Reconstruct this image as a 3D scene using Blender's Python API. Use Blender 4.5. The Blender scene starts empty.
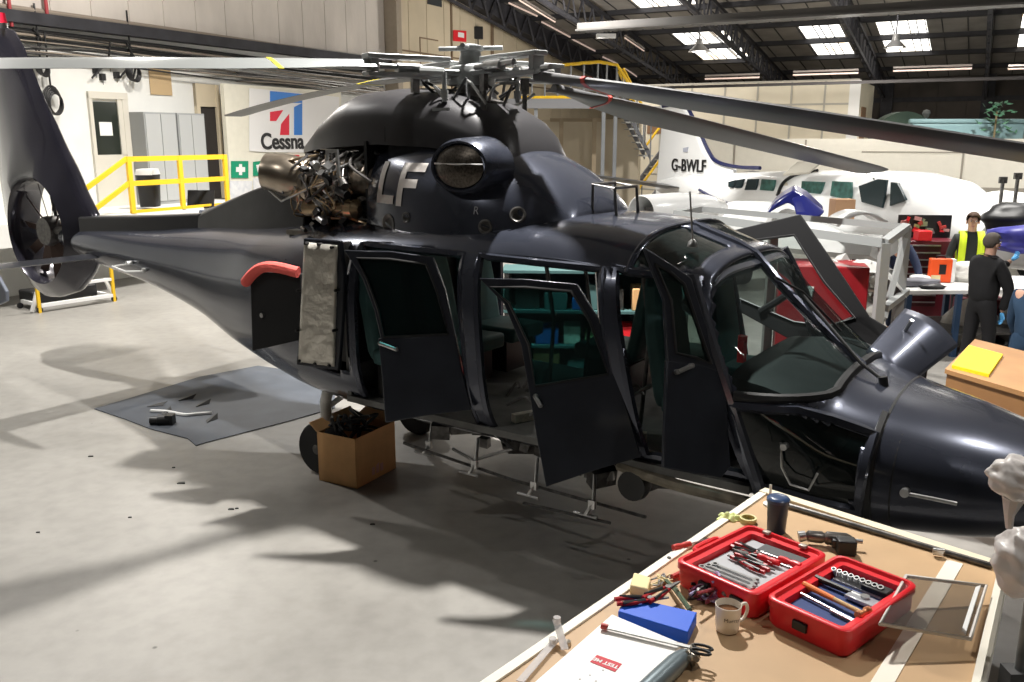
import bpy, bmesh, math, random
from mathutils import Vector, Matrix
from mathutils.bvhtree import BVHTree
S = bpy.context.scene; C = S.collection
R = math.radians; PI = math.pi
# ------------------------------------------------------------------ camera
FOC, PITCH, HC = 880.0, .2267, 2.95
cd = bpy.data.cameras.new('camera'); cam = bpy.data.objects.new('camera', cd); C.objects.link(cam)
cam.location = (0, 0, HC); cam.rotation_euler = (PI/2-PITCH, 0, 0)
cd.sensor_width = 36; cd.lens = 36*FOC/1024; cd.clip_start = .05; cd.clip_end = 300
S.camera = cam
S.view_settings.view_transform = 'Standard'; S.view_settings.look = 'None'
S.view_settings.gamma = 1; S.view_settings.exposure = 0.35; S.view_settings.use_curve_mapping = False
# ------------------------------------------------------------------ world
W = bpy.data.worlds.new('world'); S.world = W; W.use_nodes = True
W.node_tree.nodes['Background'].inputs[0].default_value = (.9, .93, 1, 1)
W.node_tree.nodes['Background'].inputs[1].default_value = .03
# ------------------------------------------------------------------ lamps (high-bay lamps under the roof, then added fills)
def lamp(x, y, z, power, size=.5, col=(1, .97, .92), shape='DISK'):
    ld = bpy.data.lights.new('lamp_light', 'AREA'); ld.energy = power; ld.size = size; ld.shape = shape; ld.color = col
    o = bpy.data.objects.new('lamp_light', ld); C.objects.link(o); o.location = (x, y, z)
    o['kind'] = 'structure'; ld.spread = R(125)
    return o
LAMPS = [(.45, 7.8, 7.6, 640), (-7, 11, 7.6, 330), (-5.5, 3, 7.6, 90), (3.2, 1.2, 6.6, 40), (7.5, 13.5, 7.2, 300), (6.2, 6.2, 7.4, 90),
         (12.5, 18, 6.9, 560), (1.5, 20.5, 7.2, 520), (14, 26, 6.3, 520), (-4, 17.5, 7.6, 520)]
for x, y, z, p in LAMPS: lamp(x, y, z, p, .3)
for x, y, z, p in ((-6.2, 15.5, 6.6, 520), (8.5, 23.5, 5.3, 480), (2.6, 29, 5.4, 480)):     # unseen fill lights, added to brighten the upper and far walls
    ld = bpy.data.lights.new('wall_fill', 'POINT'); ld.energy = p; ld.shadow_soft_size = .25; ld.color = (1, .95, .88)
    o = bpy.data.objects.new('wall_fill', ld); C.objects.link(o); o.location = (x, y, z); o['kind'] = 'structure'
# ------------------------------------------------------------------ pixel helpers: real points on real planes
def ray(u, v):
    X = (u-512)/FOC; U = (341-v)/FOC; c, s = math.cos(PITCH), math.sin(PITCH)
    return Vector((X, c+U*s, -s+U*c))
CAM = Vector((0, 0, HC))
def at(u, v, Y): r = ray(u, v); return CAM+r*(Y/r.y)
def gz(u, v, z=0): r = ray(u, v); return CAM+r*((z-HC)/r.z)
def onpl(u, v, p0, nrm): r = ray(u, v); return CAM+r*((p0-CAM).dot(nrm)/r.dot(nrm))
def plane3(a, b, c): a, b, c = Vector(a), Vector(b), Vector(c); return a, (b-a).cross(c-a).normalized()
# ------------------------------------------------------------------ materials
MT = {}
def M(name, col, rough=.5, metal=0., var=0., scale=8., bump=0., bscale=40., coat=0., emit=0., alpha=1., trans=0., ior=1.45, spec=.5, stretch=None, col2=None, thr=None):
    if name in MT: return MT[name]
    m = bpy.data.materials.new(name); m.use_nodes = True; nt = m.node_tree; b = nt.nodes['Principled BSDF']
    I = b.inputs; c4 = (*col, 1)
    I['Base Color'].default_value = c4; I['Roughness'].default_value = rough; I['Metallic'].default_value = metal
    I['Coat Weight'].default_value = coat; I['Coat Roughness'].default_value = .08
    I['Alpha'].default_value = alpha; I['Transmission Weight'].default_value = trans; I['IOR'].default_value = ior
    I['Specular IOR Level'].default_value = spec
    if emit: I['Emission Color'].default_value = c4; I['Emission Strength'].default_value = emit
    if var or col2 or bump:
        tc = nt.nodes.new('ShaderNodeTexCoord'); mp = nt.nodes.new('ShaderNodeMapping')
        nt.links.new(tc.outputs['Object'], mp.inputs['Vector'])
        if stretch: mp.inputs['Scale'].default_value = stretch
    if var or col2:
        n = nt.nodes.new('ShaderNodeTexNoise'); n.inputs['Scale'].default_value = scale; n.inputs['Detail'].default_value = 5
        nt.links.new(mp.outputs['Vector'], n.inputs['Vector'])
        r = nt.nodes.new('ShaderNodeValToRGB'); e = r.color_ramp.elements
        t = thr or (.3, .7)
        e[0].position = t[0]; e[1].position = t[1]
        if col2: e[0].color = c4; e[1].color = (*col2, 1)
        else:
            e[0].color = tuple(max(0, k*(1-var)) for k in col)+(1,); e[1].color = tuple(min(1, k*(1+var)) for k in col)+(1,)
        nt.links.new(n.outputs['Fac'], r.inputs['Fac']); nt.links.new(r.outputs['Color'], I['Base Color'])
        if emit: nt.links.new(r.outputs['Color'], I['Emission Color'])
    if bump:
        n2 = nt.nodes.new('ShaderNodeTexNoise'); n2.inputs['Scale'].default_value = bscale; n2.inputs['Detail'].default_value = 3
        nt.links.new(mp.outputs['Vector'], n2.inputs['Vector'])
        bp = nt.nodes.new('ShaderNodeBump'); bp.inputs['Strength'].default_value = bump; bp.inputs['Distance'].default_value = .02
        nt.links.new(n2.outputs['Fac'], bp.inputs['Height']); nt.links.new(bp.outputs['Normal'], I['Normal'])
    MT[name] = m; return m
def glassM(name, tint=(.8, .9, .9), alpha=.25, rough=.03):
    """window pane: part clear, part tinted gloss"""
    if name in MT: return MT[name]
    m = bpy.data.materials.new(name); m.use_nodes = True; nt = m.node_tree; nt.nodes.clear()
    o = nt.nodes.new('ShaderNodeOutputMaterial'); mx = nt.nodes.new('ShaderNodeMixShader'); t = nt.nodes.new('ShaderNodeBsdfTransparent')
    g = nt.nodes.new('ShaderNodeBsdfPrincipled'); g.inputs['Base Color'].default_value = (tint[0]*.08, tint[1]*.08, tint[2]*.08, 1); g.inputs['Roughness'].default_value = rough
    g.inputs['Coat Weight'].default_value = .6
    t.inputs[0].default_value = (*tint, 1); mx.inputs[0].default_value = alpha
    nt.links.new(t.outputs[0], mx.inputs[1]); nt.links.new(g.outputs[0], mx.inputs[2]); nt.links.new(mx.outputs[0], o.inputs[0])
    MT[name] = m; return m
paint = M('helicopter_paint', (.050, .056, .078), .25, .58, var=.12, scale=3, coat=.5)
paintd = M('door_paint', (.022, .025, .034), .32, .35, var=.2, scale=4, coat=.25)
matt = M('matt_cowl', (.036, .035, .038), .38, .3, var=.15, scale=3)
black = M('black_plastic', (.012, .012, .013), .45)
rubber = M('rubber', (.016, .016, .017), .8)
steel = M('steel', (.45, .45, .45), .3, .9, var=.2, scale=15)
dsteel = M('dark_steel', (.13, .125, .12), .4, .8, var=.4, scale=20)
hubgrey = M('hub_grey', (.22, .23, .23), .45, .3, var=.2, scale=12)
white = M('white', (.8, .8, .79), .45)
gwhite = M('gloss_white', (.82, .83, .83), .22, coat=.4)
red = M('red_plastic', (.72, .02, .03), .35)
bluep = M('blue_box', (.0, .09, .62), .5)
yellow = M('yellow_paint', (.8, .5, .02), .45)
yellow2 = M('yellow_band', (.75, .62, .02), .5)
card = M('cardboard', (.66, .38, .17), .8, var=.08, scale=6)
plyw = M('plywood', (.58, .36, .18), .6, var=.1, scale=3, stretch=(1, 6, 1))
tintg = glassM('tinted_glass', (.24, .46, .45), .28, .02)
clearg = glassM('screen_glass', (.50, .58, .57), .12, .02)
darkg = glassM('roof_glass', (.07, .12, .12), .7, .03)
cream = M('cream_board', (.72, .66, .53), .6, var=.04, scale=2)
# ------------------------------------------------------------------ mesh helpers
def nb(): return bmesh.new()
def mk(name, bm, m, parent=None, smooth=35, bevel=0, solid=0, sub=0, kind=None, loc=None, tri=False):
    me = bpy.data.meshes.new(name)
    bmesh.ops.recalc_face_normals(bm, faces=bm.faces)
    if loc is not None:
        loc = Vector(loc); bmesh.ops.translate(bm, verts=bm.verts, vec=-loc)
    bm.to_mesh(me); bm.free()
    for k in (m if isinstance(m, (list, tuple)) else [m]): me.materials.append(k)
    if smooth:
        me.shade_smooth()
        if smooth < 180: me.set_sharp_from_angle(angle=R(smooth))
    o = bpy.data.objects.new(name, me); C.objects.link(o)
    if loc is not None: o.location = loc
    if parent: o.parent = parent
    if bevel:
        b = o.modifiers.new('b', 'BEVEL'); b.width = bevel; b.segments = 2; b.limit_method = 'ANGLE'; b.angle_limit = R(40)
    if solid:
        b = o.modifiers.new('s', 'SOLIDIFY'); b.thickness = solid; b.offset = 0
    if sub:
        b = o.modifiers.new('u', 'SUBSURF'); b.levels = sub; b.render_levels = sub
    if kind: o['kind'] = kind
    return o
def tag(o, label, cat=None, group=None):
    if label: o['label'] = label
    if cat: o['category'] = cat
    if group: o['group'] = group
    return o
def thing(name, label, cat, loc=(0, 0, 0), rz=0, group=None):
    o = bpy.data.objects.new(name, None); C.objects.link(o); o.empty_display_size = .1
    o.location = loc; o.rotation_euler = (0, 0, rz); return tag(o, label, cat, group)
def dup(root, loc=None, rz=None, label=None, group=None):
    r = root.copy(); C.objects.link(r)
    if loc is not None: r.location = loc
    if rz is not None: r.rotation_euler[2] = rz
    if label: r['label'] = label
    if group: r['group'] = group
    for ch in list(root.children):
        c = ch.copy(); C.objects.link(c); c.parent = r
        for g in list(ch.children):
            d = g.copy(); C.objects.link(d); d.parent = c
    return r
def rot(rx=0, ry=0, rz=0): return Matrix.Rotation(rz, 4, 'Z') @ Matrix.Rotation(ry, 4, 'Y') @ Matrix.Rotation(rx, 4, 'X')
def box(bm, c, s, r=None, mi=0):
    m = Matrix.Translation(Vector(c)) @ (r if r is not None else Matrix.Identity(4)) @ Matrix.Diagonal((*s, 1))
    v = bmesh.ops.create_cube(bm, size=1, matrix=m)['verts']
    if mi:
        for f in {f for k in v for f in k.link_faces}: f.material_index = mi
    return v
def frame_of(d):
    d = Vector(d).normalized(); u = d.orthogonal().normalized(); return u, d.cross(u)
def cyl(bm, a, b, r0, r1=None, n=12, mi=0):
    a, b = Vector(a), Vector(b); r1 = r0 if r1 is None else r1; u, w = frame_of(b-a); A = []; B = []
    for i in range(n):
        t = 2*PI*i/n; q = u*math.cos(t)+w*math.sin(t); A.append(bm.verts.new(a+q*r0)); B.append(bm.verts.new(b+q*r1))
    fs = [bm.faces.new((A[i], A[(i+1) % n], B[(i+1) % n], B[i])) for i in range(n)]
    fs += [bm.faces.new(A[::-1]), bm.faces.new(B)]
    for f in fs: f.material_index = mi
def tube(bm, pts, r, n=8, closed=False, mi=0):
    pts = [Vector(p) for p in pts]; N = len(pts); rr = r if isinstance(r, (list, tuple)) else [r]*N; rings = []; u = None
    for i, p in enumerate(pts):
        d = (pts[(i+1) % N]-pts[i-1]) if closed else (pts[min(i+1, N-1)]-pts[max(i-1, 0)])
        if d.length < 1e-9: d = Vector((0, 0, 1))
        d.normalize()
        if u is None: u = d.orthogonal().normalized()
        else:
            u = u-d*u.dot(d); u = u.normalized() if u.length > 1e-6 else d.orthogonal().normalized()
        w = d.cross(u); rings.append([bm.verts.new(p+(u*math.cos(2*PI*k/n)+w*math.sin(2*PI*k/n))*rr[i]) for k in range(n)])
    L = N if closed else N-1
    for i in range(L):
        A, B = rings[i], rings[(i+1) % N]
        for k in range(n):
            f = bm.faces.new((A[k], A[(k+1) % n], B[(k+1) % n], B[k])); f.material_index = mi
    if not closed:
        for f in (bm.faces.new(rings[0][::-1]), bm.faces.new(rings[-1])): f.material_index = mi
def spl(pts, k=6):
    """smooth curve through points"""
    P = [Vector(p) for p in pts]; P = [2*P[0]-P[1]]+P+[2*P[-1]-P[-2]]; out = []
    for i in range(1, len(P)-2):
        for j in range(k):
            t = j/k; a, b, c, d = P[i-1:i+3]
            out.append(.5*((2*b)+(c-a)*t+(2*a-5*b+4*c-d)*t*t+(3*b-a-3*c+d)*t**3))
    out.append(P[-2]); return out
def prism(bm, pts, off, mi=0):
    """closed polygon of 3D points, extruded by off"""
    off = Vector(off); A = [bm.verts.new(Vector(p)) for p in pts]; B = [bm.verts.new(Vector(p)+off) for p in pts]; n = len(A)
    fs = [bm.faces.new(A[::-1]), bm.faces.new(B)]+[bm.faces.new((A[i], A[(i+1) % n], B[(i+1) % n], B[i])) for i in range(n)]
    for f in fs: f.material_index = mi
def ring(bm, outer, inner, off, mi=0):
    """frame: outer loop with a hole, extruded"""
    off = Vector(off); n = len(outer)
    O = [bm.verts.new(Vector(p)) for p in outer]; I = [bm.verts.new(Vector(p)) for p in inner]
    O2 = [bm.verts.new(v.co+off) for v in O]; I2 = [bm.verts.new(v.co+off) for v in I]
    for i in range(n):
        j = (i+1) % n
        for q in ((O[i], I[i], I[j], O[j]), (O2[i], O2[j], I2[j], I2[i]), (O[i], O[j], O2[j], O2[i]), (I[i], I2[i], I2[j], I[j])):
            bm.faces.new(q).material_index = mi
def loft(bm, rings, caps=True, closed=True, mi=0):
    V = [[bm.verts.new(Vector(p)) for p in r] for r in rings]; n = len(V[0])
    for A, B in zip(V, V[1:]):
        for k in range(n if closed else n-1):
            bm.faces.new((A[k], A[(k+1) % n], B[(k+1) % n], B[k])).material_index = mi
    if caps and closed:
        bm.faces.new(V[0][::-1]).material_index = mi; bm.faces.new(V[-1]).material_index = mi
    return V
def lathe(bm, prof, o=(0, 0, 0), d=(0, 0, 1), n=24, caps=True, mi=0):
    """prof: (radius, along)"""
    o = Vector(o); d = Vector(d).normalized(); u, w = frame_of(d)
    loft(bm, [[o+d*h+(u*math.cos(2*PI*k/n)+w*math.sin(2*PI*k/n))*max(r, 1e-4) for k in range(n)] for r, h in prof], caps=caps, mi=mi)
def ell(yc, zc, W, h, n=2.5, k=32, x=None, hb=None):
    """superellipse section in the y-z plane at x"""
    out = []
    for i in range(k):
        t = 2*PI*i/k; c, s = math.cos(t), math.sin(t); hh = h if s >= 0 or hb is None else hb
        out.append((x, yc+W*math.copysign(abs(c)**(2/n), c), zc+hh*math.copysign(abs(s)**(2/n), s)))
    return out
def lerp(xs, ys, x):
    if x <= xs[0]: return ys[0]
    for i in range(1, len(xs)):
        if x <= xs[i]: t = (x-xs[i-1])/(xs[i]-xs[i-1]); return ys[i-1]+(ys[i]-ys[i-1])*t
    return ys[-1]
def smooth(xs, ys, x):
    """monotone cubic through the same points as lerp"""
    if x <= xs[0]: return ys[0]
    if x >= xs[-1]: return ys[-1]
    n = len(xs); i = max(k for k in range(n-1) if xs[k] <= x); dl = [(ys[k+1]-ys[k])/(xs[k+1]-xs[k]) for k in range(n-1)]
    def m(k):
        if k == 0: return dl[0]
        if k == n-1: return dl[-1]
        return 0 if dl[k-1]*dl[k] <= 0 else 2*dl[k-1]*dl[k]/(dl[k-1]+dl[k])
    h = xs[i+1]-xs[i]; t = (x-xs[i])/h; a, b = m(i)*h, m(i+1)*h
    return (2*t**3-3*t*t+1)*ys[i]+(t**3-2*t*t+t)*a+(-2*t**3+3*t*t)*ys[i+1]+(t**3-t*t)*b
def text_bm(s, size, mat4, ext=.002, bold=0, align='CENTER'):
    cu = bpy.data.curves.new('t', 'FONT'); cu.body = s; cu.size = size; cu.extrude = ext; cu.offset = bold; cu.align_x = align; cu.align_y = 'CENTER'
    o = bpy.data.objects.new('t', cu); me = bpy.data.meshes.new_from_object(o)
    bm = nb(); bm.from_mesh(me); bmesh.ops.transform(bm, matrix=mat4, verts=bm.verts)
    bpy.data.objects.remove(o); bpy.data.curves.remove(cu); bpy.data.meshes.remove(me); return bm
def basis(o, x, y):
    x = Vector(x).normalized(); y = Vector(y); y = (y-x*y.dot(x)).normalized(); z = x.cross(y)
    m = Matrix((x, y, z)).transposed().to_4x4(); m.translation = Vector(o); return m
def add_bm(dst, src):
    me = bpy.data.meshes.new('x'); src.to_mesh(me); src.free(); dst.from_mesh(me); bpy.data.meshes.remove(me)

def islands(bm):
    """split a bmesh into its connected pieces"""
    bm.verts.ensure_lookup_table(); seen = set(); out = []
    for v in bm.verts:
        if v.index in seen: continue
        st = [v]; seen.add(v.index); vs = []
        while st:
            q = st.pop(); vs.append(q)
            for e in q.link_edges:
                w = e.other_vert(q)
                if w.index not in seen: seen.add(w.index); st.append(w)
        nbm = bmesh.new(); mp = {q.index: nbm.verts.new(q.co) for q in vs}
        for f in {f for q in vs for f in q.link_faces}: nbm.faces.new([mp[q.index] for q in f.verts])
        out.append(nbm)
    bm.free(); return out
# ================================================================== the hangar
E1 = Vector((.469, .883, 0)); E2 = Vector((.883, -.469, 0)); WL = Vector((-8.8, 19.1, 0))   # hangar axes, a point of the left wall
def floor_mat():
    m = bpy.data.materials.new('floor_concrete'); m.use_nodes = True; nt = m.node_tree; b = nt.nodes['Principled BSDF']; N = nt.nodes; L = nt.links
    tc = N.new('ShaderNodeTexCoord')
    n1 = N.new('ShaderNodeTexNoise'); n1.inputs['Scale'].default_value = .45; n1.inputs['Detail'].default_value = 8; n1.inputs['Roughness'].default_value = .6
    n2 = N.new('ShaderNodeTexNoise'); n2.inputs['Scale'].default_value = 7; n2.inputs['Detail'].default_value = 6
    v = N.new('ShaderNodeTexVoronoi'); v.inputs['Scale'].default_value = 1.6
    for n in (n1, n2, v): L.new(tc.outputs['Object'], n.inputs['Vector'])
    r = N.new('ShaderNodeValToRGB'); e = r.color_ramp.elements; e[0].position = .3; e[1].position = .7; e[0].color = (.20, .190, .174, 1); e[1].color = (.29, .278, .257, 1)
    L.new(n1.outputs['Fac'], r.inputs['Fac'])
    mx = N.new('ShaderNodeMixRGB'); mx.blend_type = 'MULTIPLY'; mx.inputs[0].default_value = .35; L.new(r.outputs[0], mx.inputs[1])
    r2 = N.new('ShaderNodeValToRGB'); r2.color_ramp.elements[0].position = .3; r2.color_ramp.elements[0].color = (.6, .6, .6, 1); r2.color_ramp.elements[1].position = .6
    L.new(n2.outputs['Fac'], r2.inputs['Fac']); L.new(r2.outputs[0], mx.inputs[2])
    r3 = N.new('ShaderNodeValToRGB'); r3.color_ramp.elements[0].position = .015; r3.color_ramp.elements[0].color = (.25, .25, .25, 1); r3.color_ramp.elements[1].position = .03
    L.new(v.outputs['Distance'], r3.inputs['Fac']); m2 = N.new('ShaderNodeMixRGB'); m2.blend_type = 'MULTIPLY'; m2.inputs[0].default_value = 1
    L.new(mx.outputs[0], m2.inputs[1]); L.new(r3.outputs[0], m2.inputs[2]); L.new(m2.outputs[0], b.inputs['Base Color'])
    b.inputs['Roughness'].default_value = .42
    bp = N.new('ShaderNodeBump'); bp.inputs['Strength'].default_value = .08; L.new(n2.outputs['Fac'], bp.inputs['Height']); L.new(bp.outputs[0], b.inputs['Normal'])
    return m
bm = nb(); box(bm, (3, 20, -.1), (60, 80, .2)); mk('floor', bm, floor_mat(), smooth=0, kind='structure')
def wpt(s, z=0, off=0): return WL+E1*s+E2*off+Vector((0, 0, z))       # point on the left wall
def wallbox(bm, s0, s1, z0, z1, o0, o1, mi=0):
    """box along the left wall: s along, o out into the room"""
    prism(bm, [wpt(s0, z0, o0), wpt(s1, z0, o0), wpt(s1, z0, o1), wpt(s0, z0, o1)], (0, 0, z1-z0), mi)
def swall(u):                                                          # s on the left wall under picture column u
    k = (u-512)/FOC; return (k*WL.y-WL.x+0)/(E1.x-k*E1.y)
def zwall(u, v, off=0):
    p = onpl(u, v, wpt(0, 0, off), E2); return (p-WL).dot(E1), p.z
stripe = M('concrete_panel', (.68, .63, .58), .8, var=.14, scale=.9, bump=.2, bscale=12, stretch=(1, 1, .5))
wallw = M('white_wall', (.74, .74, .71), .7, var=.05, scale=1.5)
beige = M('beige_board', (.56, .48, .35), .7, var=.06, scale=1.2)
darkm = M('dark_void', (.03, .025, .022), .8)
rb = M('rust_steel', (.035, .035, .042), .7, var=.3, scale=3)
# lower wall, white
sA, sB, sC = -11, 10.4, 27.5
bm = nb(); wallbox(bm, sA, sB, 0, 5.35, -.3, 0); mk('wall_left', bm, wallw, smooth=0, kind='structure')
# upper concrete panels, one mesh of boards with seams
bm = nb(); s = sA
while s < sB-.05:
    e = min(s+.93, sB); wallbox(bm, s+.012, e-.012, 5.35, 9.6, -.3, .05); s = e
wallbox(bm, sA, sB, 5.4, 9.6, -.35, .02)
mk('wall_left_upper', bm, stripe, smooth=0, kind='structure')
bm = nb(); wallbox(bm, sB, sB+.25, 0, 9.6, -.3, .5); mk('wall_left_return', bm, M('beige_dark', (.33, .28, .22), .7, var=.05), smooth=0, kind='structure')
# ================================================================== the helicopter (local axes: x to the nose, y to port, z up, origin under the rotor hub)
HX, HY, HA = -.33, 7.35, -.61
HN = Vector((math.cos(HA), math.sin(HA), 0)); HL = Vector((-math.sin(HA), math.cos(HA), 0)); HO = Vector((HX, HY, 0))
heli = thing('helicopter', 'dark blue-grey helicopter with doors open and an exposed engine, standing across the hangar floor', 'helicopter', (HX, HY, 0), HA)
def toL(p): d = Vector(p)-HO; return Vector((d.dot(HN), d.dot(HL), d.z))
def toW(p): return HO+HN*p[0]+HL*p[1]+Vector((0, 0, p[2]))
def hp(u, v, pl):                                   # picture point on a plane given in helicopter axes -> helicopter axes
    p0, n = pl; nw = HN*n[0]+HL*n[1]+Vector((0, 0, n[2])); return toL(onpl(u, v, toW(p0), nw))
def side(u, v, y): return hp(u, v, (Vector((0, y, 0)), Vector((0, 1, 0))))
FX = [-6.35, -5.7, -4.4, -3.4, -2.6, -1.9, -1.2, -.4, .4, 1.3, 1.95, 2.4, 2.62, 2.9, 3.18, 3.45, 3.9, 4.3, 4.6, 4.78, 4.85]
ZT = [1.86, 1.9, 1.97, 2.06, 2.14, 2.2, 2.26, 2.33, 2.38, 2.40, 2.35, 2.2, 1.97, 1.72, 1.5, 1.42, 1.33, 1.22, 1.12, 1.04, .98]
ZB = [1.62, 1.5, 1.32, 1.1, .85, .74, .68, .66, .66, .66, .67, .68, .68, .66, .63, .6, .62, .70, .80, .88, .94]
FW = [.12, .2, .33, .46, .62, .8, .94, 1., 1., 1., 1., .98, .96, .93, .88, .8, .66, .48, .3, .13, .04]
FE = [2, 2, 2, 2.1, 2.3, 2.6, 3, 3.4, 3.5, 3.5, 3.4, 3.2, 3., 2.8, 2.6, 2.4, 2.2, 2.1, 2, 2, 2]
def fsec(x):
    F_ = lerp if 2.0 < x < 3.18 else smooth
    return F_(FX, ZT, x), F_(FX, ZB, x), F_(FX, FW, x), F_(FX, FE, x)
def fy(x, z):                                        # half width of the body at x, z
    zt, zb, w, n = fsec(x); zc = (zt+zb)/2; h = (zt-zb)/2; q = min(1, abs((z-zc)/h)); return w*(1-q**n)**(1/n)
# openings as polygons in the side view (x, z)
def inside(p, poly):
    x, z = p; c = False; j = len(poly)-1
    for i in range(len(poly)):
        a, b = poly[i], poly[j]
        if (a[1] > z) != (b[1] > z) and x < (b[0]-a[0])*(z-a[1])/(b[1]-a[1])+a[0]: c = not c
        j = i
    return c
OP_REAR = [(-.42, .86), (-.42, 2.14), (.62, 2.14), (.74, .86)]
OP_MID = [(.86, .84), (.76, 2.14), (1.74, 2.13), (2.02, .84)]
OP_CREW = [(2.10, .95), (1.83, 2.13), (2.34, 2.1), (2.78, .95)]
OP_BAG = [(-.98, 1.1), (-.98, 2.1), (-.5, 2.1), (-.5, 1.1)]
W_ROOF = 1
def fclass(c):
    x, y, z = c; s = y < 0
    q = (x, z)
    if s:
        for P_ in (OP_REAR, OP_MID, OP_CREW, OP_BAG):
            if inside(q, P_): return 'hole'
        if inside(q, [(2.68, 1.42), (2.84, .92), (3.36, .86), (3.40, 1.26), (3.0, 1.38)]): return 'glass'
    else:
        for P_ in (OP_MID, OP_CREW, OP_REAR):  # port rear opening added to let more light into the cabin
            if inside(q, P_): return 'hole'
        if inside(q, [(2.68, 1.42), (2.84, .92), (3.36, .86), (3.40, 1.26), (3.0, 1.38)]): return 'glass'
    # windscreen panes: between the roof hoop and the base, outside the centre post, inside the side posts
    if 2.41 < x < 3.17 and abs(y) > .045:
        if z > 1.46 and x > lerp([1.46, 1.86, 2.13], [2.70, 2.50, 2.41], z): return 'screen'
    if 1.95 < x < 2.3 and abs(y) > .1 and z > 2.16: return 'roof'
    return 'body'
bms = {k: nb() for k in ('body', 'glass', 'screen', 'roof')}
xs = []
x = -6.35
while x < 4.85:
    xs.append(x); x += .14 if x < -1.1 else (.03 if x < 3.5 else .07)
xs.append(4.85)
NT = 120
def fring(x):
    zt, zb, w, n = fsec(x); return ell(0, (zt+zb)/2, w, (zt-zb)/2, n, NT, x)
rings = [fring(x) for x in xs]
for bmk in bms.values(): bmk.verts.layers.int.new('i')
vm = {k: {} for k in bms}
def gv(k, i, j):
    d = vm[k]
    if (i, j) not in d: d[(i, j)] = bms[k].verts.new(rings[i][j])
    return d[(i, j)]
for i in range(len(xs)-1):
    for j in range(NT):
        j2 = (j+1) % NT; ps = [Vector(rings[i][j]), Vector(rings[i][j2]), Vector(rings[i+1][j2]), Vector(rings[i+1][j])]
        c = sum(ps, Vector())/4; k = fclass(c)
        if k == 'hole': continue
        bms[k].faces.new([gv(k, i, j), gv(k, i, j2), gv(k, i+1, j2), gv(k, i+1, j)])
bvb = BVHTree.FromBMesh(bms['body'])
hull = mk('fuselage', bms['body'], paint, heli, smooth=60, solid=.02)
bms['glass'].verts.index_update()
for q_ in islands(bms['glass']):
    if len(q_.faces) < 12: q_.free(); continue
    mk('chin_window', q_, darkg, heli, smooth=60)
bms['screen'].verts.index_update()
for q_ in islands(bms['screen']):
    if len(q_.faces) < 12: q_.free(); continue
    mk('windscreen', q_, clearg, heli, smooth=60)
bms['roof'].verts.index_update()
for q_ in islands(bms['roof']):
    if len(q_.faces) < 12: q_.free(); continue
    mk('roof_window', q_, darkg, heli, smooth=60)['label'] = 'dark tinted overhead cockpit window'
def surf(x, z, s=-1, off=0): return Vector((x, s*(fy(x, z)+off), z))
def seam(pts, r, m, name, s=-1, off=0.0, closed=False, n=6):
    P_ = []
    L_ = list(pts)+([pts[0]] if closed else [])
    for a, b in zip(L_, L_[1:]):
        k = max(2, int(math.hypot(b[0]-a[0], b[1]-a[1])/.06))
        for t in range(k): P_.append(surf(a[0]+(b[0]-a[0])*t/k, a[1]+(b[1]-a[1])*t/k, s, off))
    if not closed: P_.append(surf(*L_[-1], s, off))
    bm = nb(); tube(bm, P_, r, n, closed=closed); return mk(name, bm, m, heli)
for s_ in (-1, 1):
    for nm, P_ in (('rear', OP_REAR), ('mid', OP_MID), ('crew', OP_CREW)):
        seam(P_, .03, paint, 'door_surround', s_, -.012, True)
    # posts between the doors, full height
for a, b in (((.70, 2.16), (.80, .84)), ((1.79, 2.15), (2.06, .88))):
    bm = nb(); P_ = [surf(a[0]+(b[0]-a[0])*t/14, a[1]+(b[1]-a[1])*t/14, -1, .012) for t in range(15)]
    loft(bm, [[p+Vector((dx, dy, 0)) for dx, dy in ((-.045, 0), (.045, 0), (.045, .05), (-.045, .05))] for p in P_]); mk('door_post', bm, paint, heli)
bm = nb(); P_ = spl([(2.34, -.86, 2.13), (2.47, -.93, 1.86), (2.64, -.945, 1.46), (2.82, -.93, 1.0), (2.86, -.9, .86)]); tube(bm, P_, .042)
o = mk('windscreen_post', bm, M('bright_post', (.12, .13, .16), .22, .8, coat=.4), heli)
bm = nb(); tube(bm, [(p[0], -p[1], p[2]) for p in P_], .034); mk('windscreen_post', bm, MT['bright_post'], heli)
# roof hoop over the windscreen, base frame, centre post
def hoop(x0, lean, z0, y1, k=22, off=.012):
    out = []
    for i in range(k+1):
        y = -y1+2*y1*i/k; x = x0-lean*abs(y/y1)**2
        zt, zb, w, n = fsec(x); q = min(.999, abs(y)/w); z = (zt+zb)/2+(zt-zb)/2*(1-q**n)**(1/n); out.append(Vector((x, y, z+off)))
    return out
bm = nb(); H_ = hoop(2.43, .07, 0, .90); loft(bm, [[p+Vector(d) for d in ((-.06, 0, .02), (.05, 0, -.05), (.05, 0, -.09), (-.06, 0, -.02))] for p in H_]); mk('windscreen_header', bm, MT['bright_post'], heli)
bm = nb(); H_ = hoop(1.93, .02, 0, .90); tube(bm, H_, .018); mk('roof_seam', bm, paint, heli)
bm = nb(); tube(bm, [(x, 0, fsec(x)[0]+.005) for x in (1.96, 2.1, 2.3, 2.43, 2.6, 2.8, 3., 3.18)], .035); mk('centre_post', bm, paint, heli)
SB_ = [q_ for q_ in hoop(3.165, 0, 0, fy(3.165, 1.46), 30, .004)]
bm = nb(); tube(bm, [surf(x, 1.455, -1, .004) for x in (2.68, 2.76, 2.84, 2.92, 3.0, 3.06, 3.1, 3.14)]+SB_+[surf(x, 1.455, 1, .004) for x in (3.14, 3.1, 3.06, 3.0, 2.92, 2.84, 2.76, 2.68)], .032, 8); mk('windscreen_sill', bm, black, heli)
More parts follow.
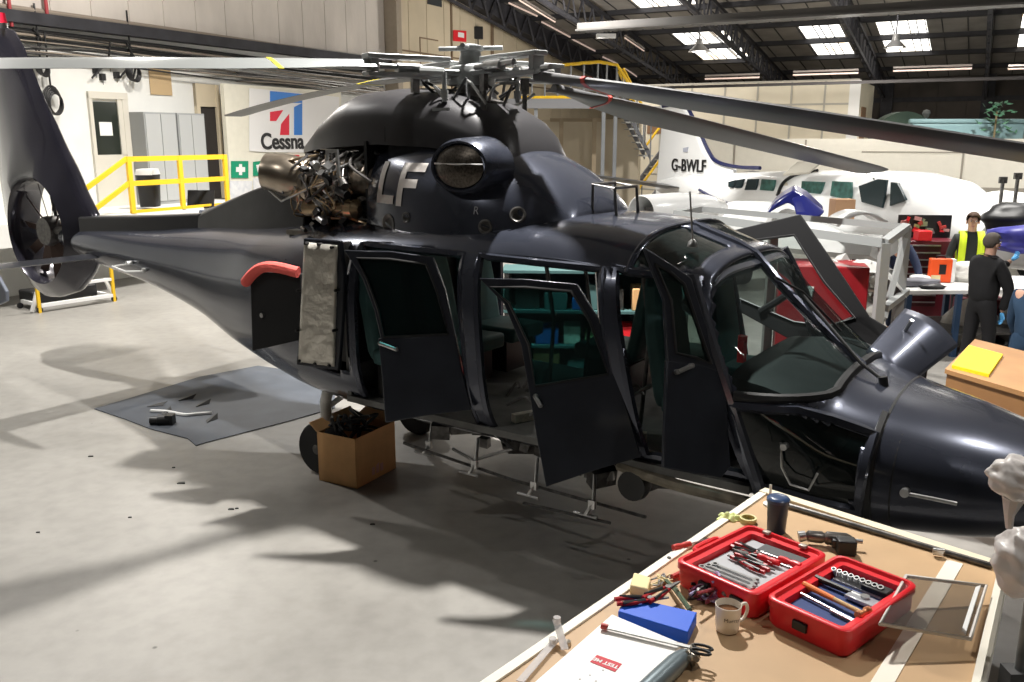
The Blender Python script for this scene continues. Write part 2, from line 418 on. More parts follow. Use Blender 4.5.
# wiper
bm = nb(); tube(bm, [(3.34, -.17, 1.48), (3.2, -.14, 1.56), (2.75, .03, 1.93)], .012); tube(bm, [(2.6, -.1, 2.05), (2.75, .03, 1.95), (3.0, .1, 1.7)], .008)
cyl(bm, (3.36, -.17, 1.4), (3.34, -.17, 1.5), .03); mk('wiper', bm, black, heli)
# nose joint, latch strips, radome seam
for xx, rr in ((3.46, .012), (3.56, .008)):
    bm = nb(); tube(bm, [Vector((xx, p[1]*1.004, p[2])) for p in ell(0, (fsec(xx)[0]+fsec(xx)[1])/2, fsec(xx)[2]+.002, (fsec(xx)[0]-fsec(xx)[1])/2+.003, fsec(xx)[3], 60, xx)], rr, 5, closed=True); mk('nose_seam', bm, black, heli)
seam([(3.44, 1.36), (3.44, .72)], .03, black, 'nose_edge', -1, -.005)
seam([(2.66, 1.40), (2.84, .90), (3.40, .84), (3.43, 1.28), (3.02, 1.40)], .036, paint, 'window_surround', -1, 0, True)
seam([(2.9, .84), (3.42, .8)], .02, black, 'belly_strip', -1, 0)
bm = nb(); tube(bm, [(3.62, -.77, 1.0), (3.78, -.76, 1.0), (3.9, -.735, .99)], .012); cyl(bm, (3.64, -.70, 1.01), (3.64, -.80, 1.01), .025); mk('pitot_tube', bm, steel, heli)
bm = nb(); tube(bm, [(2.98, -.95, 1.22), (3.0, -.97, 1.08), (3.06, -.98, .99), (3.16, -.96, .97), (3.2, -.95, 1.08)], .008); cyl(bm, (3.0, -.92, 1.2), (3.0, -.97, 1.2), .02); mk('nose_hose', bm, steel, heli)
# antenna on the roof glass
bm = nb(); tube(bm, [(2.2, -.55, 2.3), (2.17, -.56, 2.62)], .006); lathe(bm, [(.035, 0), (.03, .03), (.01, .05)], (2.2, -.55, 2.27), n=10); mk('whip_antenna', bm, steel, heli)
# ---------------- interior
inn = M('cabin_trim', (.12, .12, .115), .6, var=.2); grn = M('seat_cover', (.045, .11, .11), .7, var=.12); lin = M('cabin_lining', (.6, .58, .53), .7, var=.25, scale=4)
bm = nb(); box(bm, (1.1, 0, .87), (3.4, 1.86, .05)); box(bm, (2.95, 0, 1.1), (.5, 1.6, .04)); mk('cabin_floor', bm, inn, heli, smooth=0)
bm = nb(); box(bm, (-.58, 0, 1.5), (.04, 1.84, 1.3)); mk('rear_bulkhead', bm, inn, heli, smooth=0)
bm = nb(); box(bm, (.6, 0, 2.2), (2.3, 1.5, .03)); mk('cabin_ceiling', bm, lin, heli, smooth=0)
def seat(x, y, face=1, w=.5, nm='pilot_seat'):
    bm = nb()
    bk = [(x-.22*face, y, 1.28), (x-.30*face, y, 1.7), (x-.34*face, y, 2.0)]
    loft(bm, [[Vector(p)+Vector((dx*face, dy, 0)) for dx, dy in ((-.05, -w/2*k), (.06, -w/2*k*.9), (.06, w/2*k*.9), (-.05, w/2*k))] for p, k in zip([(x-.2*face, y, 1.2)]+bk+[(x-.36*face, y, 2.08)], (.9, 1, 1, .8, .45))])
    box(bm, (x+.05*face, y, 1.24), (.52, w, .13))
    o = mk(nm, bm, grn, heli, bevel=.03)
    bm = nb(); box(bm, (x, y, 1.03), (.4, w*.8, .28)); mk('seat_base', bm, black, o, smooth=0)
seat(2.3, -.46, 1); seat(2.3, .46, 1)
for y in (-.62, 0, .62): seat(-.15, y, 1, .5, 'cabin_seat')

seat(1.15, .5, -1, .5, 'cabin_seat'); seat(1.75, .62, 1, .45, 'cabin_seat')
for x_ in (.95, 1.75):
    for y_ in (-.3, .25):
        bm = nb(); tube(bm, [(x_, y_, .9), (x_+.05, y_, 1.6), (x_-.02, y_-.05, 2.2)], .016); mk('cabin_tube', bm, dsteel, heli)
bm = nb(); box(bm, (1.3, 0, 2.17), (1.0, 1.7, .05)); box(bm, (1.3, -.5, 2.12), (.8, .18, .06)); mk('overhead_panel', bm, lin, heli, bevel=.01)
bm = nb(); loft(bm, [ell(0, 1.40, .70, .14, 4, 16, 2.55), ell(0, 1.40, .82, .15, 4, 16, 2.8), ell(0, 1.33, .8, .13, 4, 16, 3.12)]); mk('instrument_hood', bm, M('hood', (.012, .013, .014), .65, var=.2), heli)
bm = nb(); box(bm, (2.66, 0, 1.16), (.08, 1.2, .42)); box(bm, (2.5, 0, 1.05), (.5, .22, .3))
for k in range(10): lathe(bm, [(.045, 0), (.045, .012)], (2.615, -.5+.11*k, 1.22+.08*(k % 2)), (-1, 0, 0), 12)
mk('instrument_panel', bm, black, heli, smooth=0)
bm = nb(); box(bm, (2.55, -.5, 1.62), (.04, .06, .14)); cyl(bm, (2.55, -.5, 1.68), (2.55, -.5, 1.72), .03); mk('fire_handle', bm, red, heli)
bm = nb(); tube(bm, spl([(2.45, -.8, 1.2), (2.4, -.85, 1.08), (2.3, -.86, 1.0), (2.33, -.8, .94)]), .022); tube(bm, spl([(2.3, -.86, 1.0), (2.42, -.8, .95), (2.48, -.78, .93)]), .018); mk('red_strap', bm, M('strap_red', (.8, .06, .04), .7), heli)['label'] = 'red warning ribbon at the crew seat'
random.seed(4)
bm = nb()
for k in range(22):
    p = Vector((random.uniform(.95, 1.9), random.uniform(-.85, -.3), random.uniform(.93, 1.25))); q = p+Vector((random.uniform(-.3, .3), random.uniform(-.1, .1), random.uniform(-.1, .2)))
    tube(bm, spl([p, (p+q)/2+Vector((0, .05, .06)), q], 4), .012, 6)
mk('loose_wiring', bm, dsteel, heli)
bm = nb()
for k in range(14):
    p = Vector((random.uniform(.95, 1.9), random.uniform(-.9, -.6), .92)); box(bm, p, (random.uniform(.05, .2), random.uniform(.05, .15), random.uniform(.02, .12)), rot(0, 0, random.random()*3))
mk('cabin_fittings', bm, M('fitting', (.75, .70, .60), .6, var=.4, scale=14), heli, smooth=0)
# ---------------- doors
def door_panel(nm, pl, outer, inner, panel, th, m, gl, glabel=None, flip=1, handle=None):
    nrm = Vector(pl[1]); nrm = nrm if nrm.y > 0 else -nrm; off = nrm*th
    h3 = lambda L_: [hp(u, v, pl) for u, v in L_]
    bm = nb(); ring(bm, h3(outer), h3(inner), off); prism(bm, h3(panel), off); d = mk(nm, bm, m, heli, bevel=.008, smooth=30)
    bm = nb(); prism(bm, [p+nrm*th*.4 for p in h3(inner)], nrm*.006); o = mk('door_window', bm, gl, d, smooth=0)
    if handle:
        bm = nb(); a, b = [hp(*q, pl)-nrm*.03 for q in handle]; tube(bm, [a, b], .014); cyl(bm, a, a+nrm*.04, .016); cyl(bm, b, b+nrm*.04, .016); mk('door_handle', bm, steel, d)
    bm = nb(); P_ = h3(inner); tube(bm, [p-nrm*.003 for p in P_], .009, 6, closed=True); mk('window_seal', bm, black, d)
    return d
PM = plane3((1.66, -1.0, 2.04), (2.1, -1.03, .97), (1.5, -1.32, .76))
door_panel('passenger_door', PM, [(479, 278), (525, 279), (577, 284), (598, 318), (617, 377), (529, 392), (521, 345), (504, 304)],
           [(491, 287), (525, 287), (571, 291), (590, 322), (608, 374), (535, 386), (529, 345), (509, 303)],
           [(529, 390), (570, 384), (616, 376), (628, 412), (641, 457), (596, 470), (546, 487), (536, 435)], .045, paintd, tintg, handle=((536, 396), (541, 405)))
PR = plane3((.45, -1.0, 2.1), (.76, -1.03, 1.02), (.15, -1.34, .91))
door_panel('passenger_door', PR, [(344, 250), (390, 251), (433, 257), (445, 290), (455, 336), (381, 340), (374, 310), (362, 278)],
           [(357, 258), (390, 259), (426, 264), (437, 292), (448, 334), (384, 337), (378, 309), (367, 279)],
           [(378, 338), (415, 337), (455, 335), (462, 370), (471, 410), (425, 416), (385, 423), (382, 380)], .045, paintd, glassM('dark_window', (.12, .26, .26), .3), handle=((381, 343), (397, 349)))
PC = plane3((2.37, -.97, 2.15), (2.79, -1.0, 1.05), (2.42, -1.5, 1.06))
door_panel('crew_door', PC, [(645, 247), (672, 264), (692, 278), (705, 320), (722, 372), (700, 366), (668, 362), (665, 300)],
           [(655, 264), (670, 272), (684, 284), (696, 320), (711, 364), (697, 358), (676, 353), (671, 300)],
           [(667, 360), (700, 364), (722, 371), (727, 400), (731, 466), (722, 478), (695, 474), (664, 468)], .04, paintd, glassM('crew_window', (.5, .62, .58), .28), handle=((676, 372), (690, 366)))
# port crew door, swung out on the far side
PP = plane3((3.0, 1.15, 1.4), (2.3, 1.45, 2.3), (1.3, 1.35, 2.0))
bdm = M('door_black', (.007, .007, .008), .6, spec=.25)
dp = door_panel('crew_door', PP, [(652, 250), (725, 232), (800, 214), (842, 275), (886, 342), (845, 330), (800, 345), (700, 290)],
           [(676, 256), (732, 243), (794, 235), (824, 282), (855, 318), (828, 326), (794, 322), (712, 287)],
           [(796, 330), (828, 326), (862, 312), (930, 352), (925, 380), (890, 378), (860, 380), (815, 366)], .05, bdm, glassM('clear_pane', (.9, .93, .92), .08))
dp['label'] = 'black-framed far crew door'
bm = nb(); q = [hp(u, v, PP) for u, v in ((702, 268), (712, 255), (735, 246), (752, 248), (775, 275), (788, 292), (760, 312))]; tube(bm, spl(q, 4), .03); mk('vent_window_frame', bm, bdm, dp)
# silver quilted liner hatch, black baggage door, red sleeve
PQ = plane3((-.45, -1.0, 2.1), (-.5, -1.0, 1.2), (-.85, -1.25, 2.1))
q = [(303, 238), (340, 241), (344, 275), (343, 310), (338, 371), (296, 365), (300, 330), (303, 290)]
bm = nb(); P_ = [hp(u, v, PQ) for u, v in q]; prism(bm, P_, (0, .04, 0)); hq = mk('baggage_hatch', bm, paintd, heli, bevel=.01)
q = [(304, 241), (337, 244), (340, 275), (339, 310), (334, 367), (299, 362), (303, 330), (305, 290)]
def grid_on(poly, pl, bumpf, nx=14, nz=20):
    """cushioned panel between two long sides of a picture quad (TL,TR,BR,BL)"""
    TL, TR, BR, BL = [hp(*c, pl) for c in poly]; n = Vector(pl[1]); n = n if n.y < 0 else -n; bm = nb(); V = []
    for i in range(nz+1):
        row = []
        for j in range(nx+1):
            a, b = j/nx, i/nz; p = (TL*(1-a)+TR*a)*(1-b)+(BL*(1-a)+BR*a)*b; row.append(bm.verts.new(p+n*bumpf(a, b)))
        V.append(row)
    for i in range(nz):
        for j in range(nx): bm.faces.new((V[i][j], V[i][j+1], V[i+1][j+1], V[i+1][j]))
    return bm
random.seed(2)
bm = grid_on([(305, 242), (338, 245), (335, 366), (299, 361)], PQ, lambda a, b: .012+.03*math.sin(PI*a)**.5*math.sin(PI*b)**.3+.006*math.sin(31*b+5*a)*math.sin(9*a+3)+random.uniform(-.003, .003))
mk('quilted_liner', bm, M('silver_quilt', (.72, .69, .62), .34, .35, var=.08, scale=7, bump=.9, bscale=11), hq, smooth=60, solid=.012)['label'] = 'silver quilted lining'
for u, v in ((309, 243), (322, 244), (335, 247), (301, 290), (339, 290), (300, 330), (337, 330), (302, 360), (318, 363), (332, 365)):
    p = hp(u, v, PQ); bm = nb(); cyl(bm, p+Vector((0, -.045, 0)), p, .012, n=8); mk('liner_stud', bm, black, hq)
PB = plane3((-.95, -1.0, 1.9), (-.98, -1.0, 1.2), (-1.5, -1.2, 1.8))
bm = nb(); q = [hp(u, v, PB) for u, v in ((250, 283), (262, 272), (301, 274), (300, 340), (252, 351))]; prism(bm, q, (0, .035, 0)); bd = mk('baggage_door', bm, M('black_cloth', (.009, .009, .010), .8), heli, bevel=.008)
bm = nb(); p = hp(263, 315, PB); cyl(bm, p+Vector((0, -.02, 0)), p, .02); mk('door_lock', bm, steel, bd)
bm = nb(); q = [hp(u, v, PB)+Vector((0, -.03, 0)) for u, v in ((247, 284), (256, 273), (266, 267), (280, 267), (301, 272))]; tube(bm, spl(q), [.045 if i else .03 for i in range(len(spl(q)))], 10)
mk('red_foam_sleeve', bm, M('salmon', (.78, .12, .10), .75, bump=.3), bd)['label'] = 'salmon red foam sleeve'
# dark open hole lining behind hatch
bm = nb(); box(bm, (-.95, -.4, 1.55), (.8, .9, .8)); mk('baggage_bay', bm, black, heli, smooth=0)
# ---------------- spine, boom details
bm = nb(); loft(bm, [[(x, -w, z0), (x, -w, z1), (x, w, z1), (x, w, z0)] for x, w, z0, z1 in ((-5.85, .13, 1.82, 2.03), (-4.6, .14, 1.9, 2.1), (-3.5, .15, 1.98, 2.18), (-3.42, .15, 1.98, 2.2))]); mk('shaft_cover', bm, M('spine_black', (.018, .018, .02), .4, .3), heli, bevel=.02)
bm = nb(); loft(bm, [[(x, -w, z0), (x, -w*.9, z1-.04), (x, -w*.5, z1), (x, w*.5, z1), (x, w*.9, z1-.04), (x, w, z0)] for x, w, z0, z1 in ((-3.5, .16, 1.98, 2.2), (-3.0, .24, 2.0, 2.34), (-2.4, .36, 2.08, 2.50), (-1.85, .46, 2.1, 2.62), (-1.5, .5, 2.12, 2.5))])
mk('aft_fairing', bm, M('aft_matt', (.02, .02, .022), .35, .3, var=.2), heli, bevel=.015)
bm = nb(); tube(bm, [side(115, 266, -.33)+Vector((0, -.03, 0)), side(130, 271, -.36)+Vector((0, -.05, 0)), side(145, 271, -.36)+Vector((0, -.03, 0))], .009); tube(bm, [side(115, 266, -.33), side(128, 264, -.33)], .009)
for u, v in ((129, 263), (145, 270)): p = side(u, v, -.36); cyl(bm, p+Vector((0, -.03, 0)), p+Vector((0, .06, 0)), .022)
mk('tail_handle', bm, white, heli)
# ---------------- fin with fenestron
c0 = Vector((-6.74, 0, 1.80)); rd = .64
finout = [(-5.6, 1.85), (-5.64, 2.05), (-5.85, 2.32), (-6.02, 2.61), (-6.2, 2.86), (-6.37, 3.16), (-6.6, 3.5), (-6.76, 3.82), (-6.92, 4.1), (-7.0, 4.2), (-7.12, 4.27), (-7.4, 4.3), (-7.62, 4.25), (-7.72, 4.0), (-7.76, 3.4), (-7.78, 2.8),
          (-7.80, 2.4), (-7.78, 2.0), (-7.70, 1.6), (-7.52, 1.25), (-7.25, 1.02), (-6.95, .93), (-6.65, .96), (-6.2, 1.08), (-5.86, 1.32), (-5.62, 1.6)]
# resample by angle about the duct centre
import bisect
def ray_hit(ang):
    d = (math.cos(ang), math.sin(ang)); best = None
    for i in range(len(finout)):
        a, b = finout[i], finout[(i+1) % len(finout)]; ax, az = a[0]-c0.x, a[1]-c0.z; ex, ez = b[0]-a[0], b[1]-a[1]
        den = d[0]*ez-d[1]*ex
        if abs(den) < 1e-9: continue
        t = (ax*ez-az*ex)/den; s = (ax*d[1]-az*d[0])/den
        if t > 0 and -1e-6 <= s <= 1+1e-6: best = t if best is None else max(best, t)
    return best
NA = 96; bm = nb(); L_ = []
prof = [(0, 1.0, .17), (.05, 1., .21), (.3, 1, .17), (.65, 1, .10), (.93, 1, .06), (1, 1, .015)]
angs = [2*PI*k/NA for k in range(NA)]
hits = [ray_hit(a) for a in angs]
for sgn in (-1, 1):
    rows = []
    for f_, _, th in prof:
        rows.append([])
        for a, h in zip(angs, hits):
            r_ = rd+(h-rd)*f_; z = c0.z+r_*math.sin(a); t = th*(1 if z < 2.6 else max(.45, 1-(z-2.6)*.45))
            t = min(t, .17) if f_ > .1 and z > 3 else t
            rows[-1].append(bm.verts.new((c0.x+r_*math.cos(a), sgn*t, z)))
    for A, B in zip(rows, rows[1:]):
        for k in range(NA): bm.faces.new((A[k], A[(k+1) % NA], B[(k+1) % NA], B[k]))
    L_.append(rows)
for k in range(NA):
    bm.faces.new((L_[0][0][k], L_[0][0][(k+1) % NA], L_[1][0][(k+1) % NA], L_[1][0][k])); bm.faces.new((L_[0][-1][k], L_[0][-1][(k+1) % NA], L_[1][-1][(k+1) % NA], L_[1][-1][k]))
fin = mk('tail_fin', bm, M('fin_paint', (.026, .025, .036), .22, .4, var=.15, scale=3, coat=.6), heli, smooth=50)
bm = nb(); lathe(bm, [(.17, -.1), (.19, -.05), (.19, .05), (.12, .12)], c0, (0, 1, 0)); fh = mk('tail_rotor_hub', bm, dsteel, fin)
for k in range(11):
    a = 2*PI*k/11+.2; d = Vector((math.cos(a), 0, math.sin(a))); u = Vector((-math.sin(a), 0, math.cos(a)))
    bm = nb(); A = c0+d*.17; B = c0+d*.61
    loft(bm, [[p+u*w+Vector((0, yy, 0)) for w, yy in ((-.045, -.02), (.045, .03), (.045, .04), (-.045, -.01))] for p in (A, B)]); mk('tail_rotor_blade', bm, M('brown_blade', (.09, .06, .05), .5, .4), fin)
bm = nb(); cyl(bm, c0+Vector((0, -.02, 0)), (-6.25, -.02, 1.84), .05)
for a in (1.75, -1.2, -2.3): cyl(bm, c0+Vector((0, .1, 0)), c0+Vector((math.cos(a)*.66, .1, math.sin(a)*.66)), .025)
mk('stator_strut', bm, dsteel, fin)
bm = nb(); cyl(bm, (-7.3, 0, 4.28), (-7.3, 0, 4.34), .05); cyl(bm, (-7.3, 0, 4.34), (-7.3, 0, 4.46), .045, .03, mi=1); mk('tail_beacon', bm, [steel, M('beacon_red', (.7, .02, .05), .2, emit=.15)], fin)
# stabiliser and end plate
bm = nb()
for s_ in (-1, 1):
    loft(bm, [[(-5.5-.18+sw, s_*y, 1.60), (-5.5+sw, s_*y, 1.575+t), (-5.5+.2+sw, s_*y, 1.59), (-5.5+sw, s_*y, 1.60-t)] for y, t, sw in ((.15, .05, 0), (1.6, .04, -.02))])
mk('stabiliser', bm, M('stab_paint', (.03, .032, .04), .3, .5), heli)
for s_ in (-1, 1):
    bm = nb(); prism(bm, [(-4.9, s_*1.6, 1.78), (-5.35, s_*1.6, 2.0), (-5.9, s_*1.6, 2.0), (-6.1, s_*1.6, 1.6), (-5.4, s_*1.6, 1.1), (-4.62, s_*1.6, 1.36), (-4.6, s_*1.6, 1.46)], (0, s_*.04, 0)); mk('end_plate', bm, M('end_grey', (.20, .22, .27), .4, .2), heli, bevel=.01)
# ---------------- engine deck and cowlings
def cowl(nm, st, m, caps=True, n=3.0, k=40, zfun=None):
    bm = nb(); R_ = []
    for x, w, zb, zt, e in st:
        r_ = []
        for i in range(k+1):
            t = PI*i/k; c, s = math.cos(t), math.sin(t); r_.append(Vector((x, w*math.copysign(abs(c)**(2/e), c), zb+(zt-zb)*abs(s)**(2/e))))
        R_.append(r_)
    V = loft(bm, R_, caps=False, closed=False)
    if caps:
        bm.faces.new([v for v in V[0]][::-1]); bm.faces.new([v for v in V[-1]])
    return mk(nm, bm, m, heli, smooth=50)
main = [(-.62, .60, 2.22, 2.96, 2.6), (-.4, .68, 2.22, 2.97, 2.7), (-.1, .76, 2.2, 2.98, 2.7), (.3, .80, 2.2, 2.96, 2.6), (.65, .78, 2.2, 2.86, 2.5), (.92, .70, 2.2, 2.74, 2.5), (1.12, .61, 2.22, 2.60, 2.5), (1.22, .54, 2.22, 2.50, 2.5), (1.28, .46, 2.24, 2.38, 2.5)]
mc = cowl('engine_cowling', main, paint, n=3)
dg = bpy.context.evaluated_depsgraph_get(); bmt = nb(); bmt.from_mesh(mc.data); bvc = BVHTree.FromBMesh(bmt); bmt.free()
top = [(-1.93, .04, 2.80, 2.84, 2.2), (-1.75, .22, 2.82, 2.93, 2.6), (-1.45, .36, 2.85, 3.12, 2.9), (-1.15, .45, 2.87, 3.27, 3.1), (-.95, .50, 2.88, 3.33, 3.1), (-.55, .54, 2.9, 3.35, 3.2), (0, .54, 2.88, 3.30, 3.1), (.3, .51, 2.84, 3.21, 3.0), (.5, .47, 2.8, 3.11, 2.9), (.60, .43, 2.78, 3.02, 2.8), (.70, .40, 2.74, 2.78, 2.8)]
tc_ = cowl('hub_fairing', top, matt, n=3)
bm = nb(); tube(bm, [Vector((-.45, .54*math.cos(PI*i/20)*1.0, 2.92+.43*math.sin(PI*i/20)**.75)) for i in range(21)], .006, 5); mk('fairing_seam', bm, black, tc_)
bm = nb(); box(bm, (.12, -.53, 3.16), (.16, .012, .02), rot(-.25)); mk('fairing_placard', bm, hubgrey, tc_)
# intake
ic = Vector((.50, -.77, 2.75))
bm = nb(); K = 36
def oval(rx, rz, y, cx=0): return [ic+Vector((cx+rx*math.cos(2*PI*i/K), y, rz*math.sin(2*PI*i/K))) for i in range(K)]
loft(bm, [oval(.29, .215, .25), oval(.275, .2, .0), oval(.255, .18, -.04), oval(.235, .165, -.04), oval(.22, .15, -.01)], caps=False); io = mk('air_intake', bm, paint, heli, smooth=60)
bm = nb(); V = [ic+Vector((.22*r*math.cos(2*PI*i/K), -.03-.045*(1-r*r), .15*r*math.sin(2*PI*i/K))) for r in (1,) for i in range(K)]
loft(bm, [[ic+Vector((.22*r*math.cos(2*PI*i/K), -.03-.05*(1-r*r), .15*r*math.sin(2*PI*i/K))) for i in range(K)] for r in (1, .8, .6, .4, .2, .02)], caps=False); mk('intake_mesh', bm, M('mesh_metal', (.07, .06, .05), .35, .8, var=.6, scale=60), io, smooth=60)
bm = nb(); tube(bm, [ic+Vector((-.22, -.035, .02)), ic+Vector((0, -.085, .02)), ic+Vector((.22, -.035, .02))], .007); mk('intake_bar', bm, steel, io)
# small round ports on the cowling and LF marks: laid on the cowling surface
def onside(bmx, bvh, off=.004):
    for v in bmx.verts:
        h = bvh.ray_cast(Vector((v.co.x, -3, v.co.z)), Vector((0, 1, 0)))
        if h[0] is not None: v.co.y = h[0].y-off-(v.co.y if abs(v.co.y) < .02 else 0)*0
    return bmx
def stroke_letters(polys):
    bm = nb()
    for P_ in polys:
        n = len(P_); vs = [bm.verts.new((x, 0, z)) for x, z in P_]; bm.faces.new(vs)
    bmesh.ops.triangulate(bm, faces=bm.faces)
    for _ in range(6): bmesh.ops.subdivide_edges(bm, edges=[e for e in bm.edges if e.calc_length() > .018], cuts=1); bmesh.ops.triangulate(bm, faces=bm.faces)
    return bm
def rectp(x0, z0, x1, z1): return [(x0, z0), (x1, z0), (x1, z1), (x0, z1)]
h0, h1, lx = 2.45, 2.77, -.45
bm = stroke_letters([rectp(lx, h0, lx+.07, h1), rectp(lx+.07, h0, lx+.23, h0+.065), rectp(lx+.27, h0-.01, lx+.34, h1-.005), rectp(lx+.34, h1-.07, lx+.53, h1-.005), rectp(lx+.34, h1-.19, lx+.48, h1-.125)])
mk('registration_letters', onside(bm, bvc, .008), M('letter_grey', (.62, .58, .55), .5), mc, smooth=0)['label'] = 'large pale letters LF'
bm = text_bm('Я', .1, basis((.62, 0, 2.46), (1, 0, 0), (0, 0, 1)), .0) if False else text_bm('R', .08, basis((.62, 0, 2.44), (1, 0, 0), (0, 0, 1)), 0)
mk('small_letter', onside(bm, bvc, .006), M('faint_letter', (.3, .3, .32), .5), mc, smooth=0)
for x_, z_, r_ in ((.70, 2.33, .045), (.92, 2.42, .05), (1.12, 2.32, .04), (-.05, 2.36, .035), (-.28, 2.29, .07)):
    h = bvc.ray_cast(Vector((x_, -3, z_)), Vector((0, 1, 0)))
    if h[0] is None: continue
    p, nrm = h[0], h[1]; nrm = nrm if nrm.y < 0 else -nrm
    bm = nb(); lathe(bm, [(r_*1.2, 0), (r_*1.2, .006), (r_, .008), (r_*.75, -.0), (.001, -.0)], p, nrm, 20); mk('cowl_port', bm, dsteel, mc)
# front hoop and box of the cowl
bm = nb()
for s_ in (-1, 1):
    tube(bm, [(1.24, s_*.17, 2.38), (1.24, s_*.17, 2.62), (1.42, s_*.17, 2.60), (1.44, s_*.17, 2.4)], .012)
tube(bm, [(1.24, -.17, 2.62), (1.24, .17, 2.62)], .012); tube(bm, [(1.42, -.17, 2.6), (1.42, .17, 2.6)], .012); mk('roof_hoop', bm, dsteel, heli)
# engine
eng = bpy.data.objects.new('engine', None)
bm = nb(); lathe(bm, [(.14, .1), (.16, .16), (.17, .2), (.15, .24), (.2, .3), (.2, .36), (.16, .4), (.19, .46), (.19, .56), (.14, .6), (.16, .7), (.16, .85), (.1, .9)], (-1.5, -.40, 2.60), (1, 0, 0), 32); eng = mk('engine', bm, M('engine_metal', (.30, .26, .22), .33, .95, var=.55, scale=14, bump=.2, bscale=30), heli, smooth=30)
bm = nb(); pr = spl([(-1.36, -.42, 2.57), (-1.45, -.43, 2.56), (-1.53, -.5, 2.60), (-1.64, -.58, 2.645), (-1.77, -.64, 2.665)], 6)
rr = [.215+.005*math.sin(k*.5)-.0022*k for k in range(40)]
u_, rings_ = None, []
for i, p in enumerate(pr):
    d = (pr[min(i+1, len(pr)-1)]-pr[max(i-1, 0)]).normalized(); a_ = Vector((0, 0, 1)); a_ = (a_-d*a_.dot(d)).normalized(); b_ = d.cross(a_)
    rings_.append([p+(a_*math.cos(2*PI*k/28)+b_*math.sin(2*PI*k/28))*rr[i] for k in range(28)])
d = (pr[-1]-pr[-2]).normalized(); inner = [[c+(p_-c)*.93-d*dd for p_ in rings_[-1]] for c, dd in ((pr[-1], 0), (pr[-1], .3))]
loft(bm, rings_+inner, caps=True); mk('exhaust_nozzle', bm, M('nozzle_metal', (.42, .36, .29), .3, .95, var=.3, scale=5), eng, smooth=50)
bm = nb(); lathe(bm, [(.055, 0), (.07, .02), (.07, .3), (.05, .32), (.05, .5), (.08, .52), (.08, .6), (.03, .64)], (-1.32, -.62, 2.37), (1, 0, .02), 20); mk('starter_generator', bm, M('brass_metal', (.40, .30, .19), .3, .9, var=.3, scale=12), eng)
bm = nb(); box(bm, (-1.0, 0, 2.15), (1.1, 1.3, .04)); mk('engine_deck', bm, M('deck_metal', (.2, .19, .17), .4, .7, var=.4, scale=9), eng, smooth=0)
bm = nb(); box(bm, (-.66, 0, 2.55), (.03, 1.1, .75)); mk('firewall', bm, black, eng, smooth=0)
bm = nb(); box(bm, (-1.15, .0, 2.5), (.9, .3, .65)); mk('engine_bay_wall', bm, black, eng, smooth=0)
bm = nb(); tube(bm, [(-1.80, -.66, 2.55), (-1.55, -.68, 2.42), (-1.15, -.7, 2.55), (-.75, -.68, 2.64)], .012); mk('support_strut', bm, steel, eng)
bm = nb(); ring(bm, [(-1.0, -.69, 2.62), (-.82, -.69, 2.62), (-.84, -.69, 2.86), (-.97, -.69, 2.86)], [(-.97, -.69, 2.65), (-.85, -.69, 2.65), (-.86, -.69, 2.83), (-.95, -.69, 2.83)], (0, .02, 0)); mk('mount_frame', bm, steel, eng)
random.seed(11)
for k in range(80):
    a = random.uniform(0, 2*PI); x_ = random.uniform(-1.45, -.75); r_ = random.uniform(.2, .3)
    P_ = [(x_+random.uniform(-.1, .1)*i, -.42+(r_+random.uniform(-.02, .05))*math.cos(a+i*random.uniform(.2, .6)), 2.56+(r_)*math.sin(a+i*.5)) for i in range(4)]
    bm = nb(); tube(bm, spl(P_, 4), random.choice((.006, .009, .013)), 6); mk('engine_pipe', bm, random.choice((steel, dsteel, black, MT['brass_metal'])), eng)
for k in range(30):
    bm = nb(); x_ = random.uniform(-1.42, -.72); z_ = random.uniform(2.2, 2.8); y_ = -.42-random.uniform(.12, .3)
    if k % 2: cyl(bm, (x_, y_, z_), (x_+random.uniform(.05, .12), y_+random.uniform(-.05, .05), z_+random.uniform(-.05, .05)), random.uniform(.015, .04))
    else: box(bm, (x_, y_, z_), (random.uniform(.03, .08), random.uniform(.03, .07), random.uniform(.03, .08)), rot(random.random(), random.random(), 0))
    mk('engine_accessory', bm, random.choice((dsteel, black, steel)), eng)
# ---------------- rotor
hub = nb(); lathe(hub, [(.16, 2.95), (.14, 3.1), (.11, 3.15), (.11, 3.36)], n=24); rotor = mk('rotor_mast', hub, dsteel, heli)
bm = nb(); A0 = R(34+35)      # blade angle in helicopter axes
BA = [R(36)-HA, R(124)-HA, R(214)-HA, R(306)-HA]
pts = []
for k in range(4):
    a = BA[k]
    for da, r_ in ((-.2, .44), (.2, .44), (.5, .2), (PI/4, .16), (PI/2-.5, .2)): pts.append((math.cos(a+da)*r_, math.sin(a+da)*r_, 3.42))
prism(bm, pts, (0, 0, .05)); mk('star_plate', bm, hubgrey, rotor, bevel=.012)
bm = nb(); lathe(bm, [(.19, 3.36), (.2, 3.41), (.17, 3.5), (.1, 3.53), (.08, 3.62), (.11, 3.63), (.11, 3.66), (.03, 3.68)], n=24); mk('hub_cap', bm, hubgrey, rotor)
bm = nb()
for k in range(4):
    a = BA[k]+PI/4; cyl(bm, (0, 0, 3.645), (math.cos(a)*.26, math.sin(a)*.26, 3.645), .018)
mk('hub_top_bar', bm, hubgrey, rotor)
bm = nb(); lathe(bm, [(.2, 3.16), (.3, 3.18), (.3, 3.23), (.2, 3.25)], n=28); mk('swashplate', bm, dsteel, rotor)
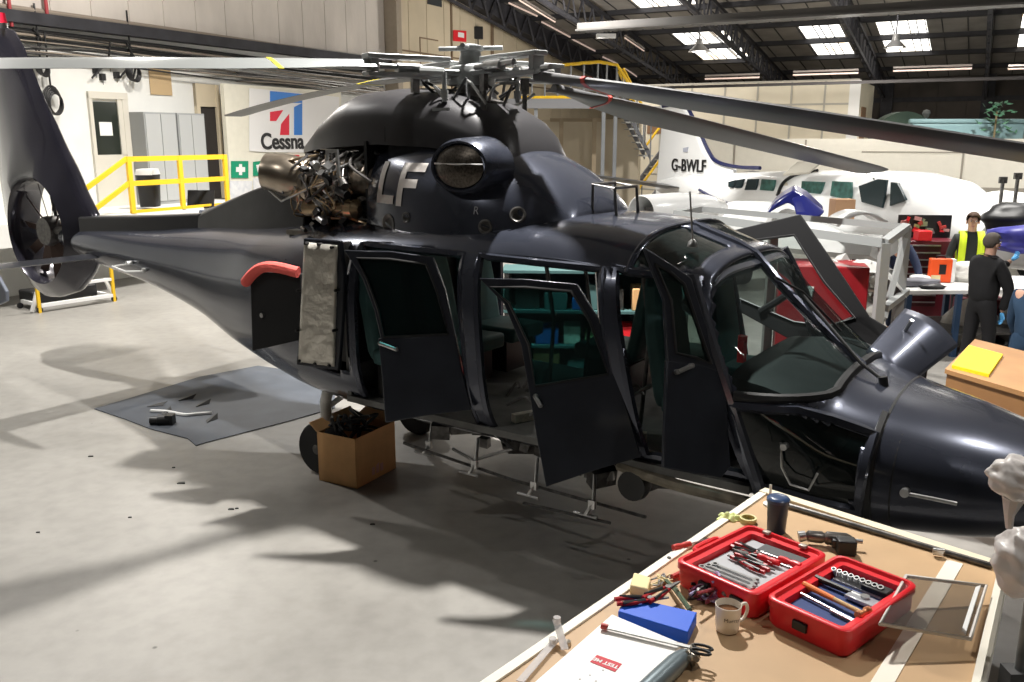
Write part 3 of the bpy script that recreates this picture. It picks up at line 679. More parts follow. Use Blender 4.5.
for k in range(4):
    a = BA[k]; d = Vector((math.cos(a), math.sin(a), 0)); s = Vector((-math.sin(a), math.cos(a), 0)); Z = Vector((0, 0, 1))
    bm = nb()
    for zz in (3.40, 3.53):
        loft(bm, [[d*r_+s*w_+Z*(zz+t) for w_, t in ((-w, 0), (w, 0), (w, .035), (-w, .035))] for r_, w in ((.22, .07), (.5, .085), (.8, .06), (.92, .06))])
    box(bm, d*.86+Z*3.48, (.06, .1, .16), rot(0, 0, a)); mk('blade_sleeve', bm, M('sleeve_grey', (.30, .31, .31), .4, .2), rotor, bevel=.006)
    bm = nb(); q = d*.36+s*.2; cyl(bm, q+Z*3.22, q+Z*3.44, .018); cyl(bm, q+Z*3.25, q+Z*3.31, .03); tube(bm, [q+Z*3.44, d*.5+s*.08+Z*3.45], .03); mk('pitch_link', bm, MT['sleeve_grey'], rotor)
    bm = nb(); q = d*.5-s*.12; cyl(bm, d*.25-s*.12+Z*3.48, d*.75-s*.12+Z*3.49, .022); cyl(bm, q-d*.1+Z*3.48, q+d*.1+Z*3.48, .04); mk('lag_damper', bm, steel, rotor)
    bm = nb(); q = d*.42-s*.16; cyl(bm, q+Z*3.14, q+Z*3.36, .02); box(bm, q+Z*3.36, (.06, .04, .12), rot(0, 0, a)); mk('hub_fitting', bm, dsteel, rotor)
random.seed(9)
for k in range(16):
    a = random.uniform(0, 2*PI); q = Vector((math.cos(a), math.sin(a), 0)); bm = nb()
    tube(bm, spl([q*random.uniform(.1, .3)+Z*random.uniform(3.12, 3.3), q*random.uniform(.3, .5)+Z*random.uniform(3.2, 3.4), q*random.uniform(.2, .5)+Vector((.1, .1, random.uniform(3.2, 3.42)))], 4), .012, 6); mk('hub_hose', bm, random.choice((dsteel, black, steel)), rotor)
bladeM = [M('blade_grey', (.085, .085, .088), .4, .3), M('blade_dark', (.06, .06, .062), .42, .25), M('blade_lit', (.27, .285, .285), .35, .25)]  # palest copy: the left blade's lit look is put into its colour
droops = [(.92, -.30, 1.05), (.24, -.10, 1.9), (.30, -.21, 1.9), (.84, -.34, 1.1)]; mats = [0, 1, 2, 0]
for k in range(4):
    a = BA[k]; d = Vector((math.cos(a), math.sin(a), 0)); s = Vector((-math.sin(a), math.cos(a), 0)); dr, pit, ex = droops[k]
    bm = nb(); rings = []
    N_ = 26
    for i in range(N_+1):
        r_ = .86+(5.97-.86)*i/N_; z = 3.49-dr*(r_/5.97)**ex
        cw = lerp([.86, 1.1, 1.45, 2.0, 5.85, 5.97], [.12, .12, .26, .385, .385, .30], r_); tk = lerp([.86, 1.2, 2.0, 5.97], [.08, .07, .05, .035], r_)
        pt = pit*(1.2-.5*r_/6)
        ss = s*math.cos(pt)+Z*math.sin(pt); nn = Z*math.cos(pt)-s*math.sin(pt)
        rings.append([d*r_+Z*z+ss*(u*cw)+nn*(w*tk) for u, w in ((-.25, 0), (-.2, .3), (-.05, .5), (.2, .42), (.5, .2), (.75, .03), (.75, -.03), (.4, -.25), (0, -.5), (-.18, -.35))])
    loft(bm, rings); rbld = mk('rotor_blade', bm, bladeM[mats[k]], heli, smooth=50)
    bm = nb(); bi = 3 if k in (0, 3) else 4
    def grow(rg, kk, sh): cc_ = sum(rg, Vector())/len(rg); return [cc_+(p_-cc_)*kk+d*sh for p_ in rg]
    loft(bm, [grow(rings[bi], 1.1, -.018), grow(rings[bi], 1.1, .018)])
    mk('root_band', bm, yellow2 if k in (1, 2) else M('band_red', (.45, .05, .04), .5), rbld)
    if k in (0, 3):
        bm = nb(); q = d*.95+Z*3.44; cyl(bm, q-s*.02, q+d*.1-s*.02, .02); mk('blade_pin', bm, steel, rbld)
# ---------------- landing gear, belly
def wheel_gear(x, y, r_, strut_top, nm='landing_gear', twin=False):
    bm = nb(); tube(bm, [strut_top, (x+.02, y*.93, r_+.42), (x, y*.9, r_+.02)], .05, 12); tube(bm, [(x, y*.9, r_+.35), (x+.28, y*.7, .82)], .025); tube(bm, [(x+.02, y*.93, r_+.12), (x+.1, y*.93, r_+.3)], .012)
    g = mk(nm, bm, M('gear_white', (.50, .50, .48), .4, .3, var=.2), heli)
    for yy in ((y-.09, y+.09) if twin else (y,)):
        bm = nb(); lathe(bm, [(r_*.55, -.075), (r_*.9, -.085), (r_, -.05), (r_, .05), (r_*.9, .085), (r_*.55, .075)], (x, yy, r_), (0, 1, 0), 32); w = mk('wheel', bm, rubber, g)
        bm = nb(); lathe(bm, [(.02, -.08), (r_*.3, -.07), (r_*.56, -.075), (r_*.56, .075), (.02, .08)], (x, yy, r_), (0, 1, 0), 24); mk('wheel_rim', bm, dsteel, w)
wheel_gear(-1.22, -.66, .235, (-.98, -.72, 1.0)); wheel_gear(-1.22, .66, .235, (-.98, .72, 1.0))
wheel_gear(2.75, 0, .2, (2.85, 0, .8), twin=True)
random.seed(21)
bm = nb()
tube(bm, [(-.15, -.75, .52), (1.0, -.85, .50), (2.1, -.88, .50)], .012); tube(bm, [(1.2, -1.0, .42), (1.9, -1.0, .45)], .011)
mk('step_rail', bm, dsteel, heli)
for x_, y_ in ((.05, -.72), (.62, -.86), (1.22, -.95), (1.72, -1.0)):
    bm = nb(); tube(bm, [(x_, y_+.1, .72), (x_+.05, y_, .56), (x_, y_-.02, .47)], .014); cyl(bm, (x_-.09, y_-.02, .47), (x_+.09, y_-.02, .47), .012); box(bm, (x_+.04, y_, .55), (.05, .03, .06)); mk('step_bracket', bm, steel, heli)
bm = nb(); tube(bm, [surf(.8, .84), (1.0, -.85, .74), (.62, -.82, .56), (.4, -.8, .60)], .012); mk('belly_link', bm, steel, heli)
for k in range(26):
    x_ = random.uniform(-.2, 2.1); y_ = -random.uniform(.35, .82); bm = nb(); box(bm, (x_, y_, random.uniform(.6, .7)), (random.uniform(.05, .25), random.uniform(.04, .12), random.uniform(.04, .14)), rot(random.uniform(-.3, .3), random.uniform(-.3, .3), random.random())); mk('belly_equipment', bm, dsteel, heli, smooth=0)
bm = nb(); tube(bm, spl([(1.9, -.9, .83), (2.3, -.93, .80), (2.7, -.92, .79), (2.95, -.86, .76)]), .04); mk('belly_pipe', bm, M('khaki_pipe', (.25, .22, .17), .5, .3, var=.4), heli)
bm = nb(); lathe(bm, [(.001, -.05), (.1, -.05), (.11, 0), (.1, .05), (.001, .05)], (2.02, -.9, .72), (0, 1, 0), 20); mk('belly_fan', bm, black, heli)
seam([(2.1, .9), (2.9, .88)], .018, MT['bright_post'], 'sill_strip', -1, .0)
# nose bay cover, tipped up beside the nose
q = [(868, 350), (905, 311), (957, 345), (905, 380)]
a_, b_, c_, d_ = [toL(at(u, v, yy)) for (u, v), yy in (((866, 352), 6.0), ((905, 309), 6.35), ((958, 346), 6.1), ((900, 392), 5.75))]
nrm = ((c_-a_).cross(b_-d_)).normalized(); nrm = nrm if nrm.z > 0 else -nrm
bm = nb(); V = []
for i in range(17):
    row = []
    for j in range(9):
        u, w = i/16, j/8; p = (a_*(1-u)+d_*u)*(1-w)+(b_*(1-u)+c_*u)*w; row.append(bm.verts.new(p+nrm*.06*math.sin(PI*u)))
    V.append(row)
for i in range(16):
    for j in range(8): bm.faces.new((V[i][j], V[i+1][j], V[i+1][j+1], V[i][j+1]))
nc = mk('nose_bay_cover', bm, M('cover_paint', (.075, .082, .11), .32, .6, coat=.3), heli, solid=.015, smooth=60)
bm = nb(); cyl(bm, toL(at(905, 331, 6.12))-nrm*.02, toL(at(905, 331, 6.12))+nrm*.12, .014); mk('cover_stud', bm, steel, nc)
# ================================================================== rest of the hangar
SB = 32.5
def roofz(s): return 8.1-.144*(s-15.4)
def rp(s, off, dz=0): p = WL+E1*s+E2*off; p.z = roofz(s)+dz; return p
bm = nb(); wallbox(bm, sB+.25, SB+2, 0, 5.4, -.3, 0)
# beige boarded wall up to the sloping roof line, as boards
s = sB+.25
while s < SB:
    e = s+1.05
    prism(bm, [wpt(s+.015, 3.2, 0), wpt(e-.015, 3.2, 0), wpt(e-.015, roofz(e), 0), wpt(s+.015, roofz(s), 0)], E2*.04); s = e
prism(bm, [wpt(sB+.25, 3.2, -.2), wpt(SB+1, 3.2, -.2), wpt(SB+1, roofz(SB+1), -.2), wpt(sB+.25, roofz(sB+.25), -.2)], E2*.2)
mk('wall_left_far', bm, beige, smooth=0, kind='structure')
bm = nb()
for z in (4.95, 5.62): wallbox(bm, sB+.3, SB, z, z+.05, .04, .07)
wallbox(bm, 14.2, 14.28, 3.2, roofz(15), .04, .09); wallbox(bm, 17.0, 17.15, 3.2, roofz(17.2), .04, .1); wallbox(bm, 12.3, 12.34, 3.2, 6.1, .04, .06); wallbox(bm, 12.3, 13.4, 6.1, 6.14, .04, .06)
mk('trim_1', bm, M('trim_brown', (.20, .14, .09), .7), smooth=0, kind='structure')
bm = nb(); wallbox(bm, 12.8, 13.65, 7.2, 8.1, .04, .07); mk('window_1', bm, M('dim_pane', (.05, .055, .06), .15), smooth=0, kind='structure')
# back wall, dark cladding above a beige strip
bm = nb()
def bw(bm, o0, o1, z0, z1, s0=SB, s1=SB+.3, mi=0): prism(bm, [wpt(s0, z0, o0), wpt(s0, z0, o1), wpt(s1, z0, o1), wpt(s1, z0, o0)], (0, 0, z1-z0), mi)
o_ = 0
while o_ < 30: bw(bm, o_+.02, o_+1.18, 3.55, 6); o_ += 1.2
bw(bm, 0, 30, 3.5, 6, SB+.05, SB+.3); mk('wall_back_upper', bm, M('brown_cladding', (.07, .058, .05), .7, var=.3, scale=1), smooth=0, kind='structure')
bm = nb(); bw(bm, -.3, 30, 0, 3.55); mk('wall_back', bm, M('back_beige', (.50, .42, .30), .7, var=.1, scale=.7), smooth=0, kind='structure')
bm = nb(); bw(bm, 0, 30, 4.55, 4.75, SB-.12, SB); bw(bm, 0, 30, 5.4, 5.5, SB-.1, SB); bw(bm, 0, 30, 3.5, 3.62, SB-.08, SB)
for o_ in (12.3, 16.4, 20.6): bw(bm, o_-.25, o_+.25, 3.2, 6, SB-.3, SB)
mk('trim_2', bm, rb, smooth=0, kind='structure')
# right wall and rear wall behind the camera close the building
bm = nb(); prism(bm, [wpt(-26, 0, 30), wpt(SB, 0, 30), wpt(SB, 0, 30.3), wpt(-26, 0, 30.3)], (0, 0, 14)); mk('wall_right', bm, M('grey_clad', (.25, .25, .25), .7), smooth=0, kind='structure')
bm = nb(); prism(bm, [wpt(-26, 0, -2), wpt(-26.3, 0, -2), wpt(-26.3, 0, 30), wpt(-26, 0, 30)], (0, 0, 14)); mk('wall_front', bm, MT['grey_clad'], smooth=0, kind='structure')
bm = nb(); wallbox(bm, -26, sA, 0, 13.5, -.3, 0); mk('wall_left_near', bm, wallw, smooth=0, kind='structure')
# roof sheets with openings left for the skylights
SKY = [(5.0, 7.1), (9.9, 11.35), (12.6, 14.25), (17.2, 19.0)]
roofm = M('roof_sheet', (.27, .255, .24), .7, var=.2, scale=1.2)
bm = nb()
def rbox(bm, s0, s1, o0, o1, dz0, dz1, mi=0): prism(bm, [rp(s0, o0, dz0), rp(s1, o0, dz0), rp(s1, o1, dz0), rp(s0, o1, dz0)], (0, 0, dz1-dz0), mi)
rbox(bm, -26, 16.9, -.3, 30, 0, .1); rbox(bm, 27.6, SB+.3, -.3, 30, 0, .1); rbox(bm, 19.3, 22.3, -.3, 30, 0, .1)
for r0, r1 in ((16.9, 19.3), (22.3, 27.6)):
    o0 = -.3
    for a, b in SKY: rbox(bm, r0, r1, o0, a, 0, .1); o0 = b
    rbox(bm, r0, r1, o0, 30, 0, .1)
mk('ceiling', bm, roofm, smooth=0, kind='structure')
skym = M('skylight', (1, .80, .52), .5, col2=(1, .98, .93), scale=1.2, emit=2.6, stretch=(1, 1, 1), thr=(.3, .5))
wi = 2
for a, b in SKY:
    for r0, r1 in ((16.9, 19.3), (22.3, 24.8), (25.1, 27.6)):
        bm = nb(); rbox(bm, r0, r1, a, b, .02, .06); mk('window_%d' % wi, bm, skym, smooth=0, kind='structure'); wi += 1
        bm = nb(); o_ = a+.5
        while o_ < b: rbox(bm, r0, r1, o_, o_+.03, -.02, .01); o_ += .55
        if len(bm.verts): mk('glazing_bar', bm, rb, smooth=0, kind='structure')
        else: bm.free()
bm = nb()
for s in (12.2, 14.5, 16.8, 19.3, 22.2, 24.86, 27.6, 30.2): rbox(bm, s, s+.16, 0, 30, -.16, 0)
o_ = .8
while o_ < 28: rbox(bm, 10, SB, o_, o_+.03, -.03, 0); o_ += .82
mk('trim_3', bm, M('purlin', (.03, .03, .035), .7), smooth=0, kind='structure')
for o_ in (3.7, 7.95, 12.15, 16.3, 20.5):           # lattice trusses
    bm = nb(); D0 = -.25
    for dz in (D0, D0-.95):
        tube(bm, [rp(8, o_, dz), rp(SB, o_, dz*.75)], .09, 4)
    s = 8
    while s < SB-.6:
        tube(bm, [rp(s, o_, D0), rp(s+.45, o_, D0-.9)], .045, 4); tube(bm, [rp(s+.45, o_, D0-.9), rp(s+.9, o_, D0)], .045, 4); s += .9
    mk('roof_truss', bm, rb, smooth=0, kind='structure')
bm = nb(); rbox(bm, 13, SB, .1, .5, -.7, -.1)
s = 13.5
while s < SB: tube(bm, [rp(s, .6, -1.0), rp(s+.6, .6, -.1)], .05, 4); tube(bm, [rp(s+.6, .6, -.1), rp(s+1.2, .6, -1.0)], .05, 4); s += 1.2
tube(bm, [rp(13, .6, -1.05), rp(SB, .6, -.95)], .07, 4); mk('roof_truss', bm, rb, smooth=0, kind='structure')
# light grey crane beam
A_ = at(577, 30, 21); B_ = A_+E2*24
bm = nb(); prism(bm, [A_, A_+E1*.25, B_+E1*.25, B_], (0, 0, .15)); A2 = A_+Vector((0, 0, -.03)); prism(bm, [A2-E1*.1, A2+E1*.35, B_-Vector((0, 0, .03))+E1*.35, B_-Vector((0, 0, .03))-E1*.1], (0, 0, .04)); mk('trim_4', bm, M('beam_grey', (.11, .105, .10), .6, .1), smooth=0, kind='structure')
bm = nb(); A_ = at(545, 92, 30); prism(bm, [A_+E2*0, A_+E1*.1, A_+E2*26+E1*.1, A_+E2*26], (0, 0, .08)); mk('trim_5', bm, M('conduit', (.05, .045, .045), .7), smooth=0, kind='structure')
tubeM = M('tube_light', (.8, .62, .54), .5, emit=.3)
def strip(a, b, lab, w=.045):
    t = thing('strip_light', lab, 'light', tuple(a), 0, 'strip lights under the roof'); d = b-a
    bm = nb(); tube(bm, [Vector((0, 0, .09)), d+Vector((0, 0, .09))], w*.8, 4); mk('batten', bm, M('batten', (.25, .22, .2), .6), t, smooth=0)
    bm = nb(); cyl(bm, (0, 0, 0), d, w*.55); mk('lamp_tube', bm, tubeM, t)
for (u0, v0, u1, Y, lb) in ((705, 79, 754, 27, 'strip light above the office cabin roof, left of two'), (793, 75, 849, 27, 'strip light hung just over the office cabin corner'), (893, 71, 957, 26, 'strip light right of the office cabin, under the dark roof'), (1008, 69, 1060, 26, 'strip light cut by the right edge of the view')):
    a = at(u0, v0, Y); L = (u1-u0)/FOC*Y/.95; strip(a, a+E2*L, lb)
for i, (u0, v0, u1, v1) in enumerate(((509, 3, 537, 16), (542, 22, 570, 37), (572, 39, 597, 52), (603, 57, 620, 65), (622, 66, 640, 79))):
    n_ = E2; a, b = onpl(u0, v0, wpt(0, 0, .9), n_), onpl(u1, v1, wpt(0, 0, .9), n_); strip(a, b, ('nearest', 'second', 'third', 'fourth', 'farthest')[i]+' strip light of the row sloping down the left roof edge', .06)
for (u0, v0, u1, v1, lb) in ((519, 0, 555, 22, 'bright strip light at the top of the view beside the sloping row'), (625, 38, 644, 51, 'strip light slanting below the grey crane beam')):
    s0 = 14; a = onpl(u0, v0, rp(0, 0, -.9), Vector((0, 0, 1))+E1*.144); b = onpl(u1, v1, rp(0, 0, -.9), Vector((0, 0, 1))+E1*.144); strip(a, b, lb)
def highbay(u, v, Y, lab):
    p = at(u, v, Y); t = thing('high_bay_lamp', lab, 'lamp', tuple(p))
    bm = nb(); lathe(bm, [(.08, .35), (.1, .2), (.3, 0), (.28, 0), (.08, .18)], caps=False); mk('lamp_shade', bm, M('alu', (.5, .5, .5), .3, .8), t)
    bm = nb(); lathe(bm, [(.001, .1), (.16, .08), (.2, .02), (.001, -.04)]); mk('bulb', bm, M('bulb_glow', (1, .97, .9), .5, emit=9), t)
    bm = nb(); tube(bm, [(0, 0, .35), (0, 0, 1.1)], .02, 6); mk('hanger', bm, rb, t)
highbay(699, 52, 25.5, 'glowing high bay lamp under the left skylight'); highbay(895, 48, 25, 'glowing high bay lamp under the right skylight')
tag(mk('junction_box', (lambda b: (box(b, (0, 0, 0), (.5, .2, .1)), b)[1])(nb()), white, loc=None, smooth=0), 'small pale light box below the grey crane beam', 'box').location = at(606, 36, 24)
# ---------------- left side: raised office floor, door, cabinets
bm = nb(); wallbox(bm, -9, 3.0, 0, 1.2, 0, .5); wallbox(bm, -9, 3.0, 1.1, 1.5, 0, 1.95); mk('trim_6', bm, wallw, smooth=0, kind='structure')
t = bpy.data.objects.new('door_1', None); C.objects.link(t); t['kind'] = 'structure'
bm = nb(); wallbox(bm, -.12, -.04, 1.5, 3.85, 0, .06); wallbox(bm, .70, .84, 1.5, 3.85, 0, .06); wallbox(bm, -.12, .84, 3.76, 3.9, 0, .07); wallbox(bm, -.04, .70, 1.5, 2.6, .0, .04); wallbox(bm, .58, .70, 2.6, 3.76, 0, .05); mk('door_frame', bm, M('offwhite', (.6, .57, .5), .6), t, smooth=0)
bm = nb(); wallbox(bm, -.04, .58, 2.6, 3.7, .005, .02); mk('door_pane', bm, M('dark_pane', (.02, .025, .02), .15), t, smooth=0)
bm = nb(); wallbox(bm, .09, .4, 3.0, 3.28, .03, .035); n_ = tag(mk('paper_notice', bm, white, smooth=0), 'white paper notice taped inside the dark door glass', 'notice')
bm = nb(); wallbox(bm, 1.55, 2.7, 1.5, 2.5, .0, .5); bm.free()
def cabinet(s0, s1, lab):
    t = thing('steel_cabinet', lab, 'cabinet', tuple(wpt(s0, 1.5, 0)))
    bm = nb(); wallbox(bm, s0, s1, 1.5, 3.5, .02, .5); mk('body', bm, M('cabinet_grey', (.30, .31, .31), .5), None, smooth=0, loc=wpt(s0, 1.5, 0)).parent = t
    t.children[0].location = (0, 0, 0)
    bm = nb(); m_ = (s0+s1)/2; wallbox(bm, s0+.03, m_-.01, 1.58, 3.46, .5, .52); q_ = mk('cabinet_door', bm, M('cabinet_door', (.40, .41, .41), .45), None, smooth=0, loc=wpt(s0, 1.5, 0)); q_.parent = t; q_.location = (0, 0, 0)
    bm = nb(); wallbox(bm, m_+.01, s1-.03, 1.58, 3.46, .5, .52); q_ = mk('cabinet_door', bm, MT['cabinet_door'], None, smooth=0, loc=wpt(s0, 1.5, 0)); q_.parent = t; q_.location = (0, 0, 0)
cabinet(.85, 1.72, 'grey steel cabinet nearer the white door'); cabinet(1.76, 2.55, 'grey steel cabinet beside the dark doorway')
bm = nb(); wallbox(bm, 2.74, 2.84, 1.5, 4.2, 0, .1); wallbox(bm, 3.36, 3.46, 1.5, 4.2, 0, .1); wallbox(bm, 2.74, 3.46, 3.68, 4.2, 0, .08); mk('trim_7', bm, beige, smooth=0, kind='structure')
bm = nb(); wallbox(bm, 2.84, 3.36, 1.5, 3.68, 0, .03); mk('door_2', bm, darkm, smooth=0, kind='structure')
bm = nb(); wallbox(bm, 1.5, 2.1, 3.9, 4.5, 0.01, .03); mk('trim_8', bm, M('tan_patch', (.50, .36, .2), .7), smooth=0, kind='structure')
# pale partition with the banner
bm = nb(); wallbox(bm, 3.3, 7.7, 0, 4.22, .3, .42); mk('wall_partition', bm, M('cream_partition', (.76, .73, .62), .6, var=.03), smooth=0, kind='structure')
BN = thing('wall_banner', 'white banner with a blue and red emblem and the word Cessna', 'banner', tuple(wpt(4.6, 2.6, .45)))
def wl(bm): bmesh.ops.translate(bm, verts=bm.verts, vec=-wpt(4.6, 2.6, .45)); return bm
def wallpoly(px, o0, o1, bm=None):
    bm = bm or nb(); P_ = [onpl(u, v, wpt(0, 0, o0), E2) for u, v in px]; prism(bm, P_, E2*(o1-o0)); return bm
mk('cloth', wl(wallpoly([(249, 88), (339, 97), (337, 153), (263, 152), (249, 151)], .44, .45)), M('banner_white', (.80, .79, .78), .6), BN, smooth=0)
mk('emblem_blue', wl(wallpoly([(270, 91), (302, 94), (302, 103), (270, 103)], .45, .46)), M('cessna_blue', (.02, .19, .62), .5), BN, smooth=0)
b2 = wallpoly([(294, 107), (302, 103), (302, 135), (294, 135)], .45, .46); mk('emblem_blue', wl(b2), MT['cessna_blue'], BN, smooth=0)
mk('emblem_red', wl(wallpoly([(270, 112), (283, 110), (276, 121), (270, 121)], .45, .46)), M('cessna_red', (.72, .01, .04), .5), BN, smooth=0)
mk('emblem_red', wl(wallpoly([(289, 114), (289, 135), (280, 135), (281, 124)], .45, .46)), MT['cessna_red'], BN, smooth=0)
c_ = onpl(283, 142, wpt(0, 0, .46), E2); bm = text_bm('Cessna', .56, basis(c_, E1, (0, 0, 1)), .01, .012)
bmesh.ops.scale(bm, vec=(1.0, 1.0, 1.0), verts=bm.verts); mk('banner_text', wl(bm), black, BN, smooth=0)
grn_ = M('sign_green', (.0, .27, .14), .5)
def sign(px, m, lab, nm='safety_sign', cat='sign', o=.43, inner=None):
    P0 = onpl(*px[0], wpt(0, 0, o), E2); bm = wallpoly(px, o, o+.015); bmesh.ops.translate(bm, verts=bm.verts, vec=-P0)
    ob = tag(mk(nm, bm, m, smooth=0), lab, cat); ob.location = P0
    if inner:
        t_ = wallpoly(inner, o+.015, o+.02); bmesh.ops.translate(t_, verts=t_.verts, vec=-P0); mk('symbol', t_, white, ob, smooth=0)
    return ob
sign([(231, 161), (248, 161), (248, 178), (231, 178)], grn_, 'square green first aid sign left of the banner foot', inner=[(236, 167), (239, 167), (239, 164), (242, 164), (242, 167), (245, 167), (245, 172), (242, 172), (242, 175), (239, 175), (239, 172), (236, 172)])
sign([(253, 162), (268, 160), (268, 175), (253, 176)], grn_, 'green safety sign directly under the banner lettering', inner=[(256, 165), (262, 164), (262, 168), (266, 168), (266, 172), (258, 173)])
sign([(288, 155), (299, 155), (299, 164), (288, 163)], red, 'small red sign below the banner behind the exhaust pipe')
sign([(230, 181), (252, 181), (250, 205), (229, 203)], M('poster', (.62, .64, .68), .6, col2=(.8, .8, .8), scale=8), 'pale safety poster under the green first aid sign', 'safety_poster', 'poster')
sign([(253, 178), (266, 178), (266, 196), (253, 196)], MT['poster'], 'narrow pale poster under the right green sign', 'safety_poster', 'poster')
# guard rail at the edge of the raised floor
rl = thing('guard_rail', 'yellow guard rail along the raised office floor with sloping stair rails', 'railing', tuple(wpt(-.8, 1.5, 1.9)))
def rlp(s, z, o=1.9): return wpt(s, z, o)-wpt(-.8, 1.5, 1.9)
for s in (-.8, .45, 1.7): bm = nb(); prism(bm, [rlp(s-.05, 1.5), rlp(s+.05, 1.5), rlp(s+.05, 1.5, 1.96), rlp(s-.05, 1.5, 1.96)], (0, 0, 1.1)); mk('post', bm, yellow, rl, smooth=0)
for z in (1.5, 2.03, 2.5):
    bm = nb(); prism(bm, [rlp(-.85, z), rlp(1.7, z), rlp(1.7, z, 1.95), rlp(-.85, z, 1.95)], (0, 0, .1 if z > 1.6 else .06)); mk('rail', bm, yellow, rl, smooth=0)
for z in (2.5, 2.03):
    bm = nb(); prism(bm, [rlp(-.85, z+.1), rlp(-.85, z), rlp(-2.3, z-.8), rlp(-2.3, z-.7)], E2*.05); mk('stair_rail', bm, yellow, rl, smooth=0)
tag(mk('waste_bin', (lambda b: (loft(b, [ell(0, 0, .2*k, .2*k, 6, 20, z) for z, k in ((0, .85), (.62, 1), (.66, 1.05))]), bmesh.ops.transform(b, matrix=rot(0, -PI/2, 0), verts=b.verts), b)[2])(nb()), black, loc=None), 'black bin standing behind the yellow rail in front of the cabinets', 'bin').location = wpt(.15, 1.55, 1.3)
tag(mk('paper_stack', (lambda b: ([box(b, (0, 0, .03*k), (.34, .46, .028), rot(0, 0, .05*k)) for k in range(4)], b)[1])(nb()), white, smooth=0), 'white papers lying on top of the black bin', 'papers').location = wpt(.15, 2.22, 1.3)
q_ = onpl(202, 212, wpt(0, 0, 1.7), E2); bm = nb(); box(bm, (0, 0, .17), (.6, .03, .36), rot(-.25, 0, -.1)); box(bm, (0, -.12, .0), (.5, .3, .03)); tag(mk('display_board', bm, black, smooth=0), 'black tilted board standing on the raised floor by the right rail post', 'board').location = (q_.x, q_.y, 1.5)
# pipes, cable tray, cables, coils
bm = nb(); wallbox(bm, sA, sB, 5.08, 5.3, .02, .28); tag(mk('cable_tray', bm, rb, smooth=0, kind='structure'), None)
for z, r_, m_, o_ in ((5.36, .05, M('pipe_tan', (.33, .28, .23), .6), .12), (4.98, .035, black, .12), (4.9, .03, MT['pipe_tan'], .1), (4.8, .05, black, .08)):
    bm = nb(); tube(bm, [wpt(s, z-.012*max(0, s), o_) for s in (sA, -3, 2, 6, sB)], r_); mk('wall_pipe', bm, m_, kind='structure')
random.seed(5)
for k in range(20):
    z = random.uniform(4.35, 4.95); pts = []
    for s in range(-4, 12, 2): pts.append(wpt(s, z+random.uniform(-.05, .05)-.02*max(0, s), .12+random.uniform(0, .12)))
    if k > 7: pts = pts[4:]
    bm = nb(); tube(bm, spl(pts, 5), random.uniform(.012, .025), 5)
    tag(mk('wall_cable', bm, random.choice((black, black, MT['pipe_tan'], dsteel))), 'thin cable of the bundle strung along the top of the white wall', 'cable', 'cables strung along the left wall')
def coil(u, v, r_, lab, n=5):
    c = onpl(u, v, wpt(0, 0, .15), E2); bm = nb(); random.seed(int(u))
    for k in range(n):
        rr_ = r_*(1-.06*k)
        tube(bm, [c+E1*(rr_*.7*math.cos(t*.35))+Vector((0, 0, 1))*(rr_*math.sin(t*.35)-.02*k)+E2*(.03*k) for t in range(18)], .02, 6, closed=True)
    tube(bm, [c+Vector((0, 0, r_)), c+Vector((0, 0, r_+1.0))], .02, 6)
    o = tag(mk('cable_coil', bm, black, loc=c), lab, 'cable coil'); return o
coil(52, 100, .27, 'black cable coil hanging lowest on the white wall behind the tail fin'); coil(41, 66, .16, 'small black cable coil high behind the tail fin'); coil(132, 70, .22, 'black cable coil hanging under the pipes above the cabinets')
for (u, v0, v1) in ((8, -5, 26), (45, -5, 24)):
    p0, p1 = [onpl(u, v, wpt(0, 0, .2), E2) for v in (v0, v1)]; p1 = Vector((p0.x, p0.y, p1.z)); bm = nb(); cyl(bm, p0, p1, .035); mk('sprinkler_pipe', bm, M('pipe_red', (.4, .05, .06), .5), kind='structure')
for (u0, v0, u1, v1), w_ in zip(((110, 42, 92, 78), (126, 42, 133, 80), (130, 45, 120, 78), (33, 28, 35, 52)), ('slanting left over the white door', 'at the small coil above the cabinets', 'crossing toward the socket boxes', 'beside the tail fin tip')):
    p0, p1 = onpl(u0, v0, wpt(0, 0, .2), E2), onpl(u1, v1, wpt(0, 0, .12), E2); bm = nb(); tube(bm, spl([p0, (p0+p1)/2+E1*.15, p1], 6), .022, 6); tag(mk('hanging_cable', bm, black), 'black cable drooping from the pipes, '+w_, 'cable', 'cables drooping over the white wall')
for (u, v), w_ in zip(((93, 70), (100, 77), (107, 64), (114, 75)), ('leftmost', 'second', 'third', 'rightmost')):
    p = onpl(u, v, wpt(0, 0, .02), E2); bm = nb(); box(bm, (0, .05, 0), (.18, .1, .14), rot(0, 0, -.49)); box(bm, (0, .1, -.1), (.05, .05, .1)); o = tag(mk('socket_box', bm, black, smooth=0), w_+' of the small black socket boxes high above the white door', 'socket', 'socket boxes above the white door'); o.location = p
# sign and speaker on the beige wall
o = sign([(453, 30), (466, 31), (466, 42), (453, 41)], red, 'red and white fire sign high on the beige boards behind the rotor', o=.05, inner=[(458, 32), (464, 33), (464, 38), (458, 37)])
p = onpl(478, 33, wpt(0, 0, .1), E2); bm = nb(); box(bm, (0, 0, 0), (.36, .25, .42)); tube(bm, [(0, 0, -.2), (.02, 0, -1.3)], .02, 6); tag(mk('wall_speaker', bm, black, bevel=.02), 'black speaker box on the beige boards right of the fire sign', 'speaker').location = p
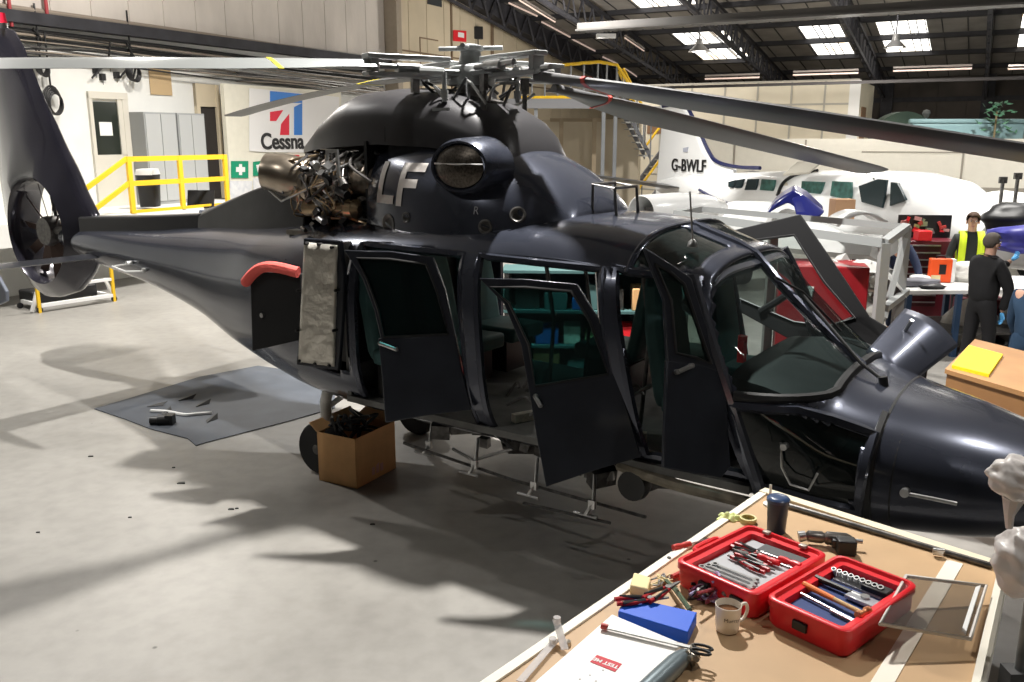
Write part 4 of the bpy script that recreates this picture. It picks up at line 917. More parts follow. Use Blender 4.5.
# ---------------- mezzanine deck and stairs
mz = thing('mezzanine_platform', 'grey steel platform with a yellow handrail in front of the beige wall', 'platform', tuple(at(560, 104, 25)-Vector((0, 0, 3.97))))
mo = mz.location.copy()
def mrel(*P): return [Vector(p)-mo for p in P]
dk = [at(505, 102, 25), at(626, 102, 25)]
bm = nb(); a, b = mrel(*dk); b.z = a.z = 3.95; prism(bm, [a, b, b+Vector((.3, 2.4, 0)), a+Vector((.3, 2.4, 0))], (0, 0, .16)); prism(bm, [a-Vector((0, .06, .1)), b-Vector((0, .06, .1)), b-Vector((0, 0, .1)), a-Vector((0, 0, .1))], (0, 0, .26)); mk('deck', bm, M('deck_grey', (.22, .22, .23), .5, .3), mz, smooth=0)
for u in (536, 604, 616):
    p = at(u, 105, 25)-mo; bm = nb(); prism(bm, [(p.x-.05, p.y, 0), (p.x+.05, p.y, 0), (p.x+.05, p.y+.1, 0), (p.x-.05, p.y+.1, 0)], (0, 0, 3.95)); mk('column', bm, M('column_grey', (.22, .23, .24), .5, .3), mz, smooth=0)
bm = nb(); tube(bm, mrel(at(532, 68, 25), at(585, 63, 25), at(600, 62, 25), at(617, 65, 25), at(629, 84, 25), at(631, 100, 25)), .045, 6); tube(bm, mrel(at(520, 98, 25), at(600, 97, 25)), .05, 6); mk('handrail', bm, yellow, mz)
for u, v in ((532, 68), (545, 67), (558, 66), (571, 65), (584, 64), (598, 63), (607, 63), (617, 66), (625, 78)):
    a = at(u, v, 25)-mo; bm = nb(); cyl(bm, a, (a.x, a.y, 3.95), .025, n=6); mk('baluster', bm, MT['column_grey'], mz)
def stair(px0, px1, Y0, Y1, n, lab, w=1.1, rail=yellow, nm='staircase'):
    a, b = at(*px0, Y0), at(*px1, Y1); o_ = Vector((b.x, b.y, 0)); t = thing(nm, lab, 'stairs', tuple(o_)); a, b = a-o_, b-o_; d = (b-a); hd = Vector((d.x, d.y, 0)).normalized(); sd = Vector((-hd.y, hd.x, 0)); sd = sd if sd.y > 0 else -sd
    for k in range(n):
        p = a+d*((k+.5)/n); bm = nb(); prism(bm, [p-hd*.14, p+hd*.14, p+hd*.14+sd*w, p-hd*.14+sd*w], (0, 0, .04)); mk('tread', bm, M('tread', (.45, .45, .43), .5, .3), t, smooth=0)
    for q in (0, w):
        bm = nb(); prism(bm, [a+sd*q, b+sd*q, b+sd*q+Vector((0, 0, .22)), a+sd*q+Vector((0, 0, .22))], sd*.05); mk('stringer', bm, M('stringer', (.16, .16, .17), .5, .3), t, smooth=0)
        bm = nb(); tube(bm, [a+sd*q+Vector((0, 0, 1.0)), b+sd*q+Vector((0, 0, 1.0))], .04, 6); mk('handrail', bm, rail, t)
        for k in range(5):
            p = a+d*(k/4)+sd*q; bm = nb(); cyl(bm, p, p+Vector((0, 0, 1)), .02, n=6); mk('baluster', bm, MT['column_grey'], t)
    return t
stair((622, 106), (650, 160), 25.2, 25.2, 8, 'upper steel stair flight coming down from the grey platform')
stair((690, 150), (624, 240), 28.5, 27, 12, 'lower open stair flight with yellow handrails beside the white aircraft tail')
# beige booth under the deck
bm = nb(); p = at(563, 190, 28); box(bm, (p.x, p.y, 1.75), (5, .2, 3.5), rot(0, 0, -.49)); mk('wall_booth', bm, M('booth', (.46, .40, .30), .7, var=.06, scale=.6), smooth=0, kind='structure')
bm = nb(); 
for u in (561, 594): q = at(u, 150, 26.6); box(bm, (q.x, q.y, 1.75), (.12, .1, 3.5))
q = at(577, 120, 26.8); box(bm, (q.x, q.y, q.z), (1.6, .08, .1)); q = at(577, 188, 26.8); box(bm, (q.x-.3, q.y, q.z-.35), (1.0, .08, .9)); mk('door_3', bm, M('frame_tan', (.34, .27, .18), .6), smooth=0, kind='structure')
# ---------------- office cabin at the back
oc = at(860, 80, 29); oc = Vector((oc.x, oc.y, 0)); ht = at(860, 80, 29).z
of = thing('office_cabin', 'cream two-storey office cabin standing against the back of the hangar', 'cabin', tuple(oc))
bm = nb(); prism(bm, [Vector((0, 0, 0)), -E2*7.6, -E2*7.6+E1*4, E1*4], (0, 0, ht)); mk('cabin_walls', bm, cream, of, smooth=0)
bm = nb()
for k in (0, 1.0, 2.05, 3.15, 4.25, 5.4, 6.5): prism(bm, [-E2*k-E1*.02-E2*0, -E2*(k+.06)-E1*.02, -E2*(k+.06), -E2*k], (0, 0, ht))
prism(bm, [-E1*.03, -E2*7.6-E1*.03, -E2*7.6, Vector((0, 0, 0))], (0, 0, .05)); p_ = Vector((0, 0, ht-.75)); prism(bm, [p_-E1*.03, p_-E2*7.6-E1*.03, p_-E2*7.6, p_], (0, 0, .06)); prism(bm, [Vector((0, 0, ht)), -E2*7.65-E1*.05+Vector((0, 0, ht)), -E2*7.65+Vector((0, 0, ht)), E1*.01+Vector((0, 0, ht))], (0, 0, .05)); mk('panel_joint', bm, M('joint', (.42, .40, .35), .6), of, smooth=0)
bm = nb(); prism(bm, [-E1*.05-E2*.28+Vector((0, 0, 0)), -E1*.05+E2*.05, E2*.05, -E2*.28], (0, 0, ht)); mk('corner_post', bm, white, of, smooth=0)
woodM = M('wood_brown', (.22, .12, .06), .5)
bm = nb(); prism(bm, [E1*.9+E2*.03+Vector((0, 0, 2.2)), E1*2.0+E2*.03+Vector((0, 0, 2.2)), E1*2.0+Vector((0, 0, 2.2)), E1*.9+Vector((0, 0, 2.2))], (0, 0, 1.75)); mk('cabin_door', bm, woodM, of, smooth=0)
bm = nb(); prism(bm, [E1*2.5+E2*.03+Vector((0, 0, 3.0)), E1*3.3+E2*.03+Vector((0, 0, 3.0)), E1*3.3+Vector((0, 0, 3.0)), E1*2.5+Vector((0, 0, 3.0))], (0, 0, .35)); mk('cabin_notice', bm, grn_, of, smooth=0)
bm = nb(); prism(bm, [-E2*5.9-E1*.05+Vector((0, 0, 3.1)), -E2*7.0-E1*.05+Vector((0, 0, 3.1)), -E2*7.0+Vector((0, 0, 3.1)), -E2*5.9+Vector((0, 0, 3.1))], (0, 0, .7)); mk('wood_panel', bm, woodM, of, smooth=0)
# white low partition wall running to the right
pp = at(693, 139, 28.3); pp = Vector((pp.x, pp.y, 0))
bm = nb(); prism(bm, [pp, pp+E2*19, pp+E2*19+E1*.12, pp+E1*.12], (0, 0, 2.93)); mk('wall_screen', bm, M('screen_white', (.80, .77, .68), .6, var=.02), smooth=0, kind='structure')
bm = nb()
for k in (1.3, 3.4, 7.6, 11.5): prism(bm, [pp+E2*k-E1*.02, pp+E2*(k+.05)-E1*.02, pp+E2*(k+.05), pp+E2*k], (0, 0, 2.9))
q = pp+Vector((0, 0, 1.55)); prism(bm, [q+E2*6-E1*.05, q+E2*19-E1*.05, q+E2*19, q+E2*6], (0, 0, .08)); q = pp+Vector((0, 0, 2.55)); prism(bm, [q+E2*5-E1*.02, q+E2*9-E1*.02, q+E2*9, q+E2*5], (0, 0, .03)); mk('trim_10', bm, M('joint2', (.35, .32, .27), .6), smooth=0, kind='structure')
# things standing beyond the white screen wall
def simple(nm, bm, m, lab, cat, loc=(0, 0, 0), **k):
    o = tag(mk(nm, bm, m, **k), lab, cat); o.location = loc; return o
a = at(905, 128, 31); bm = nb(); K = [(-1.0+2*i/12, .55*math.sin(PI*i/12)**.7) for i in range(13)]; prism(bm, [(x, 0, z) for x, z in K]+[(1.0, 0, -.5), (-1.0, 0, -.5)], (0, .6, 0)); simple('arched_cover', bm, M('green_grey', (.09, .14, .11), .6), 'dark green arched cover poking above the white wall', 'cover', a)
a = at(926, 118, 31); bm = nb(); lathe(bm, [(.01, .28), (.1, .25), (.14, .15), (.08, .02), (.03, 0)]); tube(bm, [(0, 0, 0), (0, 0, -1.0)], .03, 6); simple('globe_lamp', bm, hubgrey, 'small pale globe on a pole right of the green arched cover', 'lamp', a)
a = at(960, 137, 30); bm = nb(); box(bm, (0, 0, .15), (3.7, 1, .55)); box(bm, (0, -.45, .5), (3.9, .15, .15)); simple('blue_grey_tank', bm, M('teal_grey', (.17, .27, .29), .5), 'long pale teal tank beyond the white wall', 'tank', a, bevel=.05)
random.seed(8)
a = at(994, 137, 29); pl_ = thing('potted_plant', 'dark leafy plant beyond the white wall by the teal tank', 'plant', (a.x, a.y, a.z)); bm = nb(); tube(bm, [(0, 0, -.2), (0, 0, .8)], .03, 6); mk('stem', bm, M('stem', (.1, .08, .04), .8), pl_)
bm = nb()
for k in range(60):
    p = Vector((random.gauss(0, .25), random.gauss(0, .15), random.uniform(.0, 1.1))); p.x *= 1.3-p.z*.8; d = Vector((random.uniform(-1, 1), random.uniform(-.5, .5), random.uniform(-.2, .6))).normalized(); w_ = d.orthogonal().normalized(); bm.faces.new([bm.verts.new(p+x) for x in (Vector(), d*.1+w_*.05, d*.24, d*.1-w_*.05)])
mk('leaves', bm, M('leaf', (.03, .09, .05), .6), pl_, smooth=0)
# ================================================================== workbench and everything on it
TZ = 1.4
def T(u, v, dz=0): return gz(u, v, TZ+dz)
c1 = T(765, 490); c2 = T(1006, 566); ld_ = (T(485, 682)-c1).normalized(); c4 = c1+ld_*3.0; rd_ = (T(981, 682)-c2).normalized(); c3 = c2+rd_*2.9
bench = thing('workbench', 'tan topped workbench with a pale raised rim in the foreground', 'workbench', (c1.x, c1.y, 0)); bo = bench.location.copy()
def rel(p): return Vector(p)-bo
bm = nb(); prism(bm, [rel(p) for p in (c1, c2, c3, c4)], (0, 0, -.03)); mk('bench_top', bm, M('bench_tan', (.50, .33, .18), .55, var=.1, scale=3, col2=None), bench, smooth=0)
cr = M('rim_cream', (.74, .66, .50), .5)
def edge(a, b, w, h, nm, m, inward):
    d = (b-a).normalized(); n = Vector((-d.y, d.x, 0)); n = n if n.dot(inward) > 0 else -n
    bm = nb(); prism(bm, [rel(a), rel(b), rel(b+n*w), rel(a+n*w)], (0, 0, h)); prism(bm, [rel(a), rel(b), rel(b-n*.012), rel(a-n*.012)], (0, 0, -.10)); return mk(nm, bm, m, bench, smooth=0)
mid = (c1+c3)/2
edge(c1, c4, .03, .008, 'rim', M('rim_white', (.80, .76, .66), .5), mid-c1); edge(c1, c2, .05, .012, 'rim', cr, mid-c1); edge(c2, c3, .022, .02, 'rim', MT['rim_white'], mid-c2)
for k, p in enumerate((c1+(c3-c1)*.03, c2+(c4-c2)*.04, c1+(c4-c1)*.97+Vector((.1, 0, 0)), c3+(c1-c3)*.03)):
    bm = nb(); q = rel(p); box(bm, (q.x, q.y, (TZ-.03)/2), (.07, .07, TZ-.03)); mk('leg', bm, M('leg_steel', (.12, .12, .12), .5, .4), bench, smooth=0)
bm = nb(); a, b = T(955, 562, .001), T(872, 700, .001); d = (b-a).normalized(); n = Vector((-d.y, d.x, 0)); prism(bm, [rel(p) for p in (a-n*.028, b-n*.028, b+n*.028, a+n*.028)], (0, 0, .002)); mk('white_tape', bm, M('tape', (.82, .76, .66), .6), bench, smooth=0)
bm = nb(); a, b = T(786, 505, .012), T(992, 566, .012); tube(bm, [a, b], .012, 8); tag(mk('aluminium_rod', bm, dsteel, loc=a), 'long dark metal rail lying along the far rim of the workbench', 'rail')
bm = nb(); q = T(938, 552, .02); box(bm, (0, 0, 0), (.035, .02, .02), rot(0, 0, -.3)); cyl(bm, (-.02, 0, .01), (.02, -.005, .01), .008); simple('rail_clamp', bm, steel, 'small metal clamp on the dark rail near its right end', 'clamp', q)
def flat(px, dz=0): return [T(u, v, dz) for u, v in px]
def case(L, Tp, Rr, B, h, nm, lab, traymat):
    """open red tool case; corners (left, far, right, near) are picture points of the rim"""
    P = [T(u, v, h) for u, v in (L, Tp, Rr, B)]; o = (P[0]+P[2])/2; o.z = TZ
    X = ((P[2]-P[1])+(P[3]-P[0])); Y = ((P[1]-P[0])+(P[2]-P[3])); w = X.length/2; l = Y.length/2; X.z = 0; Y.z = 0; X.normalize(); Y = Y-X*X.dot(Y); Y.normalize()
    t = thing(nm, lab, 'tool case', tuple(o), math.atan2(X.y, X.x)); sg = 1
    def rr(w_, l_, r_, z, n=5):
        out = []
        for cx, cy, a0 in ((w_/2-r_, l_/2-r_, 0), (-w_/2+r_, l_/2-r_, PI/2), (-w_/2+r_, -l_/2+r_, PI), (w_/2-r_, -l_/2+r_, 1.5*PI)):
            for i in range(n+1): a = a0+PI/2*i/n; out.append(Vector((cx+r_*math.cos(a), cy+r_*math.sin(a), z)))
        return out
    bm = nb(); R_ = [rr(w-.03, l-.03, .03, 0), rr(w-.01, l-.01, .035, .015), rr(w-.01, l-.01, .035, h-.03), rr(w, l, .035, h-.028), rr(w, l, .035, h-.004), rr(w-.008, l-.008, .033, h), rr(w-.03, l-.03, .028, h), rr(w-.04, l-.04, .024, h-.012), rr(w-.085, l-.085, .012, h-.014), rr(w-.09, l-.09, .01, h-.05)]
    loft(bm, R_); mk('case_shell', bm, red, t, smooth=45)
    bm = nb(); box(bm, (0, 0, h-.04), (w-.1, l-.1, .012)); mk('tray', bm, traymat, t, smooth=0)
    return t, w, l, h
greyT = M('tray_grey', (.42, .43, .45), .5); blueT = M('tray_blue', (.015, .04, .16), .55)
ca, wa, la, ha = case((686, 564), (742, 520), (816, 549), (776, 602), .10, 'tool_case', 'open red tool case with pliers in a grey tray beside the mug', greyT)
cb, wb, lb, hb = case((781, 602), (829, 552), (902, 578), (876, 646), .10, 'tool_case', 'open red tool case with a hammer in a blue tray and clear lid', blueT)
def latch(t, x, y, rz, m=black, s=(.05, .012, .03), z=.05):
    bm = nb(); box(bm, (x, y, z), s, rot(0, 0, rz)); mk('latch', bm, m, t, bevel=.003)
print('case dims', wa, la, wb, lb, ca.rotation_euler[2], cb.rotation_euler[2])
for s_ in (-.25, .25):
    latch(ca, wa/2-.012 if 0 else s_*wa*.9, la/2-.02, 0, M('latch_steel', (.45, .38, .33), .4, .6), (.03, .02, .012), ha)
latch(ca, wa*.28, -la/2, 0); latch(cb, -wb*.05, -lb/2, 0); latch(ca, -wa/2, -la*.1, PI/2); latch(ca, -wa*.1, -la/2, 0)
bm = nb(); tube(bm, spl([(-wa/2, .07, .075), (-wa/2-.035, .06, .075), (-wa/2-.035, -.06, .075), (-wa/2, -.07, .075)], 4), .009); mk('carry_handle', bm, red, ca)
# tools, each one a thing, given in case coordinates
def incase(t, h): 
    m = Matrix.Translation(t.location) @ Matrix.Rotation(t.rotation_euler[2], 4, 'Z'); return m
def put(t, h, x, y, rz, dz=-.03): p = incase(t, h) @ Vector((x, y, h+dz)); return p, t.rotation_euler[2]+rz
def pliers(lab, p, rz, hc=None, grp='pliers in the grey tray', L=.17, nm='pliers'):
    t = thing(nm, lab, 'pliers', tuple(p), rz, grp)
    for s in (-1, 1):
        bm = nb(); tube(bm, spl([(0, s*.006, .008), (-L*.3, s*.018, .008), (-L*.62, s*.014, .008)], 4), [.006]*4+[.008]*5, 8); mk('handle', bm, hc or M('plier_red', (.42, .015, .02), .35), t)
        bm = nb(); tube(bm, [(-L*.1, s*.01, .011), (-L*.52, s*.021, .013)], .0062, 6); mk('grip_stripe', bm, black, t)
    bm = nb(); cyl(bm, (0, 0, .002), (0, 0, .015), .011, n=12); loft(bm, [[(0, -.01, .003), (0, .01, .003), (0, .01, .013), (0, -.01, .013)], [(L*.34, -.003, .005), (L*.34, .003, .005), (L*.34, .003, .01), (L*.34, -.003, .01)]]); mk('jaws', bm, dsteel, t)
    return t
for i, (x, y, rz, lab) in enumerate(((-.02, .075, .1, 'red pliers in the grey tray, closest to the far side'), (-.05, .035, -.05, 'red and black pliers second from the far side of the grey tray'), (.03, .005, .12, 'red and black pliers in the middle of the grey tray'), (-.03, -.02, .0, 'red and black pliers in the grey tray just beyond the spanners'))):
    p, a = put(ca, ha, x, y-.0, rz+(PI if i % 2 else 0)); pliers(lab, p, a)
def spanner(lab, p, rz, L=.2, m=steel):
    t = thing('spanner', lab, 'spanner', tuple(p), rz, 'spanners in the red case')
    bm = nb(); prism(bm, [(-L*.42, -.005, 0), (L*.42, -.005, 0), (L*.42, .005, 0), (-L*.42, .005, 0)], (0, 0, .006)); mk('shank', bm, m, t, smooth=0)
    bm = nb(); lathe(bm, [(.007, 0), (.013, 0), (.013, .008), (.007, .008)], (-L*.45, 0, 0), n=12, caps=False); mk('ring_end', bm, m, t)
    bm = nb(); prism(bm, [(L*.4, -.012, 0), (L*.47, -.015, 0), (L*.5, -.008, 0), (L*.455, -.005, 0), (L*.455, .005, 0), (L*.5, .008, 0), (L*.47, .015, 0), (L*.4, .012, 0)], (0, 0, .008)); mk('open_end', bm, m, t, smooth=0)
for i, lab in enumerate(('longest spanner, nearest the case front', 'middle of the three steel spanners in the grey tray', 'steel spanner closest to the pliers')):
    p, a = put(ca, ha, .0, -la*.33+.025*i, .06); spanner(lab, p, a, .22-.02*i)
p, a = put(ca, ha, .05, la*.31, .05); bm = nb(); prism(bm, [(-.1, -.03, 0), (.1, -.03, 0), (.1, .03, 0), (-.1, .03, 0)], (0, 0, .006)); o = simple('foam_insert', bm, M('foam_grey', (.09, .095, .1), .7), 'dark grey foam insert at the far side of the grey tray', 'foam', p, smooth=0); o.rotation_euler[2] = a
def screwdriver(lab, p, rz, hm=red, L=.16, grp=None, nm='screwdriver'):
    t = thing(nm, lab, 'screwdriver', tuple(p), rz, grp); bm = nb(); lathe(bm, [(.004, 0), (.012, .005), (.013, .03), (.009, .045), (.013, .06), (.011, .085), (.005, .09)], (-L/2, 0, .013), (1, 0, 0), 10); mk('handle', bm, hm, t)
    bm = nb(); cyl(bm, (-L/2+.09, 0, .013), (L/2, 0, .013), .003, n=8); mk('blade', bm, steel, t)
for i, (x, y, rz) in enumerate(((.07, .055, .08), (.06, .09, PI+.05))):
    p, a = put(ca, ha, x, y, rz); screwdriver(('red screwdriver beside the far pliers in the grey tray', 'red screwdriver by the dark foam in the grey tray')[i], p, a, grp='screwdrivers in the grey tray')
# case b contents: sockets, hammer, files, clear packet
p, a = put(cb, hb, .0, lb*.28, 0, -.035); bm = nb(); box(bm, (0, 0, .004), (wb-.12, .075, .008)); o = simple('socket_rail', bm, greyT, 'grey socket rail tray at the far side of the blue lined case', 'tray', p, smooth=0); o.rotation_euler[2] = a
for i in range(9):
    p, a = put(cb, hb, -wb*.33+.021*i, lb*.28-.008, 0, -.028); bm = nb(); lathe(bm, [(.006, 0), (.0085+.0003*i, 0), (.0085+.0003*i, .03), (.006, .03), (.005, .01)], d=(.0, 0, 1), n=12); o = tag(mk('socket', bm, M('chrome', (.75, .75, .75), .15, 1)), ('tall chrome socket number %s from the left in the grey rail' % ('one', 'two', 'three', 'four', 'five', 'six', 'seven', 'eight', 'nine')[i]), 'socket', 'chrome sockets in the grey rail'); o.location = p; o.rotation_euler = (.35, 0, a)
p, a = put(cb, hb, wb*.2, lb*.25, 0, -.028); bm = nb(); box(bm, (0, 0, .012), (.09, .05, .02)); o = simple('black_case', bm, black, 'small black box at the right end of the socket rail', 'box', p, bevel=.004); o.rotation_euler[2] = a
p, a = put(cb, hb, -.02, .035, -.03, -.03); t = thing('ratchet_handle', 'black ratchet lying along the middle of the blue tray', 'ratchet', tuple(p), a); bm = nb(); tube(bm, [(-.1, 0, .012), (.03, 0, .012)], [.012, .009], 8); mk('grip', bm, black, t); bm = nb(); cyl(bm, (.03, 0, .012), (.07, 0, .012), .006); cyl(bm, (.08, 0, .004), (.08, 0, .022), .015); mk('head', bm, steel, t)
p, a = put(cb, hb, .06, .025, -.05, -.03); bm = nb(); box(bm, (0, 0, .008), (.11, .05, .014)); o = simple('blade_packet', bm, M('packet', (.45, .46, .5), .25, .3, var=.3, scale=40), 'grey shiny packet right of the black ratchet', 'packet', p, bevel=.003); o.rotation_euler[2] = a
p, a = put(cb, hb, -.0, -.055, -.12, -.026); t = thing('hammer', 'hammer with orange and wooden handle lying across the blue tray', 'hammer', tuple(p), a)
bm = nb(); tube(bm, [(-.12, 0, .012), (0, 0, .012)], [.011, .009], 10); mk('orange_grip', bm, M('orange', (.85, .22, .04), .4), t); bm = nb(); tube(bm, [(0, 0, .012), (.10, 0, .012)], [.008, .008], 10); mk('shaft', bm, M('ash_wood', (.66, .44, .2), .5), t)
bm = nb(); lathe(bm, [(.012, -.03), (.014, -.028), (.014, -.015), (.01, -.01), (.01, .01), (.015, .016), (.015, .028), (.012, .03)], (.108, 0, .014), (0, 1, 0), 14); mk('head', bm, M('copper', (.60, .25, .12), .35, .8), t)
for i, (x, y, l, lab) in enumerate(((-.07, -.02, .12, 'black file beyond the hammer in the blue tray'), (.0, -.1, .2, 'long steel punch at the near edge of the blue tray'), (.06, -.115, .08, 'short steel punch at the near right of the blue tray'))):
    p, a = put(cb, hb, x, y, -.12, -.03); bm = nb(); tube(bm, [(-l/2, 0, .006), (l/2, 0, .006)], [.006, .004], 8); o = simple('punch', bm, black if i == 0 else steel, lab, 'punch', p); o.rotation_euler[2] = a
# clear lid folded to the right of case b: a part of the case
bm = nb(); lp = [cb.matrix_world for _ in (0,)]; mi_ = (Matrix.Translation(cb.location) @ Matrix.Rotation(cb.rotation_euler[2], 4, 'Z')).inverted()
Q = [mi_ @ T(u, v, z) for u, v, z in ((906, 576, .09), (986, 586, .05), (970, 639, .05), (880, 624, .09))]; cQ = sum(Q, Vector())/4
prism(bm, Q, (0, 0, .004)); lid = mk('clear_lid', bm, glassM('lid_plastic', (.93, .92, .9), .35, .25), cb, smooth=0)
bm = nb(); tube(bm, Q, .007, 6, closed=True); mk('lid_edge', bm, M('lid_edge', (.75, .72, .68), .3, alpha=.8), cb)
bm = nb(); a_, b_ = Q[1]+(cQ-Q[1])*.12, Q[2]+(cQ-Q[2])*.12; prism(bm, [a_, b_, b_+(cQ-b_)*.12, a_+(cQ-a_)*.12], (0, 0, .012)); mk('lid_strip', bm, white, cb, smooth=0)
# mug
p = T(727, 630); mug = thing('mug', 'white mug with black lettering standing in front of the left red case', 'mug', tuple(p), 0)
bm = nb(); lathe(bm, [(.03, 0), (.036, .004), (.039, .03), (.042, .092), (.0405, .093), (.037, .03), (.03, .01)], n=36); mk('cup', bm, M('mug_cream', (.88, .82, .72), .3, coat=.5), mug, smooth=50)
bm = nb(); tube(bm, spl([(.036, .012, .08), (.062, .022, .082), (.068, .024, .055), (.055, .02, .028), (.035, .012, .026)], 5), .0055); mk('handle', bm, MT['mug_cream'], mug)
bm = nb(); lathe(bm, [(.001, .07), (.038, .07)], n=24, caps=False); mk('drink', bm, M('tea', (.16, .07, .03), .2), mug)
def wraptext(s, size, r, z, ang, m, par, off=.001):
    bm = text_bm(s, size, Matrix.Identity(4), 0); 
    for _ in range(2): bmesh.ops.subdivide_edges(bm, edges=[e for e in bm.edges if e.calc_length() > .006], cuts=1)
    for v in bm.verts: a = ang+v.co.x/r; v.co = Vector(((r+off)*math.cos(a), (r+off)*math.sin(a), z+v.co.y))
    return mk('lettering', bm, m, par, smooth=0)
wraptext('Murray', .018, .0412, .055, -PI/2+.1, black, mug); wraptext('ENGINEERING', .006, .041, .042, -PI/2+.1, MT['letter_grey'], mug) if False else None
# blue block with pliers
P = [T(u, v, .045) for u, v in ((626, 596), (697, 612), (688, 632), (618, 611))]; bl = nb(); c_ = sum(P, Vector())/4; prism(bl, P, (0, 0, -.045)); o = tag(mk('blue_box', bl, bluep, bevel=.003, loc=(c_.x, c_.y, TZ)), 'flat bright blue box under red pliers', 'box')
pliers('red handled pliers lying on the blue box', T(650, 601, .046), .15, grp=None, L=.19); t_ = pliers('second red pliers lying just beyond the blue box', T(668, 590, .05), .75, grp=None, L=.19)
P = [T(u, v, .035) for u, v in ((634, 572), (651, 577), (648, 589), (630, 585))]; bm = nb(); c_ = sum(P, Vector())/4; prism(bm, P, (0, 0, -.035)); tag(mk('sponge_block', bm, M('sponge', (.82, .68, .38), .8), bevel=.005, loc=(c_.x, c_.y, TZ)), 'small cream block behind the blue box near the bench edge', 'block')
random.seed(17)
def tangle(u, v, n, sx, sy, sz, cols, lab, nm, cat, r=.004):
    c = T(u, v); t = thing(nm, lab, cat, tuple(c))
    for k in range(n):
        P_ = [Vector((random.gauss(0, sx), random.gauss(0, sy), abs(random.gauss(sz, sz*.6))+.006)) for _ in range(5)]; bm = nb(); tube(bm, spl(P_, 5), r, 6); mk('strand', bm, cols[k % len(cols)], t)
pur = M('purple_wire', (.16, .03, .08), .35); brw = M('red_brown', (.3, .05, .06), .4)
tangle(711, 600, 26, .035, .03, .03, (pur, brw, steel, black, M('lilac', (.35, .3, .5), .4)), 'tangled dark red and purple cable bundle against the left red case', 'cable_bundle', 'cable', .0055)
tangle(663, 583, 6, .03, .02, .008, (steel, MT['sponge']), 'loop of pale wire lying beyond the blue box', 'wire_loop', 'wire', .003)
bm = nb(); a, b = T(662, 576, .01), T(690, 610, .03); tube(bm, [a, (a+b)/2+Vector((0, 0, .01)), b], [.006, .009, .008], 6); tag(mk('green_file', bm, M('drab_green', (.08, .12, .07), .5), loc=a), 'drab green strap lying between blue box and cable bundle', 'strap')
bm = nb(); a, b = T(672, 577, .012), T(692, 568, .012); tube(bm, [a, b], .01, 8); tag(mk('wrench', bm, M('dull_red', (.5, .06, .05), .45), loc=a), 'dull red tool handle sticking out from under the left red case', 'wrench')
bm = nb(); cyl(bm, (0, 0, 0), (0, 0, .012), .008, n=6); simple('nut', bm, black, 'small black nut alone near the bench edge', 'nut', T(669, 560))
screwdriver('fat red handled tool lying at the bench edge left of the red case', T(693, 546), .45, M('brick_red', (.55, .05, .04), .45), .2)
# navy tumbler, rag, tape
p = T(776, 532); t = thing('tumbler', 'navy blue tumbler standing at the far corner of the bench', 'cup', tuple(p)); bm = nb(); lathe(bm, [(.033, 0), (.036, .004), (.042, .13), (.043, .135)], n=28); mk('cup_body', bm, M('navy', (.012, .022, .06), .35), t); bm = nb(); lathe(bm, [(.045, .133), (.046, .145), (.04, .152), (.03, .155), (.001, .156)], n=28); mk('lid', bm, M('navy_lid', (.03, .06, .14), .3), t)
bm = nb(); cyl(bm, (0, -.0, 0), (.0, .01, .09), .006, n=8); lathe(bm, [(.001, 0), (.03, 0), (.03, .008), (.001, .008)], n=16); simple('clear_brush', bm, M('milky', (.7, .7, .68), .4), 'pale upright handle behind the navy tumbler', 'handle', T(770, 505))
def cloth(u, v, sx, sy, h, m, lab, nm='rag', rz=0, seed=1):
    random.seed(seed); bm = nb(); N_ = 16; V = []
    for i in range(N_+1):
        r_ = []
        for j in range(N_+1):
            a, b = i/N_*2-1, j/N_*2-1; k = 1-.25*math.sin(5*a+3*b); q = math.hypot(a, b); r_.append(bm.verts.new((a*sx*k*(1-.2*b*b), b*sy*k*(1-.2*a*a), max(.002, h*(1-q*q*.7)*(.6+.4*math.sin(7*a+seed)*math.cos(6*b))))))
        V.append(r_)
    for i in range(N_):
        for j in range(N_): bm.faces.new((V[i][j], V[i+1][j], V[i+1][j+1], V[i][j+1]))
    o = simple(nm, bm, m, lab, 'cloth', T(u, v), solid=.003, smooth=60); o.rotation_euler[2] = rz; return o
cloth(730, 519, .05, .028, .032, M('lime_rag', (.72, .78, .35), .9), 'crumpled lime yellow glove at the far bench edge', 'glove', -.3, 3)
bm = nb(); lathe(bm, [(.026, 0), (.034, 0), (.034, .02), (.026, .02)], n=28, caps=False); simple('tape_roll', bm, M('tape_yellow', (.65, .6, .3), .5), 'roll of pale yellow tape beside the lime glove', 'tape', T(748, 522, 0), solid=.002)
cloth(708, 545, .05, .05, .02, glassM('thin_plastic', (.9, .88, .85), .45, .2), 'crumpled clear plastic bag between the bench edge and the red case', 'plastic_bag', .3, 6)
# drill with battery
p = T(832, 548); t = thing('cordless_drill', 'grey and black drill lying behind the two red cases', 'drill', tuple(p), -.25)
bm = nb(); lathe(bm, [(.012, -.1), (.022, -.09), (.024, -.04), (.018, -.03), (.026, -.02), (.027, .05), (.018, .07)], (0, 0.01, .035), (1, 0, .0), 18); mk('drill_body', bm, M('drill_grey', (.16, .15, .14), .35, .7, var=.4, scale=30), t)
bm = nb(); cyl(bm, (-.1, .01, .035), (-.125, .005, .03), .02, .022); cyl(bm, (.07, .01, .035), (.11, .01, .035), .009); mk('chuck', bm, steel, t)
bm = nb(); box(bm, (.045, -.035, .03), (.07, .055, .06), rot(0, 0, .1)); box(bm, (.02, -.01, .03), (.05, .05, .035)); mk('battery', bm, black, t, bevel=.006)
